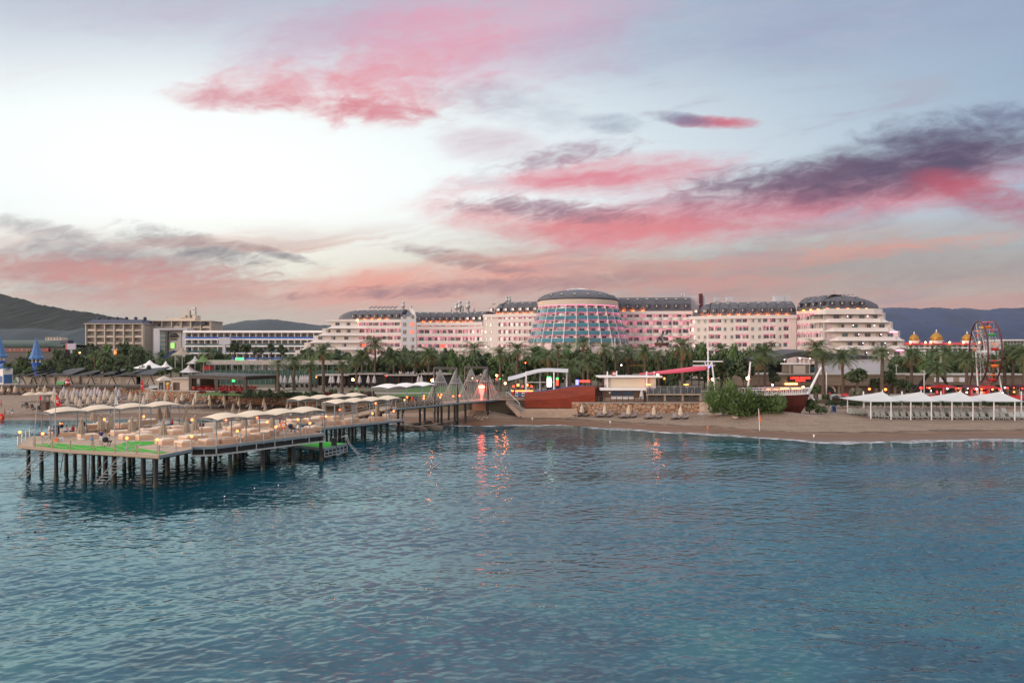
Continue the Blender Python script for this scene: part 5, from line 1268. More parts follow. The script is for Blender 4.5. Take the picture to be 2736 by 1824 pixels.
# ramp
ra, rb_ = Vector(G(905,1118,D3)[:2]), Vector((w0 + NX * 2.6 + AX * .2)[:])
d_ = (rb_ - ra).normalized(); n_ = Vector((-d_.y, d_.x))
mb = MB(); P = [(*(ra - n_ * 1.9), D3 + .02), (*(ra + n_ * 1.9), D3 + .02), (*(rb_ + n_ * 1.9), WZ - .01), (*(rb_ - n_ * 1.9), WZ - .01)]
mb.face(P); mb.face([(p[0], p[1], p[2] - .25) for p in P][::-1]); mb.face([P[0], P[3], (P[3][0], P[3][1], P[3][2] - .25), (P[0][0], P[0][1], P[0][2] - .25)]); mb.build('ramp', M['deck'], pier)
for s_ in (-1, 1):
    mb = MB(); mb.beam((*(ra + n_ * 1.9 * s_), D3 + 1.0), (*(rb_ + n_ * 1.9 * s_), WZ + .95), .06, .06); mb.build('ramp_handrail', M['galv'], pier)
# piles
PILE = MB(); PILE.lathe((0, 0, 0), [(.26, -5), (.26, 0), (.22, .3), (.22, 1.0)], 10); PILE.face([(.22 * math.cos(k * PI / 5), .22 * math.sin(k * PI / 5), 1.0) for k in range(10)]); PILEM = PILE.mesh('pile', [M['pile']], True)
def pile(x, y, top, r=1.0):
    o = put('pile', PILEM, pier, (x - pier.location.x, y - pier.location.y, 0), 0, (r, r, top)); return o
pp = []
for px, py in ((76,1267),(111,1253),(150,1280),(177,1255),(200,1238),(225,1290),(249,1262),(265,1243),(281,1229),(305,1290),(332,1252),(346,1240),(383,1290)):
    g = G(px, py, 0); pp.append(g)
    if inside(g[:2], DECK1): pile(g[0], g[1], DZ - .3, 1.15 if px in (225, 305, 383) else .95)
org = Vector(DECK1[4])
for i in range(0, 8):
    for j in range(0, 8):
        q = org + AX * (.7 + i * 4.3 - 4.3) + NX * (.6 + j * 6.2)
        if inside(q, DECK1) and all(math.dist(q, g[:2]) > 2.2 for g in pp): pile(q.x, q.y, DZ - .3, 1.1)
L3 = (f3 - s3).length
for i in range(6):
    for j in range(3):
        q = s3 + AX * (.4 + (L3 - .8) * i / 5) + NX * (.4 + j * 5.8); pile(q.x, q.y, D3 - .3, 1.0 if i % 2 else 1.2)
LW = (w1_ - w0).length
for f in (.03, .22, .42, .55, .66):
    for j in (.3, 4.9):
        q = w0 + AX * LW * f + NX * j; pile(q.x, q.y, WZ - .3, 1.0)
# braces
for a, b in (((225,1215),(203,1202)), ((160,1262),(170,1205)), ((235,1285),(240,1206))):
    g = G(a[0], 1290, 0); mb = MB(); mb.tube([W(a[0], a[1], 78), W(b[0], b[1], 78)], .07, 5); mb.build('brace', M['frame'], pier)
# railing
DONE = set()
def railing(pts, z, step, mat='galv', ropes=2, h=1.05, sag=.12, root=pier, first=True):
    ln = []
    for (a, b) in zip(pts, pts[1:]):
        n = max(1, round(math.dist(a, b) / step))
        for k in range(n): ln.append((a[0] + (b[0] - a[0]) * k / n, a[1] + (b[1] - a[1]) * k / n))
    ln.append(pts[-1])
    for i, (x, y) in enumerate(ln):
        if (round(x, 2), round(y, 2)) in DONE: continue
        DONE.add((round(x, 2), round(y, 2)))
        mb = MB(); mb.box((x, y, z + h / 2 - .2), (.11, .11, h + .4)); mb.build('railing_post', M[mat], root)
    for r_ in range(ropes):
        mb = MB(); zz = z + h * (1 - .42 * r_) - .08
        for a, b in zip(ln, ln[1:]):
            mb.tube([(a[0] + (b[0] - a[0]) * f, a[1] + (b[1] - a[1]) * f, zz - sag * 4 * f * (1 - f)) for f in (0, .25, .5, .75, 1)], .025, 4)
        mb.build('railing_rope', M['rope'], root)
railing([DECK1[11], DECK1[0]], DZ, 3.2)
railing(DECK1[0:4], DZ, 3.3, 'fascia', 2, sag=.3)
railing([DECK1[3], DECK1[4]], DZ, 2.4, sag=.3)
railing([DECK1[6], DECK1[7]], DZ, 3.0, 'galv', 2, sag=.2)
railing([tuple(s3), tuple(f3)], D3, 3.0, 'galv', 1, sag=.25)
railing([WALK[0], WALK[1]], WZ, 2.5, 'galv', 2, sag=.15)
railing([WALK[3], WALK[2]], WZ, 2.5, 'galv', 2, sag=.15)
railing([DECK1[11], DECK1[10]], DZ, 3.4, 'galv', 1)
# raised rear step of the big deck
mb = MB(); a, b = Vector(G(150,1164,DZ)[:2]), Vector(G(500,1139,DZ)[:2]); d = (b - a).normalized(); n = Vector((-d.y, d.x))
mb.prism([tuple(a), tuple(b), tuple(b + n * 5.5), tuple(a + n * 5.5)], DZ + .004, DZ + .42); mb.build('raised_step', M['deck'], pier)
STEPL = (a.copy(), d.copy(), n.copy(), (b - a).length)
def onstep(x, y):
    q = Vector((x, y)) - STEPL[0]; return 0 <= q.dot(STEPL[1]) <= STEPL[3] and 0 <= q.dot(STEPL[2]) <= 5.5
# ladders
def ladder(px_t, py_t, px_b, py_b, w):
    t = Vector(G(px_t, py_t, DZ + .1)); bt = Vector(G(px_b, py_b, .02))
    r = Vector((w, -.25 * w, 0)); mb = MB()
    up = Vector((0, 0, 1.0))
    for s_ in (0, 1):
        mb.tube([bt + r * s_ - up * .3, t + r * s_, t + r * s_ + (t - bt).normalized() * 1.2], .05, 6)
        mb.tube([bt + r * s_ + up * .95 + (t - bt) * .15, t + r * s_ + up * .95], .035, 5)
    for k in range(12):
        f = k / 11; c = bt + (t - bt) * f; mb.tube([c, c + r], .04, 5)
    mb.build('ladder', M['galv'], pier)
ladder(128, 1190, 46, 1271, 1.05); ladder(334, 1200, 250, 1289, 1.25)
for f in (-.5, 1.6):
    pass
# lower landing
LD = [G(768,1187,1.6)[:2], G(868,1197,1.6)[:2], G(928,1184,1.6)[:2], G(832,1176,1.6)[:2]]
ldg = thing('landing_platform', 'low bathing platform with black posts and steel ladder under the right pier edge', 'platform', (LD[1][0], LD[1][1], 0))
mb = MB(); mb.prism(LD, 1.25, 1.6); mb.build('deck', M['frame'], ldg)
for f in (0, .33, .66, 1):
    for (p0, p1) in ((LD[0], LD[1]), (LD[3], LD[2])):
        mb = MB(); mb.lathe((p0[0] + (p1[0] - p0[0]) * (.06 + .88 * f), p0[1] + (p1[1] - p0[1]) * (.06 + .88 * f), 0), [(.28, -4), (.28, 1.25)], 10); mb.build('pile', M['pile'], ldg)
mb = MB()
a_, b_ = LD[1], LD[2]
for zz in (.85, .45): mb.beam((a_[0], a_[1] - .08, zz), (b_[0], b_[1] - .08, zz), .09, .12)
for k in range(7): f = k / 6; mb.box((a_[0] + (b_[0] - a_[0]) * f, a_[1] + (b_[1] - a_[1]) * f - .08, .85), (.1, .1, .8))
mb.build('side_frame', M['galv'], ldg)
mb = MB(); q = Vector((*LD[2], 1.6))
for s_ in (0, .8): mb.tube([q + Vector((1.6, s_, -1.8)), q + Vector((.1, s_, 0)), q + Vector((-.2, s_, 1.0)), q + Vector((-.9, s_, .9))], .045, 6)
for k in range(6): f = k / 5; mb.tube([q + Vector((1.6 - 1.5 * f, 0, -1.8 + 1.8 * f)), q + Vector((1.6 - 1.5 * f, .8, -1.8 + 1.8 * f))], .04, 5)
mb.build('ladder', M['galv'], ldg)
def flat(name, label, cat, pts, z, th, mat):
    mb = MB(); mb.prism(pts, z, z + th); o = mb.build(name, M[mat]); return tag(o, label, cat)
ci = [tuple(Vector(p) + (Vector(((LD[0][0] + LD[2][0]) / 2, (LD[0][1] + LD[2][1]) / 2)) - Vector(p)) * .06) for p in LD]
flat('carpet', 'bright green carpet on the low bathing platform under the pier edge', 'carpet', ci, 1.604, .03, 'carpet')
mb = MB(); g = G(893, 1190, 1.6); mb.box((g[0], g[1] - .1, 1.6), (.7, .35, 2.2), .4); tag(mb.build('fender_post', M['black']), 'thick black post standing on the low green platform', 'post')
for nm, pts, z in (('bright green carpet strip along the front edge of the pier, with a pointed step', ((100,1186),(150,1184),(205,1189),(252,1191),(300,1196),(360,1204),(360,1207),(250,1203.5),(188,1200.5),(150,1197),(95,1190.5)), 0), ('bright green carpet loop at the right front corner of the pier', ((300,1194),(340,1179),(420,1180),(404,1187),(352,1194),(400,1203),(448,1209),(425,1212),(362,1206)), .012)):
    flat('carpet', nm, 'carpet', [G(*p, DZ)[:2] for p in pts], DZ + .004 + z, .02, 'carpet')['group'] = 'green carpets on the pier'

# canopy rows
def canopy_row(label, o, ax, nx, n, L, dep, z, h, mat='cream_fabric', rise=.45, seg=9, posts=True, group='cream canopies on the pier', over=.35):
    root = thing('shade_canopy', label, 'canopy', (o[0], o[1], z), 0, group); pl = L / n
    for k in range(n):
        rows = []
        for j in range(7):
            t = j / 6; row = []
            for i in range(seg + 1):
                s_ = i / seg
                zz = h + rise * math.sin(PI * s_) * (.45 + .55 * math.sin(PI * t)) + .18 * math.sin(PI * t) - .06
                q = Vector(o[:2]) + ax * (k * pl + pl * s_ + .0) + nx * (-over + (dep + 2 * over) * t * (1 - 0) ) + ax * 0
                ed = 1 - .10 * (math.sin(PI * s_) if j in (0, 6) else 0)
                row.append((q.x, q.y, z + zz * 1))
            rows.append(row)
        mb = MB(); mb.grid(rows); mb.grid([[(x, y, zz - .03) for x, y, zz in r] for r in rows][::-1]); mb.build('canopy_fabric', M[mat], root, True)
    if posts:
        for k in range(n + 1):
            for t in (0, 1):
                q = Vector(o[:2]) + ax * min(max(k * pl, .08), L - .08) + nx * dep * t
                mb = MB(); mb.tube([(q.x, q.y, z), (q.x, q.y, z + h - .1)], .07, 6); mb.build('post', M['frame'], root)
            q0 = Vector(o[:2]) + ax * k * pl; q1 = q0 + nx * dep
            mb = MB(); mb.beam((q0.x, q0.y, z + h - .17), (q1.x, q1.y, z + h - .17), .08, .1); mb.build('cross_beam', M['frame'], root)
    for t in (0, 1):
        q0 = Vector(o[:2]) + nx * dep * t; q1 = q0 + ax * L
        mb = MB(); mb.beam((q0.x, q0.y, z + h - .28), (q1.x, q1.y, z + h - .28), .09, .12); mb.build('long_beam', M['frame'], root)
    return root
a1 = Vector((-57.3, 84.6)); b1_ = Vector(G(481,1141,DZ)[:2]); ax1 = (b1_ - a1).normalized()
canopy_row('row of four cream wavy canopies along the far left edge of the pier', a1, ax1, Vector((-ax1.y, ax1.x)), 4, (b1_ - a1).length, 2.6, DZ, 3.25)
a2 = Vector(DECK1[6]) + NX * .15; canopy_row('row of four cream wavy canopies along the right edge of the big deck', a2, AX, NX, 4, (Vector(DECK1[7]) - a2).length, 3.2, DZ, 3.05)
canopy_row('row of four cream canopies along the right edge of the middle deck', s3 + NX * .1, AX, NX, 4, L3, 3.2, D3, 3.6, rise=.45)
canopy_row('row of four cream canopies at the back of the middle deck', s3 + NX * 10.2 + AX * .4, AX, NX, 4, L3 + .6, 3.0, D3, 3.7, rise=.45)
wc = Vector(G(1058,1086,WZ)[:2]) + NX * .6 - AX * 1.6
canopy_row('white double canopy with arched braces over the dark loungers on the walkway', wc, AX, NX, 3, 13.5, 4.2, WZ, 3.5, 'white_fabric', .55, group='white canopies')

# torch lamps
def lampthing(label, base, top, mat='lamp', r=.155, group='torch lamps on the pier', polem='galv', name='torch_lamp'):
    root = thing(name, label, 'lamp', base, 0, group); h = top - base[2]
    mb = MB(); mb.tube([(0, 0, 0), (0, 0, h - r * .8)], [.05, .05], 6); mb.lathe((0, 0, h - r * 1.25), [(.04, 0), (r * .75, r * .35)], 8); mb.build('lamp_post', M[polem], root, world=False)
    mb = MB(); mb.ball((0, 0, h), r, 10, 7); mb.build('globe', M[mat], root, True, world=False)
    return root
PL = [(53,1154,1188),(114,1158,1193),(339,1170,1208),(279,1120,1152),(384,1112,1138),(163,1131,1158),(420,1174,1213),(512,1165,1198),(513,1121,1160),(634,1151,1184),(604,1123,1156),(687,1116,1148),(714,1127,1156),(737,1140,1173),(828,1130,1161),(796,1120,1150)]
PLN = ['glowing torch lamp at the front left corner of the pier','glowing torch lamp by the left ladder','glowing torch lamp by the front right ladder','glowing torch lamp behind a closed umbrella near the back of the deck','glowing torch lamp at the rear edge before the beach','faint glowing torch lamp behind the seated people','glowing torch lamp at the front right pier corner','low glowing torch lamp at the kink of the right pier edge','tall glowing torch lamp at the left end of the right canopy row','glowing torch lamp on the right edge under the second canopy','glowing torch lamp at the deck back, seen under the first right canopy','glowing torch lamp hanging high under the second right canopy','white-hot torch lamp left of the life ring','large glowing torch lamp on the edge below the life ring','glowing torch lamp on the edge near the end of the big deck','glowing torch lamp right of the life ring, set back from the edge']
for (px, pt, pb), nm in zip(PL, PLN):
    g = G(px, pb, DZ); lampthing(nm, g, zw(pt, g[1]))
for i, (px, pt, pb) in enumerate([(871,1112,1139),(908,1094,1122),(1052,1098,1122),(995,1104,1128)]):
    g = G(px, pb, D3); lampthing(['glowing torch lamp at the start of the middle deck','glowing torch lamp beside the ramp, with umbrella right of it','large glowing torch lamp at the far right corner of the middle deck','glowing torch lamp on the edge before the black rack'][i], g, zw(pt, g[1]))
for i, (px, pt) in enumerate([(987,1062),(1004,1077),(1040,1060),(1081,1066),(1088,1057),(1132,1062),(1133,1056),(1170,1052),(1176,1057),(1203,1050),(1211,1054),(1234,1049),(1243,1051),(1264,1047),(1293,1044)]):
    back = px in (987,1040,1088,1133,1170,1203,1234,1264,1293)
    q = w0 + AX * 0; off = NX * (5.1 if back else .12)
    # walk along the railing line to the column px
    best = min((abs(CX + (w0 + off + AX * s_ * .1).x / (w0 + off + AX * s_ * .1).y * F - px), s_) for s_ in range(-60, 175))[1]
    q = w0 + off + AX * best * .1; zb = WZ if best >= 0 else D3
    lampthing(f'glowing torch lamp on the walkway railing, {nth(i + 1)} from the pier end', (q.x, q.y, zb), zb + 1.35 if best >= 0 else zw(pt, q.y), group='torch lamps on the walkway')

# daybeds
def bedmesh():
    a = MB(); a.box((0, 0, .22), (2.0, 1.55, .44)); b = MB(); b.box((0, 0, .51), (1.98, 1.53, .14)); b.box((-.75, 0, .62), (.42, 1.2, .1))
    return a.mesh('base', [M['bed']]), b.mesh('mattress', [M['bed_top']])
BB, BT = bedmesh()
BEDS = [(235,1171),(282,1145),(245,1152),(322,1161),(378,1165),(398,1156),(382,1172),(464,1159),(441,1185),(504,1176),(493,1190),(541,1153),(470,1148),(596,1165),(557,1185),(525,1174),(650,1144),(695,1139),(670,1157),(652,1174),(695,1168),(602,1181),(721,1161),(395,1138),(368,1141),(740,1150),(852,1121),(832,1127),(786,1130),(816,1154),(836,1149),(330,1150),(345,1172),(430,1150),(620,1150),(768,1142)]
BED3 = [(890,1120),(884,1133),(921,1132),(1004,1122),(1040,1114),(940,1126),(968,1112)]
proto = thing('daybed', 'cream daybed on the pier', 'daybed', (0, 0, -50), 0, 'cream daybeds on the pier'); put('base', BB, proto); put('mattress', BT, proto)
used = False
ang = math.atan2(AX.y, AX.x)
rows_ = sorted([(px, py, DZ) for px, py in BEDS] + [(px, py, D3) for px, py in BED3])
for i, (px, py, z) in enumerate(rows_):
    g = G(px, py, z); zz = z + (.42 if z == DZ and onstep(g[0], g[1]) else 0)
    lab = f'cream daybed on the {"big" if z == DZ else "middle"} pier deck, {nth(i + 1)} of all daybeds counted from left'
    rz = ang + R.choice((0, PI / 2)) + R.uniform(-.08, .08)
    if not used: proto.location = (g[0], g[1], zz + .004); proto.rotation_euler = (0, 0, rz); proto['label'] = lab; used = True
    else: dup(proto, (g[0], g[1], zz + .004), rz, lab)

# closed umbrellas
def umbmesh(flute=8, h=2.45, r=.42, z0=.75):
    mb = MB(); n = flute * 4; rows = []
    for z, rr_, fl in ((z0, r, .34), (z0 + .12, r * .98, .32), (z0 + .6, r * .80, .26), (z0 + 1.15, r * .55, .18), (h - .25, r * .28, .10), (h - .18, r * .34, .05), (h - .02, .05, 0)):
        rows.append([(rr_ * (1 - fl * (.5 + .5 * math.cos(flute * 2 * PI * k / n))) * math.cos(2 * PI * k / n), rr_ * (1 - fl * (.5 + .5 * math.cos(flute * 2 * PI * k / n))) * math.sin(2 * PI * k / n), z + (.05 * math.cos(flute * 2 * PI * k / n) if z == z0 else 0)) for k in range(n)])
    mb.grid(rows, closed=True); return mb
def umbproto(mat, base=True, h=2.45, r=.42):
    a = umbmesh(h=h, r=r).mesh('umbrella_canopy', [M[mat]], True)
    b = MB(); b.tube([(0, 0, 0), (0, 0, h + .08)], .035, 6); b = b.mesh('pole', [M['white']])
    c = MB(); c.lathe((0, 0, 0), [(.02, .14), (.34, .14), (.40, .08), (.40, 0)], 12); c = c.mesh('umbrella_base', [M['white']])
    return a, b, c if base else None
UMB = {k: umbproto(k, k == 'tan_fabric', 2.6 if k == 'tan_fabric' else 2.35, .50 if k == 'tan_fabric' else .44) for k in ('tan_fabric', 'cream_umb', 'grey_umb')}
def umbrella(label, loc, mat, group, s=1.0):
    if mat != 'tan_fabric': s *= 1.18
    root = thing('closed_umbrella', label, 'umbrella', loc, R.uniform(0, 6), group)
    for nm, me in zip(('umbrella_canopy', 'pole', 'umbrella_base'), UMB[mat]):
        if me: put(nm, me, root, scale=(s, s, s))
    return root
UP = [(217,1174),(270,1162),(297,1160),(352,1168),(373,1152),(426,1142),(446,1138),(436,1178),(497,1137),(498,1171),(521,1164),(583,1160),(603,1150),(653,1151),(676,1146),(727,1157),(766,1126),(250,1146),(640,1141)]
U3 = [(837,1119),(866,1107),(917,1115),(946,1113),(1009,1119),(1048,1102)]
for i, (px, py, z) in enumerate(sorted([(a_, b_, DZ) for a_, b_ in UP] + [(a_, b_, D3) for a_, b_ in U3])):
    g = G(px, py, z); zz = z + (.42 if z == DZ and onstep(g[0], g[1]) else 0)
    umbrella(f'closed tan umbrella on the {"big" if z == DZ else "middle"} pier deck, {nth(i + 1)} from the left', (g[0], g[1], zz), 'tan_fabric', 'closed umbrellas on the pier')
# dark loungers under the walkway canopy
def loungermesh(fm, mm, back=.62, L=1.95, w=.66):
    a = MB(); a.box((0, .0, .30), (w, L * .62, .05)); a.box((0, 0, .24), (w + .05, L * .62, .05), mi=1)
    for sx in (-1, 1):
        for y in (-L * .27, L * .27): a.box((sx * w * .45, y, .11), (.06, .06, .24), mi=1)
    y0 = L * .31; a.add([(-w / 2, y0, .29), (w / 2, y0, .29), (w / 2, y0 + .55, .29 + back), (-w / 2, y0 + .55, .29 + back), (-w / 2, y0 + .05, .24), (w / 2, y0 + .05, .24), (w / 2, y0 + .62, .27 + back), (-w / 2, y0 + .62, .27 + back)],
        [[0, 1, 2, 3], [7, 6, 5, 4], [0, 3, 7, 4], [2, 1, 5, 6], [3, 2, 6, 7]], 0)
    a.box((0, y0 + .5, .16), (w * .8, .05, .3), mi=1)
    return a.mesh('sun_lounger', [M[mm], M[fm]])
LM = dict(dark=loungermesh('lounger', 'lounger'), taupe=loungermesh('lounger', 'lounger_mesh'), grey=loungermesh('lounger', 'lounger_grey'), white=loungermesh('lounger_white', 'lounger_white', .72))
def lounger(label, loc, rz, me, group):
    s_ = dict(dark=1.1, taupe=1.3, grey=1.2, white=1.3)[me]
    o = bpy.data.objects.new('sun_lounger', LM[me]); COL.objects.link(o); o.location = loc; o.rotation_euler = (0, 0, rz); o.scale = (s_, s_, s_)
    return tag(o, label, 'sun lounger', group)
for i in range(12):
    q = w0 + AX * (.6 + i * .98) + NX * .95
    lounger(f'dark folding lounger under the white walkway canopy, {nth(i + 1)} from the pier end', (q.x, q.y, WZ + .004), ang - 2.1, 'dark', 'dark loungers on the walkway')

# flagpoles on the pier
def flagpole(label, px, py_b, py_t, z, flag=None, fy=(0, 0), fm='red_cloth', lean=0, group='poles on the pier'):
    g = G(px, py_b, z); root = thing('flagpole', label, 'flagpole', g, 0, group); h = zw(py_t, g[1]) - z
    mb = MB(); mb.tube([(0, 0, 0), (lean, 0, h)], [.06, .035], 6); mb.build('pole', M['galv'], root, world=False)
    if flag:
        za, zb = zw(fy[0], g[1]) - z, zw(fy[1], g[1]) - z; mb = MB(); rows = []
        for j in range(7):
            f = j / 6; zz = za + (zb - za) * f; wd_ = flag * (.55 + .45 * f)
            rows.append([(.05 + wd_ * k / 5 + lean * zz / h, .09 * math.sin(k * 1.6 + j * .7), zz - .12 * k * (1 - f)) for k in range(6)])
        mb.grid(rows); mb.build('flag', M[fm], root, True, world=False)
        if fm == 'red_cloth':
            mb = MB(); xm, zm = .05 + flag * .42, za + (zb - za) * .62
            for k in range(10):
                a0, a1 = .6 + k * .5, .6 + (k + 1) * .5
                q = [(xm + r_ * math.cos(a_), -.13, zm + r_ * math.sin(a_)) for r_, a_ in ((.18, a0), (.18, a1), (.12, a1), (.12, a0))]; mb.face(q)
            mb.build('crescent', M['white'], root, world=False)
    return root
flagpole('thin grey pole leaning slightly at the left front of the pier', 89, 1190, 1053, DZ, lean=.55)
flagpole('flagpole with hanging red crescent flag over the first pier canopy', 148, 1176, 1046, DZ, .75, (1052, 1084))
flagpole('flagpole with hanging white and blue cloth over the second pier canopy', 306, 1178, 1040, DZ, .45, (1050, 1080), 'cl_white')
flagpole('thin grey pole before the third pier canopy', 373, 1180, 1044, DZ)
g = Gs(376, 1075); fp = flagpole('tall pole with long red flag beside the stone beach wall', 376, 1068, 1001, g[2], .9, (1012, 1042), group='poles on the beach')

# small things on the pier
def small(name, label, cat, px, py, z, parts, rz=0, group=None):
    g = G(px, py, z); zz = z + (.42 if z == DZ and onstep(g[0], g[1]) else 0)
    root = thing(name, label, cat, (g[0], g[1], zz), rz, group)
    for nm, mb, mat in parts: mb.build(nm, M[mat], root, world=False)
    return root
def mk(f): mb = MB(); f(mb); return mb
def torus(mb, c, R0, r, n=18, m_=8, ax='y', mi=0):
    rows = []
    for i in range(n):
        a = 2 * PI * i / n; row = []
        for k in range(m_):
            b = 2 * PI * k / m_; rr_ = R0 + r * math.cos(b); x, z, y = rr_ * math.cos(a), rr_ * math.sin(a), r * math.sin(b)
            row.append((c[0] + x, c[1] + y, c[2] + z) if ax == 'y' else (c[0] + y, c[1] + x, c[2] + z))
        rows.append(row)
    rows.append(rows[0]); mb.grid(rows, mi, closed=True)
small('life_ring', 'orange-red life ring hung on a white post near the pier edge', 'life ring', 757, 1152, DZ, [('ring', mk(lambda b: torus(b, (0, 0, .85), .36, .10)), 'orange'), ('band', mk(lambda b: [torus(b, (.36 * math.cos(a), 0, .85 + .36 * math.sin(a)), .115, .02, 10, 5, 'y') for a in (.8, 2.3, 3.9, 5.5)]), 'white'), ('stand', mk(lambda b: b.tube([(0, .1, 0), (0, .1, 1.1)], .04)), 'white')])
def stroller(label, px, py, mat):
    small('stroller', label, 'stroller', px, py, DZ, [('seat', mk(lambda b: [b.box((0, 0, .55), (.45, .6, .12)), b.lathe((0, .2, .6), [(.3, 0), (.32, .25), (.2, .45), (.02, .5)], 10)]), mat),
        ('frame', mk(lambda b: [b.tube([(s_ * .25, -.45, .1), (s_ * .25, .1, .5), (s_ * .25, .5, 1.0)], .022, 5) for s_ in (-1, 1)] + [b.tube([(s_ * .25, .45, .1), (s_ * .25, -.1, .55)], .022, 5) for s_ in (-1, 1)] + [b.tube([(-.25, .5, 1.0), (.25, .5, 1.0)], .022, 5)]), 'galv')]
        + [('wheel', mk(lambda b, s_=s_, y_=y_: torus(b, (s_ * .27, y_, .12), .09, .03, 12, 6, 'x')), 'black') for s_ in (-1, 1) for y_ in (-.45, .45)], rz=.8, group='strollers on the pier')
stroller('black stroller behind the first tan umbrella on the pier', 226, 1157, 'black'); stroller('black stroller beside the crouching person on the green carpet', 283, 1192, 'cl_black')
stroller('dark stroller parked near the life ring', 778, 1153, 'navy')
small('towel_rack', 'rack draped with dark blue towels by the seated people', 'rack', 151, 1167, DZ, [('towels', mk(lambda b: [b.box((0, 0, .95), (.7, .16, 1.1), .1), b.box((.12, -.2, .75), (.5, .14, 1.3), -.2)]), 'navy'), ('rail', mk(lambda b: [b.tube([(s_ * .4, 0, 0), (s_ * .4, 0, 1.5)], .03) for s_ in (-1, 1)] + [b.tube([(-.4, 0, 1.5), (.4, 0, 1.5)], .03)]), 'galv')])
small('litter_bin', 'dark red square bin standing before the right canopy row', 'bin', 539, 1150, DZ, [('body', mk(lambda b: b.lathe((0, 0, 0), [(.01, 0), (.3, 0), (.34, .9), (.3, .95), (.01, .96)], 12)), 'maroon'), ('lid', mk(lambda b: b.box((0, 0, 1.0), (.7, .7, .06))), 'brown')])
for i, (px, py, m_) in enumerate([(150,1180,'orange'),(157,1179,'cl_white'),(165,1178,'cl_white')]):
    small('bag', ['orange beach bag below the blue towel rack','white beach bag in the middle of three below the towel rack','white beach bag rightmost below the towel rack'][i], 'bag', px, py, DZ, [('body', mk(lambda b: b.box((0, 0, .22), (.4, .22, .44), .2)), m_), ('strap', mk(lambda b: b.tube([(-.14, 0, .44), (-.1, 0, .62), (.1, 0, .62), (.14, 0, .44)], .015, 4)), m_)], group='beach bags')
small('bench', 'long low tan bench with people sitting on it', 'bench', 178, 1163, DZ, [('seat', mk(lambda b: b.box((0, 0, .38), (4.2, .7, .14))), 'bed_top'), ('base', mk(lambda b: b.box((0, .05, .155), (4.1, .55, .31))), 'bed')], rz=.25)
small('rack', 'black folding rack on the middle deck beside the ramp', 'rack', 1012, 1114, D3, [('frame', mk(lambda b: [b.box((0, 0, .95), (2.4, .5, .08)), b.box((0, 0, .5), (2.3, .5, .06))] + [b.box((x, 0, .48), (.08, .5, .95)) for x in (-1.1, 0, 1.1)]), 'black')], rz=ang)
# black portal frames over the walkway, rope cones, red lantern
def portal(label, pa, pb):
    pa, pb = Vector(pa), Vector(pb); root = thing('portal_frame', label, 'portal frame', (pa.x, pa.y, 0), 0, 'black portal frames'); zt = 11.4
    for q in (pa, pb):
        mb = MB(); mb.tube([(q.x, q.y, -1.5 if q.y < 140 else .3), (q.x, q.y, zt)], .24, 8); mb.build('post', M['black'], root)
    mb = MB(); mb.beam((pa.x, pa.y, zt - .1), (pb.x, pb.y, zt - .1), .35, .5); mb.build('cross_beam', M['black'], root)
    return root
pA = Vector((xw(1222, 136.5), 136.5)); pB = Vector((xw(1303, 144.4), 144.4))
portal('black steel portal frame standing in the water at the shoreline', pA, pA + NX * 6.3); portal('black steel portal frame on the sand, nearer the wooden stage', pB, pB + NX * 6.3)
for i, (px, Y) in enumerate([(1176, 140.2), (1218, 137.0), (1259, 147.8), (1298, 145.0)]):
    root = thing('rope_cone', ['pale rope cone hanging over the walkway, nearest the pier','pale rope cone hanging from the front corner of the first portal frame','pale rope cone hanging from the back corner of the second portal frame','pale rope cone behind the red lantern'][i], 'rope tent', (xw(px, Y), Y, WZ), 0, 'rope cones')
    for k in range(22):
        a = 2 * PI * k / 22; mb = MB(); r_ = 2.9
        mb.tube([(.08 * math.cos(a), .08 * math.sin(a), 6.6), (r_ * .42 * math.cos(a), r_ * .42 * math.sin(a), 3.9), (r_ * math.cos(a), r_ * math.sin(a), .05 if Y > 140 else .05)], .035, 4); mb.build('rope', M['galv'], root, world=False)
    mb = MB(); torus(mb, (0, 0, 0), 1, .05); mb.v = [(x * 1.22, z * 1.22, 3.9 + y) for x, y, z in mb.v]; mb.build('hoop', M['galv'], root, world=False)
g = (xw(1287, 143.5), 143.5, WZ); root = thing('lantern', 'tall red glowing vase-shaped lantern by the second portal frame', 'lantern', g)
mb = MB(); mb.lathe((0, 0, 0), [(.25, 0), (.3, .15), (.16, .5), (.2, .9), (.45, 1.6), (.62, 2.4), (.55, 3.0), (.3, 3.25), (.02, 3.3)], 14); mb.build('shade', emat('red_lantern_glass', (1.0, .06, .045), 9), root, True, world=False)
mb = MB(); mb.ball((0, 0, 2.75), .66, 10, 6, .35); mb.build('bulb', M['lamp_warm'], root, True, world=False)
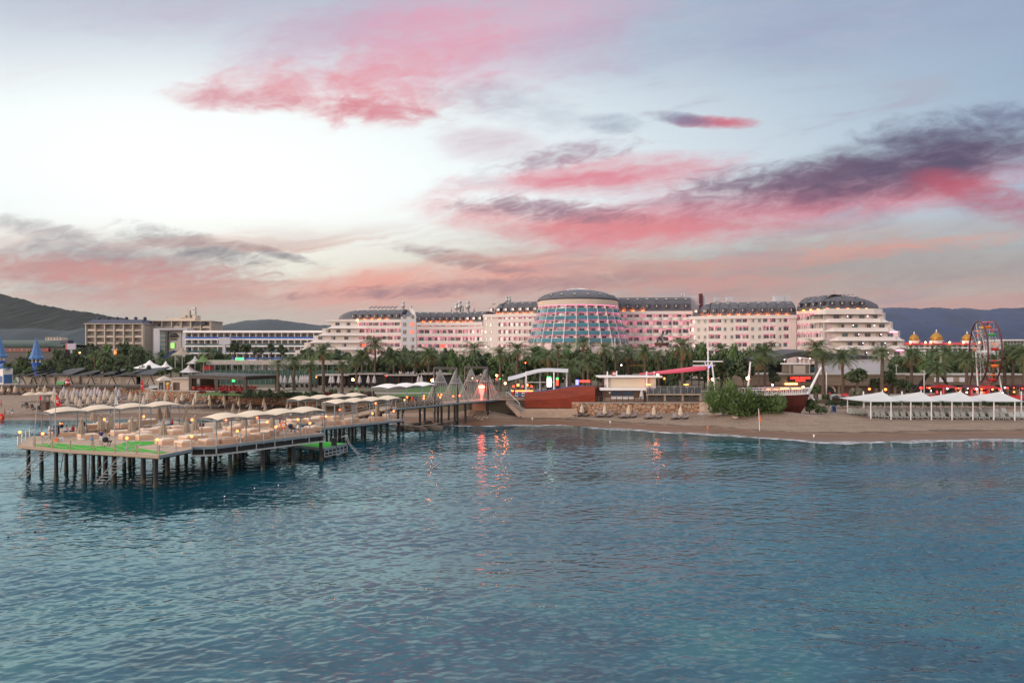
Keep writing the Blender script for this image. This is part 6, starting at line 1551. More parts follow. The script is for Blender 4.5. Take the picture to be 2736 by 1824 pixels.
for i, (px, py, Y, mt, r_, lab) in enumerate([(1156,1016,150,'lamp_big',.55,'big glowing orange globe lamp left of the rope cones'),(1327,1003,160,'lamp_big',.35,'glowing orange lamp in the trees right of the red lantern'),(1327,1013,160,'neon_red',.3,'red lamp just under the orange lamp beside the trees'),(1336,1012,160,'neon_green',.18,'small green lamp beside the red lamp in the trees'),(1262,1010,150,'lamp_warm',.2,'small yellow lamp on the second rope cone'),(1274,1017,152,'lamp',.3,'dim orange lamp between the last two rope cones'),
  (943,1014,180,'lamp_big',.5,'bright orange lantern on a lawn palm trunk'),(829,1013,182,'lamp',.35,'orange lamp on a palm trunk left on the lawn'),(845,1007,182,'lamp',.28,'small orange lamp between lawn palms'),(1033,1004,185,'neon_red',.28,'red and yellow coloured lamp among the lawn palms'),(617,968,225,'neon_white',.4,'bright white floodlight before the mesh fence'),(1404,969,168,'lamp',.25,'orange lamp in palm shade above the stage'),(1350,1024,155,'lamp_big',.35,'orange lamp at the stage bar'),
  (1905,1013,150,'lamp_big',.5,'orange lamp on the leaning pole by the bushes'),(1998,1010,152,'lamp_big',.55,'orange lamp on the leaning white pole behind the boat'),(1757,1001,155,'lamp_big',.4,'white lamp under the pink awning'),(1775,1011,155,'lamp',.35,'orange lamp behind the kiosk roof end'),(2323,1039,168,'lamp',.45,'orange lamp behind the first white canopy, nearer the arena'),(2366,1040,168,'lamp',.5,'orange lamp behind the first white canopy peak'),(2461,1036,170,'neon_red',.5,'red lamp under the black swing poles'),(2064,1028,170,'neon_white',.35,'white lamp behind the boat railing'),(2146,1034,172,'lamp_big',.4,'orange lamp left of the bowsprit by the arena'),(1895,980,146,'neon_blue',.3,'blue spotlight on the ship mast'),(213,942,240,'lamp_warm',.35,'small warm lamp left of the beige balcony hotel'),(1660,975,185,'neon_white',.3,'pale lamp among palms above the kiosk')]):
    x = xw(px, Y); zb = WZ if Y < 153 and px < 1400 else lz(x)
    lampthing(lab, (x, Y, zb), zw(py, Y), mt, r_ * .62, 'garden lamps', 'black', 'garden_lamp')
# ================================================================== left beach
UG = 'closed umbrellas on the left beach'
BR = [('row against the terrace wall', 1047, [9, 25, 41, 53], 'cream_umb'), ('row just below the terrace wall', 1054, [6, 24, 40, 57, 70, 88, 101, 120], 'cream_umb'),
      ('back row below the cabanas', 1060, [145, 170, 198, 225, 236, 253, 262, 281, 310], 'grey_umb'), ('second row below the cabanas', 1068, [163, 178, 190, 206, 216, 244, 268, 288, 318], 'grey_umb'),
      ('third row below the cabanas', 1077, [143, 161, 177, 195, 226, 252, 279, 301, 348, 363, 394], 'cream_umb'), ('fourth row below the cabanas', 1086, [150, 204, 236, 264, 296, 384], 'cream_umb'), ('front row of the crowded part', 1094, [180, 213], 'cream_umb'),
      ('row along the stone wall', 1078, [443, 487, 524, 561, 600, 635, 677], 'cream_umb'), ('front row before the stone wall', 1091, [472, 518, 561.5, 600.5, 640, 706], 'cream_umb'), ('row nearest the pier', 1108, [623, 669, 709, 776], 'tan_fabric')]
nl = 0
for rn, py, pxs, mt in BR:
    for i, px in enumerate(pxs):
        g = Gs(px, py + R.uniform(-.6, .6))
        umbrella(f'closed beach umbrella in the {rn}, {nth(i + 1)} from the left', g, mt, UG, R.uniform(.92, 1.05))
        if mt == 'tan_fabric': continue
        for s_ in (-1, 1):
            x = g[0] + s_ * R.uniform(.85, 1.15); y = g[1] + R.uniform(-.5, .3)
            lounger(f'sun lounger {"left" if s_ < 0 else "right"} of the {nth(i + 1)} umbrella in the {rn}', (x, y, sz(x, y) + .01), R.uniform(-.35, .15) - .7, 'grey' if R.random() < .6 else 'taupe', 'sun loungers on the left beach')
for i, (px, py) in enumerate([(80,1073),(106,1072),(134,1071)]):
    g = Gs(px, py); root = thing('open_umbrella', f'open cream beach umbrella above the sand, {nth(i + 1)} of three from the left', 'umbrella', g, 0, 'open beach umbrellas')
    mb = MB(); mb.lathe((0, 0, 0), [(1.75, 1.75), (1.7, 1.82), (1.0, 2.25), (.05, 2.55)], 16); mb.build('umbrella_canopy', M['cream_umb'], root, world=False)
    mb = MB(); mb.tube([(0, 0, 0), (0, 0, 2.6)], .035, 6); mb.build('pole', M['white'], root, world=False)
for i, px in enumerate([49, 81, 112, 131, 208, 264, 308, 361]):
    g = G(px, 1021, 4.98); umbrella(f'closed white umbrella on the cabana terrace, {nth(i + 1)} from the left', g, 'grey_umb', 'umbrellas on the cabana terrace')
    for s_ in (-1, 1): lounger(f'white lounger {"left" if s_ < 0 else "right"} of the {nth(i + 1)} umbrella on the cabana terrace', (g[0] + s_ * .9, g[1] - .2, 4.96), R.uniform(-.5, -.2), 'white', 'loungers on the cabana terrace')
# dark lifeguard stand with red flags
g = Gs(120, 1098); root = thing('lifeguard_stand', 'dark wooden lifeguard tower among the loungers with small red flag', 'lifeguard tower', g)
mb = MB()
for sx in (-.7, .7):
    for sy in (-.7, .7): mb.tube([(sx * 1.1, sy * 1.1, -.2), (sx * .8, sy * .8, 3.6)], .08, 6)
mb.build('frame', M['brown'], root, world=False)
mb = MB(); mb.box((0, 0, 2.1), (1.6, 1.6, .12)); mb.box((0, .0, 1.0), (1.2, 1.2, 1.9)); mb.build('cabin', M['brown'], root, world=False)
mb = MB(); mb.box((0, 0, 3.65), (2.1, 2.1, .12)); mb.build('roof', M['brown'], root, world=False)
mb = MB(); mb.box((-.5, -.8, 3.0), (.5, .05, .8)); mb.build('flag', M['red_cloth'], root, world=False)
for k in range(3):
    g = Gs([67, 81, 98][k], 1086 + 4 * k); small('beach_gear', ['dark beach cart with bags on the sand, nearest the left end','dark beach cart beside the cream open umbrella','dark low beach cart below the lifeguard tower'][k], 'cart', [67, 81, 98][k], 1087 + 5 * k, 1.3, [('body', mk(lambda b: [b.box((0, 0, .5), (1.3, .7, .35)), b.box((.3, 0, .9), (.5, .5, .5), .3)]), 'lounger'), ('wheel', mk(lambda b: [torus(b, (.5 * s_, -.4, .22), .17, .05) for s_ in (-1, 1)]), 'black')], group='beach carts')
# red flag on the left beach edge
# stone wall, cabana terrace edge
def wallthing(label, pts, z0, z1, th, mat, cat='wall', name='stone_wall'):
    root = thing(name, label, cat, (pts[0][0], pts[0][1], z0)); a = [tuple(p) for p in pts]
    b = []
    for i, p in enumerate(a):
        q0, q1 = a[max(i - 1, 0)], a[min(i + 1, len(a) - 1)]; d = Vector((q1[0] - q0[0], q1[1] - q0[1])).normalized(); b.append((p[0] - d.y * th, p[1] + d.x * th))
    mb = MB(); mb.slab(a, b, z0, z1); mb.build('masonry', M[mat], root)
    mb = MB(); mb.slab([(x - (y2 - y) * 0, y - .08) for (x, y), (_, y2) in zip(a, b)], b, z1 + .002, z1 + .16); mb.build('coping', M['concrete'], root)
    return root
wl = [(x, ly(x) - .8) for x in [-100, -96, -92, -84, -76, -68, -57, -48, -40, -34]]
wallthing('long rubble stone wall between the left beach and the red-chair pergola', wl, .9, 4.62, .7, 'stone')
wt_ = [(x, ly(x) - .9) for x in (-170, -150, -130, -118, -106, -101.5)]
wallthing('rough orange stone wall below the cabana terrace', wt_, 1.4, 4.2, .6, 'stone')
for i in range(9):
    x = -166 + i * 7.6; y = ly(x) - 1.6
    r_ = thing('terrace_planter', f'dark timber terrace edge below the cabanas, {nth(i + 1)} from the left', 'planter', (x, y, 4.2), 0, 'timber terrace edges')
    mb = MB(); mb.box((x + 2.6, y, 4.55), (5.4, .8, .7)); mb.build('timber_front', M['pergola'], r_)
    mb = MB(); mb.box((x + 2.6, y + .1, 4.95), (5.5, .9, .10)); mb.build('edge_board', M['brown'], r_)
# fallen-away bank: steps and rails left of the stone wall
r_ = thing('pipe_railing', 'pale pipe railing of the beach stairs at the left end of the stone wall', 'railing', Gs(440, 1062))
for (a, b) in (((378, 1050), (455, 1052)), ((430, 1040), (455, 1066)), ((395, 1046), (380, 1072)), ((455, 1030), (455, 1074)), ((430, 1030), (430, 1070)), ((403, 1032), (403, 1066)), ((403, 1048), (432, 1048))):
    mb = MB(); mb.tube([W(*a, 176.5), W(*b, 175.5)], .055, 5); mb.build('pipe', M['galv'], r_)
# cabanas: slanted dark roofs on A-shaped legs
for i, (px0, px1) in enumerate([(46, 78), (70, 108), (102, 138), (138, 204), (205, 262), (258, 318), (312, 370), (352, 420)]):
    Y = 203; x0, x1 = xw(px0, Y), xw(px1, Y); zl = 5.0; big = i in (3, 7)
    root = thing('beach_cabana', f'beach cabana with dark slanted shingle roof, {nth(i + 1)} from the left', 'cabana', ((x0 + x1) / 2, Y, zl), 0, 'cabanas above the left beach')
    h0, h1 = zw(1003 if not big else 1000, Y), zw(988 if not big else 985, Y)
    mb = MB(); P = [(x0 - .6, Y - 1.6, h0), (x1 - .3, Y - 1.6, h0 + (.9 if not big else .2)), (x1 + .2, Y + 7, h1 + .5), (x0 + 2.2, Y + 7, h1)]
    mb.face(P); mb.face([(a, b, c - .35) for a, b, c in P][::-1])
    for k in range(4): q, w_ = P[k], P[(k + 1) % 4]; mb.face([q, w_, (w_[0], w_[1], w_[2] - .35), (q[0], q[1], q[2] - .35)][::-1])
    mb.build('roof', M['dark_roof'], root)
    mb = MB(); mb.box(((x0 + x1) / 2 + .4, Y + 3.2, (zl + h0) / 2 - .2), (x1 - x0 - .6, 4, h0 - zl - .4)); mb.build('wall', M['beige'], root)
    for s_ in (-1, 1):
        mb = MB(); xa = x1 - 1.6; mb.beam((xa + s_ * 1.1, Y - .7, zl), (xa + s_ * .12, Y - .9, h0 - .2), .22, .22); mb.build('leg', M['black'], root)
    for k in range(4): mb = MB(); zz = zl + .5 + k * .42; mb.box((x1 - 1.0, Y - .2, zz), (2.4 - .3 * k, .1, .12)); mb.build('slat', M['black'], root)
# pergola restaurant
root = thing('pergola', 'dark flat-roofed restaurant pergola open to the beach, full of red chairs', 'pergola', (xw(620, 178), 178, 4.6))
q = [Vector(Gl(px, py)[:2]) for px, py in ((510, 1043), (655, 1050), (740, 1044), (578, 1034))]
zr = zw(1001.5, q[0].y); zr2 = zr
mb = MB(); c = sum(q, Vector((0, 0))) / 4; qq = [p + (p - c) * .06 for p in q]; mb.prism([tuple(p) for p in qq], 8.35, 8.75); mb.build('roof', M['charcoal'], root)
for (a, b) in ((0, 1), (1, 2), (2, 3), (3, 0)):
    mb = MB(); mb.beam((*q[a], 8.05), (*q[b], 8.05), .35, .55); mb.build('roof_beam', M['pergola'], root)
for (a, b, n) in ((0, 1, 2), (1, 2, 1), (2, 3, 2)):
    for k in range(n):
        p = q[a] + (q[b] - q[a]) * k / n; mb = MB(); mb.box((p.x, p.y, 6.3), (.75, .75, 3.6)); mb.build('post', M['pergola'], root)
for k in range(9):
    f = (k + .5) / 9; a, b = qq[0] + (qq[1] - qq[0]) * f, qq[3] + (qq[2] - qq[3]) * f; mb = MB(); mb.beam((*a, 8.80), (*b, 8.80), .12, .09); mb.build('roof_batten', M['galv'], root)
mb = MB(); mb.box((*(q[3] * .6 + q[0] * .4), 6.2), (3.5, 3.0, 3.2), .5); mb.build('bar_counter', M['brown'], root)
# chairs and tables under it
cm = MB()
cm.box((0, 0, .45), (.46, .46, .06)); cm.box((0, .22, .75), (.46, .05, .55))
for sx in (-.2, .2):
    for sy in (-.2, .2): cm.box((sx, sy, .21), (.05, .05, .42))
CHAIR = cm.mesh('red_chair', [M['red']])
tm = MB(); tm.lathe((0, 0, 0), [(.02, .74), (.5, .74), (.52, .55)], 10); tm.tube([(0, 0, 0), (0, 0, .72)], .05); TABLE = tm.mesh('restaurant_table', [M['red']])
k = 0
u, v = q[1] - q[0], q[3] - q[0]
for j in range(5):
    for i in range(8):
        p = q[0] + u * (.06 + .9 * i / 7.6) + v * (.06 + .84 * j / 4.6) + Vector((R.uniform(-.2, .2), R.uniform(-.2, .2)))
        o = bpy.data.objects.new('restaurant_table', TABLE); COL.objects.link(o); o.location = (p.x, p.y, 4.64)
        tag(o, f'small red-clothed table under the pergola, row {["one","two","three","four","five"][j]} from the beach, {nth(i + 1)} from the kiosk', 'table', 'red tables under the pergola')
        for s_ in ((0,) if j > 2 and i % 2 else (0, 1)):
            a = R.uniform(0, 6.28) if s_ == 0 else a + PI
            c_ = bpy.data.objects.new('red_chair', CHAIR); COL.objects.link(c_); c_.location = (p.x + .78 * math.cos(a), p.y + .78 * math.sin(a), 4.64); c_.rotation_euler = (0, 0, a - PI / 2)
            tag(c_, f'red chair at the {nth(i + 1)} table from the kiosk in pergola row {["one","two","three","four","five"][j]}', 'chair', 'red chairs under the pergola')
# beige kiosk left of pergola
def boxb(label, name, px0, px1, py0, py1, Y, mat, dep=4, cat='kiosk', z0=None):
    x0, x1 = xw(px0, Y), xw(px1, Y); zt = zw(py0, Y); zb = zw(py1, Y) if z0 is None else z0
    root = thing(name, label, cat, ((x0 + x1) / 2, Y, zb)); mb = MB(); mb.box(((x0 + x1) / 2, Y + dep / 2, (zt + zb) / 2), (x1 - x0, dep, zt - zb)); mb.build('wall', M[mat], root)
    return root, x0, x1, zb, zt
root, x0, x1, zb, zt = boxb('low beige kiosk with flat roof between cabanas and pergola', 'kiosk', 458, 507, 1012, 1042, 178, 'beige', 4, z0=4.6)
mb = MB(); mb.box(((x0 + x1) / 2, 179.8, zt + .15), (x1 - x0 + .6, 5, .28)); mb.build('roof', M['concrete'], root)
for f in (.18, .36): mb = MB(); mb.box((x0 + (x1 - x0) * f, 177.97, zb + 1.05), (.8, .06, 2.1)); mb.build('door', M['brown'], root)
root, x0, x1, zb, zt = boxb('small grey beach hut with arched doorway beside the last cabana', 'beach_hut', 421, 440, 1016, 1042, 180, 'concrete', 3, 'hut', z0=4.6)
mb = MB(); mb.lathe((x0 + (x1 - x0) / 2, 181.5, zt), [(2.3, -.05), (1.6, .5), (.05, 1.1)], 4); mb.build('roof', M['beige'], root)
mb = MB(); mb.box(((x0 + x1) / 2, 179.97, zb + 1.0), (1.1, .06, 2.0)); mb.build('door', M['under'], root)
root = thing('playground_toy', 'orange and yellow round toy figure on a post by the beige kiosk', 'toy', (xw(449, 177), 177, 4.6))
mb = MB(); mb.ball((xw(449, 177), 177, zw(1026, 177)), .42, 10, 7, 1.2); mb.build('head', M['yellow'], root, True)
mb = MB(); mb.tube([(xw(449, 177), 177, 4.5), (xw(449, 177), 177, zw(1032, 177))], [.25, .35], 8); mb.build('body', M['orange'], root, True)
root, x0, x1, zb, zt = boxb('small pale green snack booth on the cabana terrace', 'snack_booth', 152, 172, 1017, 1034, 200, 'concrete', 2.2, 'booth', z0=4.97)
mb = MB(); mb.box(((x0 + x1) / 2, 199.9, zb + .5), (x1 - x0 + .1, .3, .8)); mb.build('counter', M['green'], root)
root = thing('dispenser', 'round red barrel-like drink dispenser beside the snack booth', 'dispenser', (xw(181, 199.5), 199.5, 4.97)); mb = MB(); mb.lathe((xw(181, 199.5), 199.5, 4.97), [(.5, 0), (.62, .6), (.55, 1.4), (.3, 1.7), (.02, 1.8)], 12); mb.build('body', M['red'], root, True)
mb = MB(); mb.lathe((xw(181, 199.5), 199.5, 4.97), [(.635, .62), (.60, .95)], 12); mb.build('band', M['white'], root)
# far left blue kiosk
root, x0, x1, zb, zt = boxb('light blue and white kiosk cut by the left edge of the photo', 'blue_kiosk', -16, 8, 985, 1013, 205, 'white', 4, z0=4.97)
mb = MB(); mb.lathe(((x0 + x1) / 2, 207, zt), [(2.6, 0), (2.2, .5), (.05, 1.7)], 4); mb.build('roof', M['sky_blue'], root)
mb = MB(); mb.box((x1 + .03, 207, zb + 1.5), (.1, 3.4, 2.6)); mb.box(((x0 + x1) / 2, 204.95, zb + 1.4), (2.2, .12, 2.0)); mb.build('shutter', M['sky_blue'], root)
# mesh fence of the courts, playground shades
root = thing('mesh_fence', 'long green mesh court fence behind the lawn palms', 'fence', (xw(640, 212), 212, 4.5))
fx = [xw(545 + 15 * k, 212) for k in range(30)]
mb = MB(); mb.box(((fx[0] + fx[-1]) / 2, 212.1, 6.8), (fx[-1] - fx[0], .05, 4.4)); mb.build('mesh', M['fence'], root)
mb = MB(); mb.box(((fx[0] + fx[-1]) / 2 , 213.5, zw(968, 213)), (fx[-1] - fx[0], .3, 1.4)); mb.build('top_band', M['concrete'], root)
for x in fx: mb = MB(); mb.tube([(x, 211.9, 4.4), (x, 211.9, zw(966, 212))], .06, 5); mb.build('post', M['frame'], root)
for lab, px, py, w_, mt in (('white tent-like sunshade in the playground behind the cabanas', 400, 973, 5.5, 'white_fabric'), ('second small white sunshade right of the playground tent', 443, 976, 3.0, 'white_fabric'), ('tan mushroom-shaped playground shade before the blue-banded hotel', 487, 937, 3.0, 'tan_fabric'), ('white pointed sunshade low beside the mesh fence', 505, 984, 3.4, 'white_fabric'), ('blue and white round sunshade before the mesh fence', 521, 961, 2.6, 'grey_umb'), ('green and white round sunshade before the mesh fence', 543, 957, 2.8, 'leaf_light')):
    Y = 214; root = thing('sunshade', lab, 'sunshade', (xw(px, Y), Y, 4.5), 0, 'playground sunshades'); z = zw(py, Y)
    mb = MB(); mb.lathe((xw(px, Y), Y, z), [(w_, -1.2), (w_ * .55, -.55), (w_ * .2, .3), (.1, 1.3)], 12); mb.build('canopy', M[mt], root)
    mb = MB(); mb.tube([(xw(px, Y), Y, 4.4), (xw(px, Y), Y, z + 1.2)], .1, 6); mb.build('pole', M['galv'], root)
root = thing('play_slide', 'blue curving water slide before the hotel entrance slab', 'slide', (xw(455, 225), 225, 4.5))
mb = MB(); pts = [W(470, 937, 222), W(458, 945, 222), W(447, 950, 222), W(438, 958, 222)]; mb.grid([[(x + o * .3, y + o, z + abs(o) * .25) for o in (-1.1, -.5, 0, .5, 1.1)] for x, y, z in pts]); mb.build('chute', M['sky_blue'], root, True)
mb = MB(); mb.tube([(xw(468, 223), 223, 4.4), W(468, 938, 223)], .15); mb.build('support', M['galv'], root)
root = thing('play_tower', 'red playground tower block behind the mesh fence', 'play tower', (xw(556, 216), 216, 4.5))
mb = MB(); mb.box((xw(556, 216), 216, zw(985, 216)), (2.4, 2.4, 2.0)); mb.build('cabin', M['red'], root); mb = MB(); mb.box((xw(556, 216), 216, zw(972, 216)), (2.8, 2.8, .4)); mb.build('roof', M['maroon'], root)
for s_ in (-1, 1): mb = MB(); mb.tube([(xw(556, 216) + s_, 215, 4.4), (xw(556, 216) + s_, 215, zw(990, 216))], .1); mb.build('leg', M['galv'], root)
root = thing('neon_sign', 'green neon sign with blue light on a flat green roof behind the fence', 'sign', (xw(615, 220), 220, 4.5))
mb = MB(); mb.box((xw(605, 222), 222, zw(963, 222)), (9.5, 3, .5)); mb.build('roof', M['green'], root)
mb = MB()
for k in range(5): mb.box((xw(631 + 4.2 * k, 219), 219, zw(959, 219)), (.28, .1, .8)); mb.box((xw(632.5 + 4.2 * k, 219), 219, zw(956.5, 219)), (.4, .09, .2))
mb.build('tubes', M['neon_green'], root); mb = MB(); mb.ball(W(641, 965, 219), .4); mb.build('lamp', M['neon_blue'], root)
for s_ in (-4, 4): mb = MB(); mb.tube([(xw(605, 222) + s_, 222, 4.4), (xw(605, 222) + s_, 222, zw(964, 222))], .1); mb.build('post', M['frame'], root)
root = thing('neon_sign', 'bright green neon palm-like sign under the pergola', 'sign', (xw(623, 183), 183, 4.62)); mb = MB(); mb.box(W(623, 1011, 183), (.9, .1, .5)); mb.box(W(624, 1017, 183), (.7, .1, .4)); mb.box(W(622, 1014, 183), (.25, .09, .8)); mb.build('tubes', M['neon_green'], root); mb = MB(); mb.tube([(xw(623, 183), 183.2, 4.6), W(623, 1010, 183.2)], .05); mb.build('stand', M['black'], root)
# long low buildings behind the lawn
root, x0, x1, zb, zt = boxb('long low dark pavilion with pale roof edges behind the lawn', 'pavilion', 850, 1210, 1003, 1030, 206, 'under', 7, 'pavilion', z0=4.4)
for k in range(4):
    mb = MB(); xa = x0 + (x1 - x0) * k / 4; mb.box((xa + (x1 - x0) / 8, 207.5 + (k % 2), zt + .2 + .35 * (k % 2)), ((x1 - x0) / 4 - .4, 10, .3)); mb.build('roof', M['concrete'], root)
for k in range(11): mb = MB(); mb.box((x0 + (x1 - x0) * k / 10, 205.6, (zb + zt) / 2), (.35, .35, zt - zb - .02)); mb.build('post', M['brown'], root)
for i in range(18):
    px = [750,761,776,792,803,808,813,818,823,883,889,905,961,984,1000,1118,1126,1240][i]; g = Gl(px, 1031)
    umbrella(f'closed pale umbrella at the back of the lawn, {nth(i + 1)} from the pergola', (g[0], g[1], 4.53), 'grey_umb', 'umbrellas at the back of the lawn', 1.15)
for i in range(26):
    px = 752 + i * 14; g = Gl(px, 1034 + (i % 2))
    lounger(f'dark lounger at the back of the lawn, {nth(i + 1)} from the pergola', (g[0], g[1], 4.535), R.uniform(-.4, .4) + PI, 'dark', 'dark loungers behind the lawn')

# ================================================================== wooden ship stage
YS = 146.0
stage = thing('ship_stage', 'red cedar ship-shaped stage wall with blue floor beside the beach', 'stage', (xw(1500, YS), YS, 2))
prof = [(1402,1049),(1421,1047.5),(1450,1045),(1476,1041),(1505,1036),(1538,1031.5),(1565,1031),(1590,1032)]
bot = [(1402,1088),(1421,1088.5),(1450,1089),(1476,1089.5),(1505,1089.5),(1533,1089),(1553,1078),(1590,1078)]
mb = MB(); fr = [[W(x, y, YS) for x, y in prof], [W(x, (y + y2) / 2, YS - .25) for (x, y), (_, y2) in zip(prof, bot)], [W(x, y, YS) for x, y in bot]]
mb.grid(fr[::-1]); mb.build('hull_front', M['red_hull'], stage)
mb = MB(); a, b = W(1590, 1032, YS), W(1614, 1027, YS + 6); a2, b2 = W(1590, 1078, YS), W(1614, 1074, YS + 6); mb.face([a, b, b2, a2][::-1]); mb.build('hull_side', M['red_hull_dark'], stage)
mb = MB(); l0, l1 = W(1402, 1049, YS), W(1402, 1088, YS); mb.face([l0, l1, (l1[0], l1[1] + 6, l1[2]), (l0[0], l0[1] + 6, l0[2])]); mb.build('hull_end', M['red_hull_dark'], stage)
mb = MB(); rows = [[(x, y + d, z - .22) for x, y, z in fr[0]] for d in (.02, 6)]; mb.grid(rows); mb.build('stage_floor', M['blue_mat'], stage)
mb = MB(); mb.grid([[(x, y + d, z - h) for x, y, z in fr[0]] for d, h in ((0, 0), (.25, .0), (.25, .25))]); mb.build('cap_rail', M['red_hull_dark'], stage)
base = thing('stone_base', 'low pink stone plinth under the wooden stage with steps', 'plinth', (xw(1470, 145.6), 145.4, .6))
mb = MB(); mb.box((xw(1470, 145), 148.2, 1.75), (xw(1560, 145) - xw(1395, 145), 5, 1.5)); mb.build('upper_course', M['rock_pale'], base)
mb = MB(); mb.box((xw(1468, 145), 146.2, 1.35), (xw(1545, 145) - xw(1395, 145), 4, 1.3)); mb.build('lower_course', M['rock_pale'], base)
cp = thing('tensile_canopy', 'white curved tensile canopy on four posts over the wooden stage', 'canopy', (xw(1460, 149), 149, 4))
rows = []
for j in range(7):
    t = j / 6; Y = 147 + 5.5 * t; row = []
    for i in range(15):
        s_ = i / 14; px = 1357 + (1518 - 1357) * s_
        py = 1016 - 24 * math.sin(PI * min(1, s_ * 1.02) * .62) + 1.3 * math.sin(s_ * 9) - 3 * math.sin(PI * t)
        row.append((xw(px, Y), Y, zw(py, 149) + .5 * math.sin(PI * t)))
    rows.append(row)
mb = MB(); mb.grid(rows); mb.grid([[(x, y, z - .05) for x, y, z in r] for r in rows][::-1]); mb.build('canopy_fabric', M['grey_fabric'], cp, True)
for px, Y, pt, pb in ((1406, 147, 992, 1048), (1480, 147, 994, 1040), (1443, 152, 990, 1046), (1514, 152, 993, 1034)):
    mb = MB(); mb.tube([(xw(px, Y), Y, 4.0), W(px, pt, Y)], .16, 8); mb.build('post', M['white'], cp)
mb = MB(); mb.tube([W(1406, 993, 147), W(1443, 990.5, 147), W(1514, 993, 147)], .09, 6); mb.build('ridge_tube', M['white'], cp)
mb = MB(); mb.tube([W(1408, 1021, 147), W(1482, 1021, 147)], .07, 6); mb.build('cross_tube', M['white'], cp)
inf = thing('info_panel', 'row of three pale blue info panels left of the wooden stage', 'panel', (xw(1390, 146.2), 146.2, 4.1))
for k in range(3): mb = MB(); mb.box((xw(1380.5 + 8.6 * k, 146.2), 146.2, zw(1053, 146.2)), (.58, .06, .95)); mb.build('poster', M['cl_white'] if k != 1 else M['sky_blue'], inf); mb = MB(); mb.box((xw(1380.5 + 8.6 * k, 146.2), 146.15, zw(1053.5, 146.2)), (.4, .05, .5)); mb.build('picture', M['sky_blue'] if k != 1 else M['leaf_light'], inf)
mb = MB(); mb.box((xw(1389, 146.3), 146.28, zw(1054, 146.2)), (2.2, .06, 1.25)); mb.build('frame', M['maroon'], inf)
pwl = thing('pink_wall', 'pink rendered abutment with dark openings under the walkway end', 'wall', (xw(1330, 148), 148.5, 1))
for px0, px1, mt, z1_, dy in ((1262, 1298, 'pink_render', 4.3, 0), (1298, 1325, 'under', 4.3, .8), (1325, 1352, 'pink_render', 3.9, 0), (1352, 1374, 'under', 3.4, .8)):
    mb = MB(); x0, x1 = xw(px0, 148), xw(px1, 148); mb.box(((x0 + x1) / 2, 149.5 + dy, (z1_ + .3) / 2), (x1 - x0, 2.4, z1_ - .3)); mb.build('wall_section' if mt == 'pink_render' else 'opening_shade_block', M[mt], pwl)  # dark sections are solid boxes, the shade of openings put into their colour
mb = MB(); mb.box((xw(1340, 149), 149.5, 4.32), (14, 4.5, .3)); mb.build('landing', M['deck'], pwl)
st = thing('stair', 'sloping concrete beach stair with white handrail left of the stage', 'stair', (xw(1385, 146), 146, 1.2))
mb = MB(); A = [W(1352, 1060, 146.5), W(1405, 1088, 145.4)]
mb.add([(A[0][0], 146.2, 4.1), (A[0][0] + 1.6, 148.0, 4.1), (A[1][0] + 2.2, 146.0, 1.2), (A[1][0] - .6, 144.3, 1.15), (A[0][0], 146.2, 3.4), (A[1][0] - 1.6, 144.6, .8)], [[0, 3, 2, 1], [0, 4, 5, 3]]); mb.build('flight', M['rock_pale'], st)
for k in range(10): f = (k + .5) / 10; mb = MB(); mb.box((A[0][0] + .8 + (A[1][0] - A[0][0]) * f, 147.1 - 2.0 * f, 4.1 - 2.9 * f + .06), (.5, 2.3, .16), -.75); mb.build('step', M['concrete'], st)
mb = MB(); mb.tube([W(1351, 1048, 146.3), W(1358, 1048, 146.3), W(1388, 1077, 144.9), W(1388, 1084, 144.9)], .06, 6); mb.tube([W(1352, 1048, 146.3), W(1352, 1060, 146.3)], .05, 5); mb.build('handrail', M['white'], st)
# ------------------------------------------------ kiosk and terrace
YK = 148.0
ks = thing('beach_bar', 'white flat-roofed beach bar with beige roller blind and brown counter front', 'kiosk', (xw(1680, YK), YK, 4.02))
def kb(px0, px1, py0, py1, Y, dep, mt, nm):
    x0, x1 = xw(px0, Y), xw(px1, Y); mb = MB(); z0, z1 = max(zw(py1, Y), 3.9), zw(py0, Y); mb.box(((x0 + x1) / 2, Y + dep / 2, (z0 + z1) / 2), (x1 - x0, dep, z1 - z0)); return mb.build(nm, M[mt], ks)
kb(1622, 1752, 1009, 1046, YK + .4, 4.2, 'white', 'upper_wall'); kb(1625, 1724, 1010.5, 1034, YK + .25, .14, 'cream_fabric', 'roller_blind'); kb(1728, 1749, 1011, 1033, YK + .3, .09, 'cream_fabric', 'side_blind')
kb(1601, 1770, 1004.5, 1008.5, YK - .8, 6.4, 'white', 'roof'); kb(1603, 1727, 1036, 1042.5, YK - 1.6, 2.2, 'white', 'lower_roof')
kb(1608, 1720, 1044, 1062, YK - .55, 1.0, 'brown', 'counter_front'); kb(1634, 1692, 1046, 1056, YK - .58, .05, 'glass', 'serving_window'); kb(1662, 1664, 1046, 1056, YK - .66, .07, 'red_hull_dark', 'mullion'); kb(1627, 1631, 1046, 1051, YK - .62, .06, 'cl_white', 'notice'); kb(1633, 1693, 1058.5, 1066, YK - .78, .2, 'white', 'counter_flap'); kb(1612, 1720, 1062, 1090, YK - .45, .9, 'rock_pale', 'plinth')
for px in (1623, 1728, 1748): kb(px - 1.6, px + 1.6, 992, 1046, YK - .3 if px < 1740 else YK + 3, .3, 'white', 'column')
lg = thing('round_sign', 'round red and white letter C sign on the beach bar roof', 'sign', (xw(1641, 149), 149, zw(1005, 149)))
mb = MB(); rows = []
for k in range(15):
    a = .75 + (2 * PI - 1.5) * k / 14; rows.append([(xw(1640, 149) + r_ * math.cos(a), y_, zw(998, 149) + r_ * math.sin(a)) for r_, y_ in ((.52, 148.9), (.30, 148.9), (.30, 149.15), (.52, 149.15))])
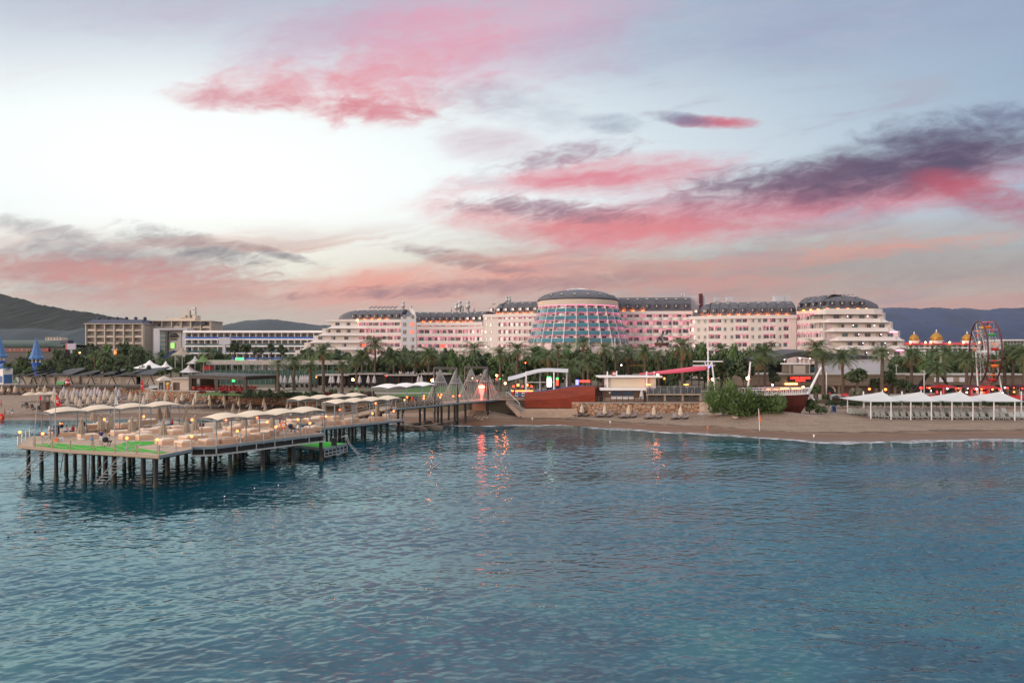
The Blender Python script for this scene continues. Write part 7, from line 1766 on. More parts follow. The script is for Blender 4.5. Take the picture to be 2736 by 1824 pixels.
mb.grid(rows, closed=True); mb.face(rows[0]); mb.face(rows[-1][::-1]); mb.build('letter', M['red'], lg)
mb = MB(); mb.lathe((0, 0, 0), [(.42, 0), (.42, .1), (.01, .1)], 18); mb.v = [(xw(1640, 149) + x, 149.1 - z, zw(998, 149) + y) for x, y, z in mb.v]; mb.build('disc', M['white'], lg)
mb = MB(); mb.box((xw(1647.5, 149), 149, zw(998, 149)), (.22, .3, 1.15)); mb.build('side_board', M['white'], lg)
wallthing('pinkish rubble retaining wall with wooden rail below the beach bar terrace', [(xw(1528, 145.6), 145.9), (xw(1552, 145.6), 145.5), (xw(1700, 145.6), 145.4), (xw(1870, 145.6), 145.5)], .6, 3.72, .8, 'stone_pink')
rl = thing('wooden_railing', 'brown wooden railing along the top of the pink stone wall', 'railing', (xw(1640, 146), 146, 3.9))
for k in range(12):
    mb = MB(); x = xw(1552 + 15.9 * k, 146); mb.box((x, 146, 4.45), (.14, .14, 1.2)); mb.build('railing_post', M['brown'], rl)
for zz in (5.02, 4.5, 4.2): mb = MB(); mb.box((xw(1639, 146), 146.0, zz), (xw(1729, 146) - xw(1550, 146), .08, .09)); mb.build('rail', M['brown'], rl)
tr_ = thing('raised_terrace', 'raised wooden terrace with glass balustrade and roped dark front beside the beach bar', 'terrace', (xw(1800, 147), 147, 3.8))
x0, x1 = xw(1727, 146.4), xw(1873, 146.4)
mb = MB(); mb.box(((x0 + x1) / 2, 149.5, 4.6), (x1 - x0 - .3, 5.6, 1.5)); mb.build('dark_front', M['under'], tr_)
mb = MB(); mb.box(((x0 + x1) / 2, 149.2, 5.48), (x1 - x0, 6.6, .24)); mb.build('deck', M['fascia'], tr_)
mb = MB(); mb.box(((x0 + x1) / 2, 146.3, 3.98), (x1 - x0, .4, .2)); mb.build('curb', M['brown'], tr_)
for k in range(4): mb = MB(); mb.box((x0 + .15 + (x1 - x0 - .3) * k / 3, 146.35, 4.7), (.36, .3, 1.45)); mb.build('pillar', M['fascia'], tr_)
for k in range(3):
    for zz in (5.1, 4.7, 4.35):
        a, b = x0 + .3 + (x1 - x0 - .5) * k / 3, x0 + .1 + (x1 - x0 - .5) * (k + 1) / 3; mb = MB()
        mb.tube([(a + (b - a) * f, 146.3, zz - .35 * math.sin(PI * (f * 2 % 1.0001))) for f in (0, .125, .25, .375, .5, .625, .75, .875, 1)], .03, 4); mb.build('rope', M['rope'], tr_)
gm = pmat('balustrade_clear_glass', (.10, .12, .13), .1, .2, .5); gm.node_tree.nodes['Principled BSDF'].inputs['Alpha'].default_value = .45; M['clear'] = gm
for k in range(8):
    a, b = x0 + (x1 - x0) * k / 8, x0 + (x1 - x0) * (k + 1) / 8; mb = MB(); mb.box(((a + b) / 2, 146.1, 6.35), (b - a - .1, .03, 1.3)); mb.build('glass_panel', M['clear'], tr_)
for k in range(9): mb = MB(); mb.box((x0 + (x1 - x0) * k / 8, 146.1, 6.4), (.07, .07, 1.6)); mb.build('baluster', M['galv'], tr_)
mb = MB(); mb.box(((x0 + x1) / 2, 146.1, 7.22), (x1 - x0, .09, .07)); mb.build('handrail', M['galv'], tr_)
am = MB(); am.box((0, 0, .25), (.8, .75, .4)); am.box((0, .33, .62), (.8, .14, .75)); am.box((-.36, 0, .5), (.1, .7, .5)); am.box((.36, 0, .5), (.1, .7, .5)); ARM = am.mesh('armchair', [M['lounger']])
for i in range(9):
    o = bpy.data.objects.new('armchair', ARM); COL.objects.link(o); o.location = (x0 + 1 + (x1 - x0 - 2) * i / 8, 147.3 + .8 * (i % 2), 5.605); o.rotation_euler = (0, 0, R.choice((0, PI, 1.4)))
    tag(o, f'dark wicker armchair on the raised terrace behind the glass, {nth(i + 1)} from the beach bar', 'armchair', 'armchairs on the raised terrace')
for i, px in enumerate((1733, 1834)):
    r_ = thing('heater_lamp', ['glowing flat heater lamp at the bar end of the glass balustrade', 'glowing flat heater lamp over the middle of the glass balustrade'][i], 'lamp', (xw(px, 146.4), 146.6, 5.61), 0, 'terrace heaters')
    mb = MB(); mb.tube([(0, 0, 0), (0, 0, 1.9)], .05); mb.build('lamp_post', M['galv'], r_, world=False); mb = MB(); mb.box((0, 0, 2.0), (1.0, .2, .14)); mb.build('element', M['bar_glow'], r_, world=False)
r_ = thing('folded_parasol', 'folded striped parasol leaning at the corner of the raised terrace', 'parasol', (xw(1716, 145.9), 146.6, 4.03)); mb = MB(); mb.lathe((0, 0, 0), [(.5, .4), (.55, .7), (.25, 2.2), (.05, 3.1)], 10); mb.build('fabric', M['grey_umb'], r_, world=False); mb = MB(); mb.tube([(0, 0, 0), (0, 0, 3.2)], .05); mb.build('pole', M['galv'], r_, world=False)
r_ = thing('table', 'table under a pale violet cloth on the terrace behind the glass', 'table', (xw(1838, 153), 153, 4.02)); mb = MB(); mb.box((0, 0, 1.9), (3.6, 1.2, .1)); mb.box((-1.5, -.5, 1.4), (.8, .05, 1.0), .1); mb.build('tablecloth', pmat('violet_cloth', (.55, .40, .72), .8), r_, world=False); mb = MB(); [mb.tube([(s_ * 1.6, 0, 0), (s_ * 1.6, 0, 1.85)], .06) for s_ in (-1, 1)]; mb.build('legs_frame', M['black'], r_, world=False)
bg_ = thing('bar_counter', 'glowing orange bar counter under the tensile canopy', 'bar', (xw(1400, 162), 162, 4.02))
mb = MB(); mb.box((xw(1395, 162), 162, 4.8), (5.2, 1, 1.5)); mb.build('counter', M['red_hull'], bg_); mb = MB(); mb.box((xw(1395, 162), 161.4, 5.4), (5.0, .08, .16)); mb.build('light_strip', M['bar_glow'], bg_)
for k in range(5): mb = MB(); mb.box((xw(1372 + 12 * k, 163), 163, 6.4 + .3 * (k % 2)), (.5, .3, .5)); mb.build('shelf_light', M['bar_glow'] if k % 2 else M['lit_room'], bg_)
for i, (px, py, w_, h_, mt, lab) in enumerate([(1467,1022,.9,1.9,'neon_white','lit white drinks fridge with green top under the canopy'),(1489,1022,.5,1.4,'lit_room','red lit fridge with green top right of the white one'),(1542,1021,.7,1.2,'neon_blue','blue and white lit sign left of the red neon behind the stage')]):
    r_ = thing('drinks_fridge', lab, 'fridge' if i < 2 else 'sign', (xw(px, 158), 158, 4.02), 0, 'lit bar fridges'); z = zw(py, 158)
    mb = MB(); mb.box((0, .3, (z + h_ / 2 - 4.02) / 2), (w_ + .15, .5, z + h_ / 2 - 4.02)); mb.build('cabinet', M['under'], r_, world=False); mb = MB(); mb.box((0, 0, z - 4.02), (w_, .08, h_)); mb.build('lit_door', M[mt], r_, world=False)
    if i < 2: mb = MB(); mb.box((0, 0, z - 4.02 + h_ / 2 + .25), (w_, .1, .4)); mb.build('header', M['neon_green'], r_, world=False)
r_ = thing('neon_sign', 'curved red neon bar sign behind the right end of the stage', 'sign', (xw(1562, 158), 158, 4.02)); mb = MB(); mb.box((0, 0, zw(1018, 158) - 4.02), (2.4, .3, .45)); mb.build('tubes', M['neon_red'], r_, world=False); mb = MB(); mb.tube([(0, .2, 0), (0, .2, 3.5)], .06); mb.build('stand', M['black'], r_, world=False)
# loungers and umbrellas in front of the pink wall
for i, (px, py) in enumerate([(1377,1108),(1432,1109.5),(1493,1111),(1553,1112),(1614,1114),(1678,1116),(1746,1118),(1817,1119)]):
    g = Gs(px, py); umbrella(f'closed tan umbrella on the sand before the stage and pink wall, {nth(i + 1)} from the pier', (g[0] + .15, g[1] + .2, g[2]), 'cream_umb', 'umbrellas before the pink wall', .95)
    for k, dx in enumerate((-1.35, -.35, 1.05)):
        x, y = g[0] + dx, g[1]
        lounger(f'taupe lounger, {["left","middle","right"][k]} of three by the {nth(i + 1)} umbrella before the pink wall', (x, y, sz(x, y) + .01), -.45, 'taupe', 'loungers before the pink wall')
# ------------------------------------------------ ship mast, awning, boat
ms_ = thing('ship_mast', 'tall white ship mast with two crossbars beside the terrace', 'mast', (xw(1892, 150), 150, 4.0))
mb = MB(); mb.tube([(xw(1892, 150), 150, 3.9), W(1892, 993, 150)], .21, 8); mb.build('lower_mast', M['galv'], ms_)
mb = MB(); mb.tube([W(1892, 993, 150), W(1892, 958, 150), W(1892, 895, 150)], [.20, .17, .05], 8); mb.build('upper_mast', M['pole_white'], ms_)
for px0, px1, py in ((1852, 1931, 965.5), (1851, 1910, 976.5)): mb = MB(); mb.tube([W(px0, py, 149.6), W(px1, py, 149.6)], .13, 8); mb.build('crossbar', M['pole_white'], ms_)
for px, py in ((1882, 966), (1902, 966)): mb = MB(); mb.tube([W(px, py, 149.7), W(1892, 985, 149.8)], .13, 6); mb.build('stay', M['pole_white'], ms_)
for lab, pa, pb, Y, r_ in (('white pole leaning against the mast crossbar, foot in the bushes', (1902, 967), (1911, 1044), 149, .2), ('leaning white pole with orange lamp behind the boat', (2005, 966), (1998, 1044), 152, .24)):
    t0 = thing('leaning_pole', lab, 'pole', W(*pb, Y), 0, 'leaning white poles'); mb = MB(); mb.tube([W(*pb, Y), W(*pa, Y)], [r_, r_ * .75], 8); mb.build('shaft', M['pole_white'], t0)
aw = thing('awning', 'long pink cloth awning stretched from the mast towards the beach bar', 'awning', W(1800, 988, 152))
rows = []
for i in range(9):
    f = i / 8; a, b, c = Vector(W(1708, 998, 151)), Vector(W(1887, 977.5, 149.4)), Vector(W(1884, 974.5, 157))
    p0 = a.lerp(b, f); p1 = a.lerp(c, f); rows.append([p0 + Vector((0, 0, -.15 - .25 * math.sin(PI * f))), p0.lerp(p1, .5) + Vector((0, 0, .10 - .25 * math.sin(PI * f))), p1])
mb = MB(); mb.grid(rows); mb.grid([[p - Vector((0, 0, .55 * (i_ / 8) + .05)) if k == 0 else p - Vector((0, 0, .05)) for k, p in enumerate(r)] for i_, r in enumerate(rows)][::-1]); mb.grid([[r[0] for r in rows], [r[0] - Vector((0, 0, .62 * (i_ / 8) + .05)) for i_, r in enumerate(rows)]]); mb.build('cloth', M['pink_cloth'], aw)
mb = MB(); mb.tube([W(1708, 998, 151), W(1690, 999, 151)], .04, 5); mb.build('rope', M['rope'], aw)
bt = thing('boat_deck', 'boat-shaped viewing deck with red hull, white railing and bowsprit on the sand', 'boat', (xw(2110, 137), 137, 1.6))
# hull: bow points right; plan half widths along the length
def hull(x, s_): pass
xs = [1990, 2020, 2050, 2080, 2105, 2130, 2150, 2163]
YH = 139.5; rows = []
for px in xs:
    f = (px - 1990) / 173.0; half = 3.6 * math.sqrt(max(0, 1 - max(0, (f - .45) / .55) ** 2)) + .04
    x = xw(px, YH); ztop = zw(1056.5, 137) + .25 * f; zbot = 1.55
    bx = min(x, xw(2139, YH)); hb_ = half * .45 if f < .9 else .02
    rows.append([(bx - .4 * f, YH - hb_, zbot), (x - (x - bx) * .5, YH - half * .8, (ztop + zbot) / 2), (x, YH - half, ztop), (x, YH + half, ztop), (x - (x - bx) * .5, YH + half * .8, (ztop + zbot) / 2), (bx - .4 * f, YH + hb_, zbot)])
mb = MB(); mb.grid([[r[k] for k in (0, 1, 2)] for r in rows]); mb.grid([[r[k] for k in (3, 4, 5)] for r in rows]); mb.face([r for r in rows[0]]); mb.build('hull', M['red_hull_dark'], bt)
mb = MB(); mb.grid([[(r[2][0], r[2][1] + .1, r[2][2] - .05), (r[3][0], r[3][1] - .1, r[3][2] - .05)] for r in rows]); mb.build('deck', M['deck'], bt)
def rim(off):
    pts = [(r[2][0], r[2][1], r[2][2] + off) for r in rows] + [(r[3][0], r[3][1], r[3][2] + off) for r in rows[::-1]]
    return pts
for off, rad in ((1.15, .085), (.06, .07)): mb = MB(); mb.tube(rim(off), rad, 6); mb.build('rail', M['pole_white'], bt)
def along(pts, n):
    ps, L = resample([p[:2] for p in pts], n); return ps
ft, _ = resample([r[2][:2] for r in rows], 34); bk, _ = resample([r[3][:2] for r in rows], 24)
for (x, y) in ft + bk:
    mb = MB(); f = (x - ft[0][0]) / (ft[-1][0] - ft[0][0]); zb = zw(1056.5, 137) + .25 * f; mb.box((x, y, zb + .6), (.07, .07, 1.15)); mb.build('baluster', M['pole_white'], bt)
mb = MB(); mb.tube([W(2157, 1056, YH), W(2194, 981, YH)], [.30, .20], 8); mb.build('bowsprit', M['pole_white'], bt)
mb = MB(); mb.tube([W(2156, 1052, YH), W(2176, 1068, YH - .2)], .16, 7); mb.build('anchor_spar', M['pole_white'], bt)
# stone steps and rocks by the terrace
def rockmesh(seed, sx=1, sy=1, sz_=.6, blocky=.5):
    rr = random.Random(seed); mb = MB(); rows = []
    for i in range(7):
        v_ = PI * i / 6
        rows.append([(sx * math.copysign(abs(math.sin(v_) * math.cos(2 * PI * k / 10)) ** blocky, math.cos(2 * PI * k / 10)) * (1 + rr.uniform(-.14, .14)), sy * math.copysign(abs(math.sin(v_) * math.sin(2 * PI * k / 10)) ** blocky, math.sin(2 * PI * k / 10)) * (1 + rr.uniform(-.14, .14)), -sz_ * math.copysign(abs(math.cos(v_)) ** blocky, math.cos(v_)) * (1 + rr.uniform(-.1, .1))) for k in range(10)])
    mb.grid(rows, closed=True); return mb
for i, (px, py, sx, sz_, mt) in enumerate([(1885,1082,1.7,.7,'rock_pale'),(1918,1079,1.8,.5,'rock_pale'),(1888,1098,1.5,.9,'rock_pale'),(1916,1096,1.4,.7,'concrete'),(1886,1110,1.6,.6,'concrete'),(1910,1112,1.7,.6,'rock_pale'),(1932,1111,1.3,.5,'concrete'),(1965,1116,.6,.25,'rock_pale'),(2130,1100,1.2,.25,'rock_pale'),(1998,1108,.35,.2,'rock_pale'),(2012,1104,.3,.2,'rock_pale')]):
    Y = 141 + (1115 - py) * .16 if px < 1950 else Gs(px, py)[1]; x, y, z = W(px, py, Y)
    if px > 1950: z = sz(x, y)
    o = rockmesh(40 + i, sx, 1.2, sz_, .45 if px < 1950 else .8).build('rock', M[mt]); o.location = (x, y, z)
    tag(o, ['big orange boulder on top of the steps by the stone wall','wide pale boulder beside the bushes, topmost','orange block in the middle of the stone steps','grey block beside the bushes, middle of the steps','grey slab at the foot of the pink wall end','flat pale slab at the bottom of the stone steps','small grey slab touching the bush at the steps','flat little rock on the sand below the green bushes','flat pale rock at the foot of the boat hull','tiny pale stone under the middle bush','tiny pale stone right of the middle bush'][i], 'rock', 'rocks by the stone steps')
for i, (px, py, s_, dx) in enumerate([(1068,1142,.8,0),(1093,1145,.9,0),(1108,1138,1.1,0),(1120,1145,1.0,0),(1140,1133,1.2,0),(1150,1142,1.0,0),(1165,1146,1.1,0),(1182,1136,1.0,0),(1195,1133,.8,0),(1098,1150,.6,0),(1130,1148,.8,0),(1176,1143,.7,0),(1217,1131,.5,0)]):
    g = G(px, py, .15); o = rockmesh(70 + i, 1.1 * s_, .9 * s_, .65 * s_, .8).build('rock', M['rock']); o.location = (g[0], g[1], .2); o.rotation_euler = (0, 0, i)
    tag(o, f'dark wet boulder under the walkway at the waterline, {nth(i + 1)} of thirteen piled there', 'rock', 'boulders under the walkway')
for i in range(14):
    px = 1250 + (i * 37) % 60; py = 1098 + (i * 13) % 20; g = Gs(px, py); o = rockmesh(90 + i, .35, .3, .22, .8).build('rock', M['rock_pale']); o.location = g
    tag(o, 'small pale stone on the sand bank under the walkway end', 'rock', 'small stones on the sand bank')
# sand flag, posts, A-board
g = Gs(2030, 1150); r_ = thing('beach_flag', 'orange and red beach flag hanging from a white pole in the sand', 'flag', g); h = zw(1091, g[1]) - g[2]
mb = MB(); mb.tube([(0, 0, -.2), (-.22, 0, h)], [.06, .045], 6); mb.build('pole', M['white'], r_, world=False)
mb = MB(); mb.grid([[(-.18 + .42 * k / 3 * (.5 + .5 * j / 4), .06 * math.sin(k * 2 + j), h - .4 - 1.9 * j / 4) for k in range(4)] for j in range(5)]); mb.m = [0 if i_ < 6 else 1 for i_ in range(len(mb.f))]; mb.build('flag', [M['red_cloth'], M['orange']], r_, True, world=False)
g = Gs(2225, 1100); r_ = thing('sandwich_board', 'white sandwich board with dark picture standing on the sand near the hedge', 'sign board', g)
for s_ in (-1, 1): mb = MB(); mb.beam((0, s_ * .45, 0), (0, s_ * .05, 1.35), .85, .05); mb.v = [(x + (.15 if s_ < 0 else -.15), y, z) for x, y, z in mb.v]; mb.build('board', M['white'] if s_ > 0 else M['sky_blue'], r_, world=False)
mb = MB(); mb.beam((.15, -.42, .25), (.15, -.12, 1.2), .68, .05); mb.build('picture', M['navy'], r_, world=False)
for i, (px, py, h) in enumerate([(1422,1130,1.1),(1630,1137,.9),(1890,1156,1.2),(2174,1172,.7),(1126,1124,1.9)]):
    g = Gs(px, py); r_ = thing('marker_post', ['thin marker post with small white board below the second umbrella','pair of white pegs on the wet sand below the third umbrella','thin orange peg at the waterline below the mast','pair of white pegs at the waterline below the bowsprit','thin post on the sand seen between the walkway piles'][i], 'post', g, 0, 'beach markers')
    mb = MB(); mb.tube([(0, 0, -.2), (0, 0, h)], .04, 5); mb.build('stick', M['orange' if i == 2 else 'galv'], r_, world=False); mb = MB(); mb.box((0, -.05, h - .15), (.28, .04, .4)); mb.build('board', M['orange' if i == 2 else 'white'], r_, world=False)
# tether ropes at the walkway
r_ = thing('tether_rope', 'pale thick rope strung low between the walkway piles', 'rope', G(1222, 1120, .8)); mb = MB(); mb.tube([W(1046, 1136, 119), W(1080, 1134, 122), W(1114, 1139, 126), W(1150, 1134, 130), W(1190, 1127, 134), W(1222, 1120, 136.4)], .07, 5); mb.build('strand', M['rope'], r_); mb = MB(); mb.tube([W(1046, 1133, 124), W(1110, 1129, 130), W(1175, 1119, 138), W(1205, 1124, 139)], .06, 5); mb.build('back_strand', M['rope'], r_)
# buoys
for i, (px, py, mt) in enumerate([(6,1212,'navy'),(33,1214,'navy'),(56,1216,'navy'),(42,1264,'navy'),(88,1251,'navy'),(169,1230,'navy'),(349,1280,'white'),(392,1281,'white'),(680,1304,'white'),(744,1296,'white'),(600,1326,'white'),(348,1372,'red'),(226,1390,'red'),(93,1421,'red'),(22,1435,'navy'),(857,1274,'red'),(912,1265,'red'),(971,1252,'red'),(1014,1242,'navy'),(1040,1196,'navy'),(1010,1197,'white'),(1252,1138,'white'),(1210,1144,'white'),(2500,1192,'white'),(2592,1191,'white'),(2728,1206,'white')]):
    g = G(px, py, .03); o = MB(); o.ball((0, 0, 0), .075 if mt != 'red' else .095, 8, 6); o = o.build('buoy', M[mt if mt != 'red' else 'maroon'], None, True); o.location = (g[0], g[1], .05)
    wh = f'{nth([p for p in sorted((6,33,42,56,88,169,22,93,226,348,349,392,600,680,744,857,912,971,1010,1014,1040,1210,1252,2500,2592,2728))].index(px) + 1)}' 
    tag(o, f'small {dict(navy="dark", white="white", red="dark red")[mt]} round buoy floating on the sea, {wh} buoy from the left side', 'buoy', 'buoys on the sea')
# ================================================================== arena, roofs behind it
YA = 188.0
ar = thing('arena_building', 'long low wood-clad arena building with red neon sign and arched door', 'building', (xw(2200, YA), YA, 3.0))
def ab(px0, px1, py0, py1, Y, dep, mt, nm, root=None):
    x0, x1 = xw(px0, Y), xw(px1, Y); z0, z1 = max(zw(py1, Y), 2.6), zw(py0, Y); mb = MB(); mb.box(((x0 + x1) / 2, Y + dep / 2, (z0 + z1) / 2), (x1 - x0, dep, z1 - z0)); return mb.build(nm, M[mt], root or ar)
ab(1985, 2420, 1001, 1031, YA, 12, 'wood_clad', 'wall'); ab(1985, 2420, 998.5, 1001.2, YA - .5, 13, 'concrete', 'roof_edge'); ab(1985, 2420, 1030.8, 1075, YA + 1.2, 10, 'brown', 'ground_floor'); ab(1985, 2420, 1029, 1031.5, YA - .15, 1.2, 'brown', 'floor_beam')
for px in (2010, 2060, 2110, 2160, 2195, 2240, 2290, 2340, 2390): ab(px, px + 5, 1031.5, 1075, YA + .1, .6, 'wood_clad', 'pillar')
ab(2105, 2170, 1006.5, 1019.5, YA - .3, .28, 'black', 'sign_board')
for txt, py, sc_ in (('LONG BEACH', 1011.9, 1.0), ('ARENA', 1018.4, 1.0)):
    cu = bpy.data.curves.new('lettering', 'FONT'); cu.body = txt; cu.align_x = 'CENTER'; cu.size = .78; cu.extrude = .02; cu.offset = .012; cu.space_character = 1.12
    o = bpy.data.objects.new('lettering', cu); COL.objects.link(o); bpy.context.view_layer.update()
    tm_ = bpy.data.meshes.new_from_object(o.evaluated_get(bpy.context.evaluated_depsgraph_get())); bpy.data.objects.remove(o)
    o = bpy.data.objects.new('lettering', tm_); COL.objects.link(o); tm_.materials.clear(); tm_.materials.append(M['neon_red']); o.parent = ar
    o.location = (xw(2137, YA) - ar.location.x, -.36, zw(py, YA) - 3.0); o.rotation_euler = (PI / 2, 0, 0); o.scale = (1.02 if txt[0] == 'L' else 1.0, 1, 1)
mb = MB(); c = W(2219, 1055, YA)
pts = [(c[0] - 1.5, c[2] - 1.6)] + [(c[0] - 1.5 * math.cos(k * PI / 10), c[2] + .8 + 1.5 * math.sin(k * PI / 10)) for k in range(11)] + [(c[0] + 1.5, c[2] - 1.6)]
mb.face([(x, YA + .95, z) for x, z in pts]); mb.build('arched_door', M['under'], ar)
mb = MB(); mb.grid([[(c[0] + r_ * -math.cos(k * PI / 10), YA + .9, c[2] + .8 + r_ * math.sin(k * PI / 10)) for k in range(11)] for r_ in (1.5, 1.95)]); mb.build('door_arch', M['beige'], ar)
ab(2098, 2131, 1024.6, 1026.4, YA - .4, .2, 'lamp_warm', 'light_strip'); ab(2040, 2080, 1039, 1042, YA + .9, .2, 'bar_glow', 'light_strip'); ab(2085, 2140, 1037, 1040, YA + .9, .2, 'bar_glow', 'light_strip')
ab(2108, 2165, 973, 1000, YA + 1.5, 5, 'wood_clad', 'rooftop_box'); ab(2106, 2167, 970.5, 973.5, YA + 1.2, 5.6, 'white', 'rooftop_cover')
for px in (2110, 2123, 2149, 2162): ab(px, px + 2, 974, 1000, YA + 1.4, .2, 'beige', 'corner_post')
ab(2166, 2181, 981, 991, YA + 2.5, 3, 'glass_teal', 'rooftop_window'); ab(2120, 2152, 976, 998, YA + 1.42, .1, 'beige', 'panel')
cr = thing('curved_roof', 'wide black curved roof over a dark open hall behind the arena', 'roof hall', (xw(2170, 205), 205, 3))
top = [(2030, 962), (2060, 957), (2090, 948), (2120, 941), (2150, 937.5), (2180, 938), (2210, 940.5), (2240, 945), (2275, 949), (2310, 950), (2345, 951)]
mb = MB(); rows = []
A = [W(px, py, 203 - 4 * math.sin(PI * i / 10)) for i, (px, py) in enumerate(top)]; B = [W(px, py + (13 if px < 2270 else 12), 203 - 4 * math.sin(PI * i / 10)) for i, (px, py) in enumerate(top)]
Cc = [(x, y + 16, z + .6) for x, y, z in A]; D = [(x, y + 16, z - .2) for x, y, z in B]
mb.grid([B, A, Cc, D, B]); mb.face([A[0], B[0], D[0], Cc[0]]); mb.face([A[-1], Cc[-1], D[-1], B[-1]]); mb.build('roof', M['charcoal'], cr)
mb = MB(); mb.box((xw(2150, 211), 211, 6.9), (xw(2260, 211) - xw(2040, 211), 8, 7.8)); mb.build('hall_shade_block', M['under'], cr)  # solid near-black block painted as the shaded void under the roof
for px in (2050, 2100, 2200, 2240): mb = MB(); mb.tube([(xw(px, 204), 204, 3), (xw(px, 204), 204, zw(960, 204))], .22, 6); mb.build('post', M['black'], cr)
for px, py in ((2137, 957), (2164, 957), (2096, 960)): mb = MB(); mb.box(W(px, py, 202.5), (.35, .2, .12)); mb.build('ceiling_lamp', M['neon_white'], cr)
ww = thing('white_wall', 'plain pale wall under the black roof right of the arena roof box', 'wall', (xw(2270, 200), 200, 3)); mb = MB(); mb.box((xw(2268, 200), 201, (zw(962, 200) + 3) / 2), (xw(2352, 200) - xw(2184, 200), 2, zw(962, 200) - 3)); mb.build('wall', M['cool_wall'], ww)
mb = MB(); mb.box((xw(2268, 200), 201, zw(961, 200)), (xw(2354, 200) - xw(2183, 200), 2.5, .25)); mb.build('coping', M['concrete'], ww)
lh = thing('fair_hall', 'long low grey hall behind swing poles and ferris wheel', 'building', (xw(2580, 192), 192, 3)); ab(2424, 2780, 1003, 1028, 192, 10, 'wood_clad', 'wall', lh); ab(2422, 2784, 1000, 1003.5, 191.5, 12, 'concrete', 'roof', lh); ab(2424, 2780, 1028, 1075, 193.5, 8, 'under', 'front_shade_block', lh); ab(2497, 2586, 1007.5, 1020, 191.7, .25, 'cl_white', 'banner', lh); ab(2548, 2563, 1007.5, 1020, 191.6, .12, 'tan_fabric', 'banner_stripe', lh)  # block below the wall is solid, its interior shade painted near-black
# white beach canopies
fronts = [2327, 2381, 2434, 2489, 2544, 2600, 2656, 2712]; apex = [2358, 2461, 2566, 2673]
Yf, Yb = 133.0, 143.0
for i in range(4):
    r_ = thing('beach_canopy', f'white pointed beach canopy over rows of white loungers, {nth(i + 1)} from the arena side', 'canopy', (xw(fronts[2 * i], Yf), Yf, 2), 0, 'white beach canopies')
    xl, xr = xw(fronts[2 * i] - 21, Yf), xw(fronts[2 * i + 1] + 24, Yf); xa = xw(apex[i], 138); za = zw(1046, 138); ze = zw(1071, Yf); dxb = (xl + xr) / 2 * (Yb / Yf - 1) * .0
    c4 = [(xl, Yf), (xr, Yf), (xr + dxb, Yb), (xl + dxb, Yb)]; rows = []
    for k in range(9):
        f = k / 8; ring_ = []
        for e in range(4):
            p, q_ = c4[e], c4[(e + 1) % 4]
            for s_ in range(6):
                t = s_ / 6; x, y = p[0] + (q_[0] - p[0]) * t, p[1] + (q_[1] - p[1]) * t
                zz = ze + .0 - .0 * t + (za - ze) * (f ** 1.35) + .10 * (1 - f) * -math.sin(PI * t)
                ring_.append((x + (xa - x) * f, y + (138 - y) * f, zz))
        rows.append(ring_)
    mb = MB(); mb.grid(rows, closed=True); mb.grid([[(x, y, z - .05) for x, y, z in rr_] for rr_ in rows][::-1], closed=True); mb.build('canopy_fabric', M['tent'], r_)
    mb = MB(); mb.tube([(xa, 138, za - .1), (xa, 138, za + .35)], .08, 6); mb.build('finial', M['white'], r_)
    for px, Y in ((fronts[2 * i], Yf + .05), (fronts[2 * i + 1], Yf + .05), (fronts[2 * i] + 3, Yb - .3), (fronts[2 * i + 1] - 3, Yb - .3)):
        x = xw(px, Yf); mb = MB(); mb.tube([(x, Y, sz(x, Y) - .1), (x, Y, ze)], .11, 6); mb.build('post', M['pole_white'], r_)
    e0, e1 = (xl, Yf), (xr, Yf); mb = MB(); mb.beam((xl, Yf - .02, ze - .12), (xr, Yf - .02, ze - .12), .1, .1); mb.build('edge_tube', M['galv'], r_)
for i, px in enumerate((2307, 2410, 2514, 2621, 2729)):
    Y = 141; x = xw(px, Y); r_ = thing('canopy_mast', f'tall white mast between the white beach canopies, {nth(i + 1)} from the arena side', 'mast', (x, Y, sz(x, Y)), 0, 'canopy masts'); h = zw(1045, Y) - sz(x, Y)
    mb = MB(); mb.tube([(0, 0, -.1), (0, 0, h)], .13, 8); mb.build('shaft', M['pole_white'], r_, world=False); mb = MB(); mb.tube([(0, 0, h - .3), (0, -3, h - 2.0)], .03, 4); mb.build('guy_wire', M['galv'], r_, world=False)
for row, (Y, n, off) in enumerate(((134.6, 37, 0), (139.6, 36, 6))):
    k = 0
    for i in range(n):
        px = 2333 + off + i * 11.6 + (i // 3) * 0; px = 2336 - (22 if row else 0) + i * 16.2 + (i // 3) * 5.5
        if px > 2760: break
        x = xw(px, 134); k += 1
        lounger(f'white plastic lounger in the {"front" if not row else "back"} row under the white canopies, {nth(k)} from the arena side', (x, Y + R.uniform(-.15, .15), sz(x, Y) + .01), R.uniform(-.12, .05) - .15, 'white', 'white loungers under the canopies')
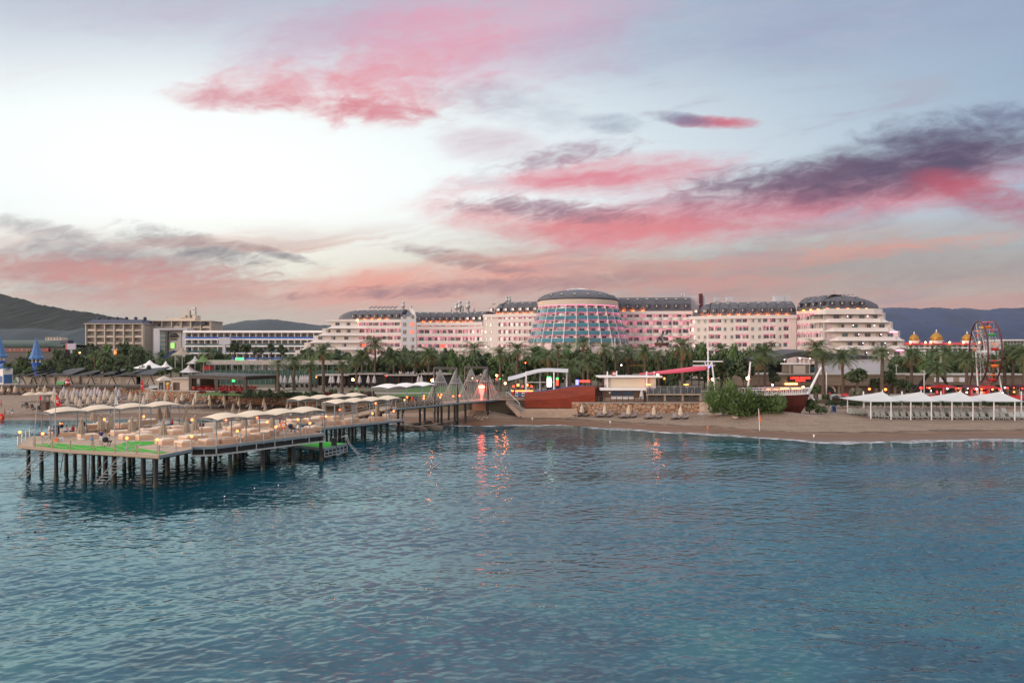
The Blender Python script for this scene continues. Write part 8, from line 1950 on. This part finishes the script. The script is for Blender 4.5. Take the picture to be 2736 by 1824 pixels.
# black swing poles
sw = thing('swing_frame', 'black A-shaped swing ride frame between the palms behind the canopies', 'swing ride', (xw(2495, 172), 172, 3))
for a, b in (((2486, 988), (2441, 1046)), ((2490, 988), (2449, 1044)), ((2509, 996), (2549, 1052)), ((2486, 990), (2512, 1000))):
    mb = MB(); mb.tube([W(*a, 172), W(*b, 171 if b[0] < 2500 else 173)], .28, 8); mb.build('leg' if b[1] > 1010 else 'top_beam', M['black'], sw)
lp = thing('street_lamp', 'grey lamp post with flat head left of the swing frame', 'lamp post', (xw(2469, 160), 160, 2.9)); mb = MB(); mb.tube([(xw(2469, 160), 160, 2.8), W(2469, 991, 160)], .13, 6); mb.build('lamp_post', M['galv'], lp); mb = MB(); mb.box(W(2466.5, 990, 160), (.9, .3, .15)); mb.build('lamp_head', M['galv'], lp)
lp = thing('street_lamp', 'tall pale post beside the arena door right of the bowsprit', 'lamp post', (xw(2208, 165), 165, 2.9)); mb = MB(); mb.tube([(xw(2208, 165), 165, 2.8), W(2208, 992, 165)], .16, 6); mb.build('lamp_post', M['galv'], lp); mb = MB(); mb.box(W(2206.5, 991, 165), (.6, .3, .2)); mb.build('lamp_head', M['galv'], lp)
lp = thing('street_lamp', 'small white T-shaped lamp above the arena roof near the trees', 'lamp post', (xw(2395, 203), 203, 3)); mb = MB(); mb.tube([(xw(2395, 203), 203, 3), W(2395, 977, 203)], .09, 6); mb.build('lamp_post', M['galv'], lp); mb = MB(); mb.box(W(2395, 976, 203), (.9, .3, .12)); mb.build('lamp_head', M['white'], lp)
lp = thing('street_lamp', 'slender grey street lamp in front of the round tower', 'lamp post', (xw(1643, 240), 240, 4)); mb = MB(); mb.tube([(xw(1643, 240), 240, 4), W(1643, 902, 240), W(1637, 900, 240)], .11, 6); mb.build('lamp_post', M['galv'], lp); mb = MB(); mb.box(W(1635, 900.5, 240), (.8, .3, .12)); mb.build('lamp_head', M['white'], lp)
# ferris wheel
YFW = 172.0; fc = Vector((xw(2632, YFW), YFW, zw(940, YFW))); RW = 7.75
fw = thing('ferris_wheel', 'ferris wheel seen almost edge-on with maroon rims and orange gondolas', 'ferris wheel', (fc.x, fc.y, 3.0))
FA = -.345; axv = Vector((math.cos(FA), math.sin(FA), 0)); fwd = Vector((-math.sin(FA), math.cos(FA), 0))
def wp(s_, a, r_): return fc + axv * s_ + (fwd * math.cos(a) + Vector((0, 0, math.sin(a)))) * r_
for s_ in (-1.42, 1.42):
    mb = MB(); mb.tube([wp(s_, 2 * PI * k / 48, RW) for k in range(49)], .20, 6); mb.build('rim', M['maroon'], fw, True)
    mb = MB(); mb.tube([wp(s_, 2 * PI * k / 40, RW * .62) for k in range(41)], .09, 5); mb.build('inner_ring', M['galv'], fw)
    for k in range(12): mb = MB(); a = 2 * PI * (k + .5) / 12; mb.tube([wp(s_ * .8, a, .5), wp(s_, a, RW)], .085, 5); mb.build('spoke', M['galv'], fw)
mb = MB(); mb.tube([wp(-2.0, 0, 0), wp(2.0, 0, 0)], .4, 10); mb.build('hub', M['pole_white'], fw)
for k in range(12):
    a = 2 * PI * (k + .5) / 12
    mb = MB(); mb.tube([wp(-1.42, a, RW * .62), wp(1.42, a + .52, RW * .62)], .05, 4); mb.tube([wp(-1.42, a, RW), wp(1.42, a, RW)], .07, 5); mb.tube([wp(-1.42, a, RW * .62), wp(1.42, a + .26, RW * .8)], .04, 4); mb.build('crossbar', M['galv'], fw)
    c = wp(0, a, RW) + Vector((0, 0, -1.15)); mt = ('orange', 'red', 'yellow', 'orange', 'green', 'red')[k % 6]
    mb = MB(); mb.lathe(c, [(.05, -.55), (.6, -.5), (.85, -.1), (.88, .1), (.8, .12), (.55, -.35)], 12); mb.build('gondola', M[mt], fw, True)
    mb = MB(); mb.lathe(c, [(.95, .95), (.6, 1.15), (.03, 1.3)], 12); mb.tube([c + Vector((0, 0, -.4)), c + Vector((0, 0, 1.2))], .05, 5); mb.build('gondola_roof', M['red' if mt != 'red' else 'orange'], fw)
for s_ in (-2.0, 2.0):
    for f in (-4.6, 4.6): mb = MB(); q = fc + axv * (s_ * 1.3) + fwd * f; mb.tube([wp(s_, 0, 0), (q.x, q.y, 3.0)], .17, 7); mb.build('support_leg', M['pole_white' if f < 0 else 'brown'], fw)
# fairground rides with lights
for i, (px, Y, r_, lab) in enumerate([(2520, 168, 3.4, 'round red fairground ride with small lamps left of the ferris wheel'), (2595, 166, 2.6, 'lit red and chrome fairground cars at the foot of the ferris wheel'), (2640, 164, 2.8, 'round red lit carousel right under the ferris wheel'), (2720, 168, 2.6, 'red-lit fairground stall near the right edge of the photo')]):
    x = xw(px, Y); rd = thing('fair_ride', lab, 'fair ride', (x, Y, 3.0), 0, 'fairground rides')
    mb = MB(); mb.lathe((0, 0, 0), [(r_, 0), (r_, .9), (r_ * .8, 1.1), (.5, 1.3), (.4, 2.6)], 16); mb.build('platform', M['red'], rd, world=False)
    mb = MB(); mb.lathe((0, 0, 0), [(r_ * 1.05, 2.9), (r_ * .6, 3.35), (.05, 3.7)], 16); mb.build('roof', M['maroon' if i % 2 else 'red'], rd, world=False)
    for k in range(10):
        a = 2 * PI * k / 10; mb = MB(); mb.ball((r_ * 1.0 * math.cos(a), r_ * 1.0 * math.sin(a), 2.75 - .9 * (k % 3 == 0)), .20, 6, 4); mb.build('bulb', M[('neon_red', 'lamp', 'neon_red', 'neon_white')[(k + i) % 4]], rd, world=False)
    for k in range(6): a = 2 * PI * k / 6; mb = MB(); mb.tube([(r_ * .9 * math.cos(a), r_ * .9 * math.sin(a), .9), (r_ * .9 * math.cos(a), r_ * .9 * math.sin(a), 2.95)], .06, 5); mb.build('post', M['galv'], rd, world=False)
for i, (px, py, mt, lab) in enumerate([(2282, 1062, 'red', 'red parasol-like stall roof left of the canopies by the hedge'), (2259, 1054, 'red', 'red stall umbrella near the arena door'), (2235, 1068, 'under', 'dark covered counter by the arena door')]):
    x = xw(px, 163); r_ = thing('stall', lab, 'stall', (x, 163, 3.0), 0, 'stalls by the arena'); h = zw(py, 163) - 3.0
    mb = MB(); mb.lathe((0, 0, 0), [(1.35, max(h, .9) - .25), (.7, max(h, .9) + .1), (.04, max(h, .9) + .4)], 10); mb.build('roof', M[mt], r_, world=False); mb = MB(); mb.tube([(0, 0, 0), (0, 0, max(h, .9) + .3)], .07); mb.box((0, 0, .45), (1.6, 1.0, .9)); mb.build('counter', M['brown'], r_, world=False)
# bamboo fence in the palms, pirate ornament
bf = thing('bamboo_fence', 'pale bamboo screen among the palms above the beach bar', 'fence', (xw(1720, 196), 196, 4))
for k in range(26): x = xw(1655 + 5.2 * k, 196); mb = MB(); mb.tube([(x, 196, 3.9), (x + .05, 196, zw(975 + (k * 7) % 4, 196))], .09, 5); mb.build('bamboo_cane', M['frond_dry' if k % 4 else 'leaf_light'], bf)
mb = MB(); mb.box((xw(1722, 196), 196, zw(976, 196)), (xw(1788, 196) - xw(1700, 196), .14, .12)); mb.build('top_rail', M['yellow'], bf)
po = thing('pirate_ship_ornament', 'dark rock with small pirate ship rigging and black flag above the trees', 'ornament', (xw(1768, 205), 205, 4))
mb = rockmesh(5, 2.6, 2.0, 5.2, .9); mb.v = [(x, y, z + 4.2) for x, y, z in mb.v]; mb.build('rock', M['leaf_dark'], po, world=False)
zb_ = zw(916, 205) - 4
mb = MB(); mb.lathe((0, 0, zb_ - .9), [(1.9, 0), (2.3, .8), (2.0, 1.1)], 10); mb.build('crow_nest', M['brown'], po, world=False)
mb = MB(); mb.tube([(0, 0, zb_ - .5), (.2, 0, zb_ + 3.6)], .12, 6); mb.beam((-1.9, 0, zb_ + 1.4), (1.5, 0, zb_ + 1.7), .12, .12)
for k in range(7): mb.tube([(-1.9 + .6 * k, .1 * (k % 2), zb_ - .2), (.1, 0, zb_ + 2.6)], .035, 4)
mb.build('rigging', M['black'], po, world=False)
mb = MB()
for k in range(6): mb.ball((-1.3 + .5 * k, -.2, zb_ + .4 + .6 * ((k * 5) % 3)), .32, 7, 5)
mb.build('figures', M['lounger'], po, world=False)
mb = MB(); mb.box((.95, 0, zb_ + 3.0), (1.7, .06, 1.2)); mb.build('flag', M['black'], po, world=False)
mb = MB(); mb.ball((.95, -.05, zb_ + 3.12), .26, 8, 6); mb.beam((.55, -.06, zb_ + 2.65), (1.35, -.06, zb_ + 2.85), .08, .1); mb.beam((.55, -.065, zb_ + 2.86), (1.35, -.065, zb_ + 2.64), .08, .1); mb.build('skull', M['white'], po, world=False)
mb = MB(); mb.tube([(-4.2, 0, zb_ - 2.2), (-1, 0, zb_ - .6)], .14, 6); mb.lathe((-3.0, 0, zb_ - 2.0), [(1.7, 0), (1.2, .35), (.1, .6)], 10); mb.build('side_shade', M['charcoal'], po, world=False)
mb = MB(); mb.box((-.4, -2.0, zb_ - 3.2), (2.2, .3, 1.2)); mb.build('plaque', M['beige'], po, world=False)

# ================================================================== people
def skinmesh(name, verts, edges, radii, root=0):
    me = bpy.data.meshes.new(name); me.from_pydata(verts, edges, []); ob = bpy.data.objects.new(name, me); COL.objects.link(ob)
    sk = ob.modifiers.new('s', 'SKIN'); sub = ob.modifiers.new('d', 'SUBSURF'); sub.levels = 1; sub.render_levels = 1
    for i, r_ in enumerate(radii):
        r_ = r_ if isinstance(r_, tuple) else (r_, r_); me.skin_vertices[0].data[i].radius = r_; me.skin_vertices[0].data[i].use_root = (i == root)
    dg = bpy.context.evaluated_depsgraph_get(); ev = ob.evaluated_get(dg); m2 = bpy.data.meshes.new_from_object(ev); m2.name = name
    bpy.data.objects.remove(ob); bpy.data.meshes.remove(me)
    return m2
def person_mesh(pose, top, bottom, sleeves=True, long_=True, scale=1.0):
    """standing / sitting / crouching figure facing -Y, feet on z = 0 (or seat height .45 when sitting)"""
    V, E, RR = [], [], []
    def add(p, r_, par=None):
        V.append(p); RR.append(r_)
        if par is not None: E.append((par, len(V) - 1))
        return len(V) - 1
    if pose == 'sit': hip, lean = .52, .06
    elif pose == 'crouch': hip, lean = .42, .22
    else: hip, lean = .92, .0
    y = lambda h: -lean * (h - hip) * 1.6
    pel = add((0, 0, hip), (.155, .115)); wa = add((0, y(hip + .2), hip + .2), (.135, .095), pel); ch = add((0, y(hip + .42), hip + .40), (.17, .11), wa); nk = add((0, y(hip + .55), hip + .55), .058, ch)
    h0 = add((0, y(hip + .6) - .01, hip + .63), (.072, .085), nk); h1 = add((0, y(hip + .66) - .015, hip + .73), (.082, .10), h0); add((0, y(hip + .7), hip + .80), (.055, .07), h1)
    add((0, y(hip + .65) - .125, hip + .685), .016, h1)          # nose
    for s_ in (-1, 1): add((s_ * .088, y(hip + .65), hip + .70), .018, h1)       # ears
    legs = []
    for s_ in (-1, 1):
        if pose == 'stand': k = [(s_ * .10, 0, hip - .10), (s_ * .105, -.02, .50), (s_ * .11, .02, .10)]
        elif pose == 'walk': k = [(s_ * .10, 0, hip - .10), (s_ * .10, -.14 * s_ - .04, .50), (s_ * .10, -.16 * s_ + .10, .12)]
        elif pose == 'sit': k = [(s_ * .11, -.06, hip - .02), (s_ * .13, -.47, hip), (s_ * .13, -.50, hip - .38)]
        else: k = [(s_ * .12, -.05, hip - .04), (s_ * .18, -.42, hip + .05), (s_ * .15, -.14, .10)]
        a = add(k[0], .092, pel); b = add(k[1], .062, a); c = add(k[2], .043, b); d = add((k[2][0], k[2][1] - .02, max(k[2][2] - .07, .04)), .042, c); add((k[2][0] + s_ * .01, k[2][1] - .16, max(k[2][2] - .08, .03)), .034, d)
    for s_ in (-1, 1):
        sh = (s_ * .185, y(hip + .46), hip + .46)
        if pose in ('stand', 'walk'): el, wr = (s_ * .245, .03 + (.1 * s_ if pose == 'walk' else 0), hip + .18), (s_ * .25, -.06 - (.12 * s_ if pose == 'walk' else 0), hip - .06)
        elif pose == 'sit': el, wr = (s_ * .25, -.05, hip + .20), (s_ * .16, -.30, hip + .10)
        else: el, wr = (s_ * .24, -.30, hip + .20), (s_ * .14, -.48, hip + .18)
        a = add(sh, .058, ch); b = add(el, .042, a); c = add(wr, .030, b)
        d = (Vector(wr) - Vector(el)).normalized(); pm = Vector(wr) + d * .075; pl = add(tuple(pm), (.020, .038), c)
        sd_ = Vector((0, -1, 0)) if pose in ('stand', 'walk') else Vector((s_, 0, 0))
        for f in range(4):
            o = sd_ * (.03 - .02 * f); e1 = pm + d * .055 + o; e2 = e1 + d * (.028 + .006 * (1.5 - abs(f - 1.5))) + Vector((-s_ * .012, 0, 0)); i1 = add(tuple(e1), .0095, pl); add(tuple(e2), .008, i1)
        th = add(tuple(Vector(wr) + d * .04 + sd_ * .045), .011, pl); add(tuple(Vector(wr) + d * .085 + sd_ * .06), .009, th)
    me = skinmesh('person_body', V, E, RR)
    for m_ in (M['skin'], M[top], M[bottom], M['hair'], M['brown']): me.materials.append(m_)
    for p in me.polygons:
        c = p.center; i = 0
        if c.z > hip + .77 or (c.z > hip + .64 and c.y > y(hip + .68) + .03): i = 3
        elif c.z < .07: i = 4
        elif pose in ('stand', 'walk'):
            if c.z > hip + .03 and c.z < hip + .53 and (abs(c.x) < .2 or (sleeves and c.z > hip + (.02 if long_ else .28))): i = 1
            elif c.z <= hip + .03 and abs(c.x) < .2 and c.z > (.10 if long_ else .48): i = 2
        else:
            if c.z > hip + .08 and c.z < hip + .53 and (abs(c.x) < .2 or sleeves) and c.y > -.36: i = 1
            elif c.z <= hip + .09 and c.y > (-.6 if long_ else -.35): i = 2
        p.material_index = i; p.use_smooth = True
    hm = MB(); hm.lathe((0, y(hip + .7) + .012, hip + .735), [(.098, -.02), (.10, .03), (.078, .085), (.03, .115), (.001, .12)], 10)
    hair = hm.mesh('hair', [M['hair']], True)
    fm = MB()
    for s_ in (-1, 1): fm.ball((s_ * .032, y(hip + .66) - .098, hip + .715), .010, 6, 4)
    fm.box((0, y(hip + .66) - .092, hip + .648), (.045, .012, .010), mi=1)
    face = fm.mesh('face', [M['black'], M['cl_pink']])
    return me, hair, face
def person(label, loc, rz, pose, top, bottom, group=None, s=1.0, **kw):
    body, hair, face = person_mesh(pose, top, bottom, **kw)
    o = bpy.data.objects.new('person', body); COL.objects.link(o); o.location = loc; o.rotation_euler = (0, 0, rz); o.scale = (s, s, s); tag(o, label, 'person', group)
    for nm, me in (('hair', hair), ('face', face)): put(nm, me, o)
    return o
sg = lambda px, py, z=DZ: (lambda g: (g[0], g[1], g[2] + (.42 if onstep(g[0], g[1]) and z == DZ else 0)))(G(px, py, z))
pg = 'people on the pier'
bench_z = DZ + .42
def seat(px, py, h): g = sg(px, py); return (g[0], g[1], g[2] + h)
person('standing person in dark blue jacket and white shorts by the green carpet', sg(270, 1187), .3, 'stand', 'cl_navy', 'cl_white', pg, long_=False, sleeves=True)
person('child in grey-blue clothes standing at the front rope', sg(246, 1194), 2.8, 'stand', 'cl_blue', 'cl_tan', pg, .78)
person('person in white top crouching over a stroller on the carpet', sg(288, 1188), 1.2, 'crouch', 'cl_white', 'cl_black', pg)
person('person in white hunched at the left end of the pier deck', seat(131, 1160, -.02), 2.4, 'sit', 'cl_white', 'cl_navy', pg)
person('seated person in black and white on the bench beside the blue towels', seat(164, 1163, 0), .3, 'sit', 'cl_black', 'cl_white', pg)
person('seated person in white shirt in the middle of the bench', seat(179, 1162, 0), .0, 'sit', 'cl_white', 'cl_blue', pg)
person('seated person in dark red shirt at the right end of the bench', seat(196, 1161, 0), -.2, 'sit', 'cl_red', 'cl_navy', pg)
person('seated person in blue and white at the back of the pier', seat(448, 1143, .0), .8, 'sit', 'cl_white', 'cl_blue', pg)
person('seated person in red with dark hair at the back of the pier', seat(461, 1142, .0), -.5, 'sit', 'cl_red', 'cl_black', pg)
person('person in navy standing under the right end of the canopies', sg(748, 1142), 2.0, 'stand', 'cl_navy', 'cl_black', pg)
person('person in white and blue sitting near the life ring', seat(797, 1156, 0), -.6, 'sit', 'cl_white', 'cl_blue', pg)
person('person in long orange robe on the walkway', G(1101, 1080, WZ), 2.6, 'stand', 'cl_orange', 'cl_orange', 'people on the walkway', 1.02)
person('person in blue shirt beside the orange robe on the walkway', G(1111, 1079, WZ), 2.9, 'stand', 'cl_blue', 'cl_navy', 'people on the walkway')
gp_ = G(1064, 1078, WZ); person('person with white shirt at the pier end of the walkway', (gp_[0], gp_[1], WZ), 1.2, 'stand', 'cl_white', 'cl_black', 'people on the walkway')
for i, (px, py, z, pose, tp, bt_, lab) in enumerate([(747,1052,0,'walk','cl_black','cl_black','person in black walking on the lawn next to the pergola'),(758,1050,0,'walk','cl_black','cl_tan','person in black and tan behind the one in black on the lawn'),(952,1052,0,'walk','cl_green','cl_black','person in bright green shirt running on the lawn'),(1356,1056,0,'stand','cl_navy','cl_blue','dark-dressed person at the stage bar, leftmost of three'),(1366,1056,0,'stand','cl_white','cl_blue','person in white shirt and jeans at the stage bar'),(1375,1056,0,'stand','cl_black','cl_navy','person in black at the stage bar beside the info panels'),(1327,1062,0,'stand','cl_pink','cl_black','person in pink at the shore end of the walkway'),(2217,1064,0,'stand','cl_red','cl_black','person in red shirt before the arched arena door'),(1810,1034,0,'stand','cl_white','cl_navy','person in white behind the terrace armchairs')]):
    g = Gl(px, py); person(lab, (g[0], g[1], g[2] + .03), R.uniform(0, 6), pose, tp, bt_, 'people ashore')
for i, (px, py, pose, tp, bt_, lab) in enumerate([(12,1114,'stand','cl_tan','skin','person in swimwear at the water edge near the left photo edge'),(22,1113,'walk','cl_white','cl_white','person in striped white shirt walking on the left beach'),(33,1111,'walk','cl_blue','cl_white','person in blue and white beside the striped shirt on the beach'),(3,1088,'stand','cl_red','cl_navy','person in red on the sand at the left photo edge'),(82,1096,'sit','skin','cl_black','bare-backed person sitting by the beach carts'),(322,1079,'stand','cl_white','cl_red','person in white and red among the closed umbrellas')]):
    g = Gs(px, py); person(lab, g, R.uniform(0, 6), pose, tp, bt_, 'people on the beach', long_=False)
g = Gs(1, 1120); r_ = thing('beach_ball_float', 'red inflatable lying on the sand at the left photo edge', 'inflatable', (g[0], g[1], g[2] + .45)); mb = MB(); torus(mb, (0, 0, 0), .55, .28, 16, 8); mb.build('ring', M['red_cloth'], r_, True, world=False); mb = MB(); torus(mb, (0, 0, .02), .55, .285, 4, 8); mb.build('valve_band', M['orange'], r_, world=False)
# coloured lights on two palms
for px, Y, c_ in ((1432, 190, (.1, 1, .15)), (1519, 184, (.05, 1, .2))):
    l = bpy.data.lights.new('palm_uplight', 'SPOT'); l.energy = 5000; l.color = c_; l.shadow_soft_size = .15; l.spot_size = math.radians(50); l.spot_blend = .6
    lo = bpy.data.objects.new('palm_uplight', l); COL.objects.link(lo); lo.location = (xw(px, Y) + .3, Y - 2.2, zw(978, Y)); lo.rotation_euler = (PI - .35, 0, 0)

# ------------------------------------------------ evening haze over the whole place
m = bpy.data.materials.new('evening_haze'); m.use_nodes = True; t = NT(m.node_tree); t.n.remove(t.n['Principled BSDF'])
pv = t.new('ShaderNodeVolumePrincipled'); pv.inputs['Color'].default_value = (.80, .88, 1.0, 1); pv.inputs['Density'].default_value = 3.2e-5; pv.inputs['Anisotropy'].default_value = .2
t.l.new(pv.outputs[0], t.n['Material Output'].inputs['Volume'])
mb = MB(); mb.box((0, 3900, 175), (18500, 8400, 362)); kind(mb.build('haze', m), 'stuff')
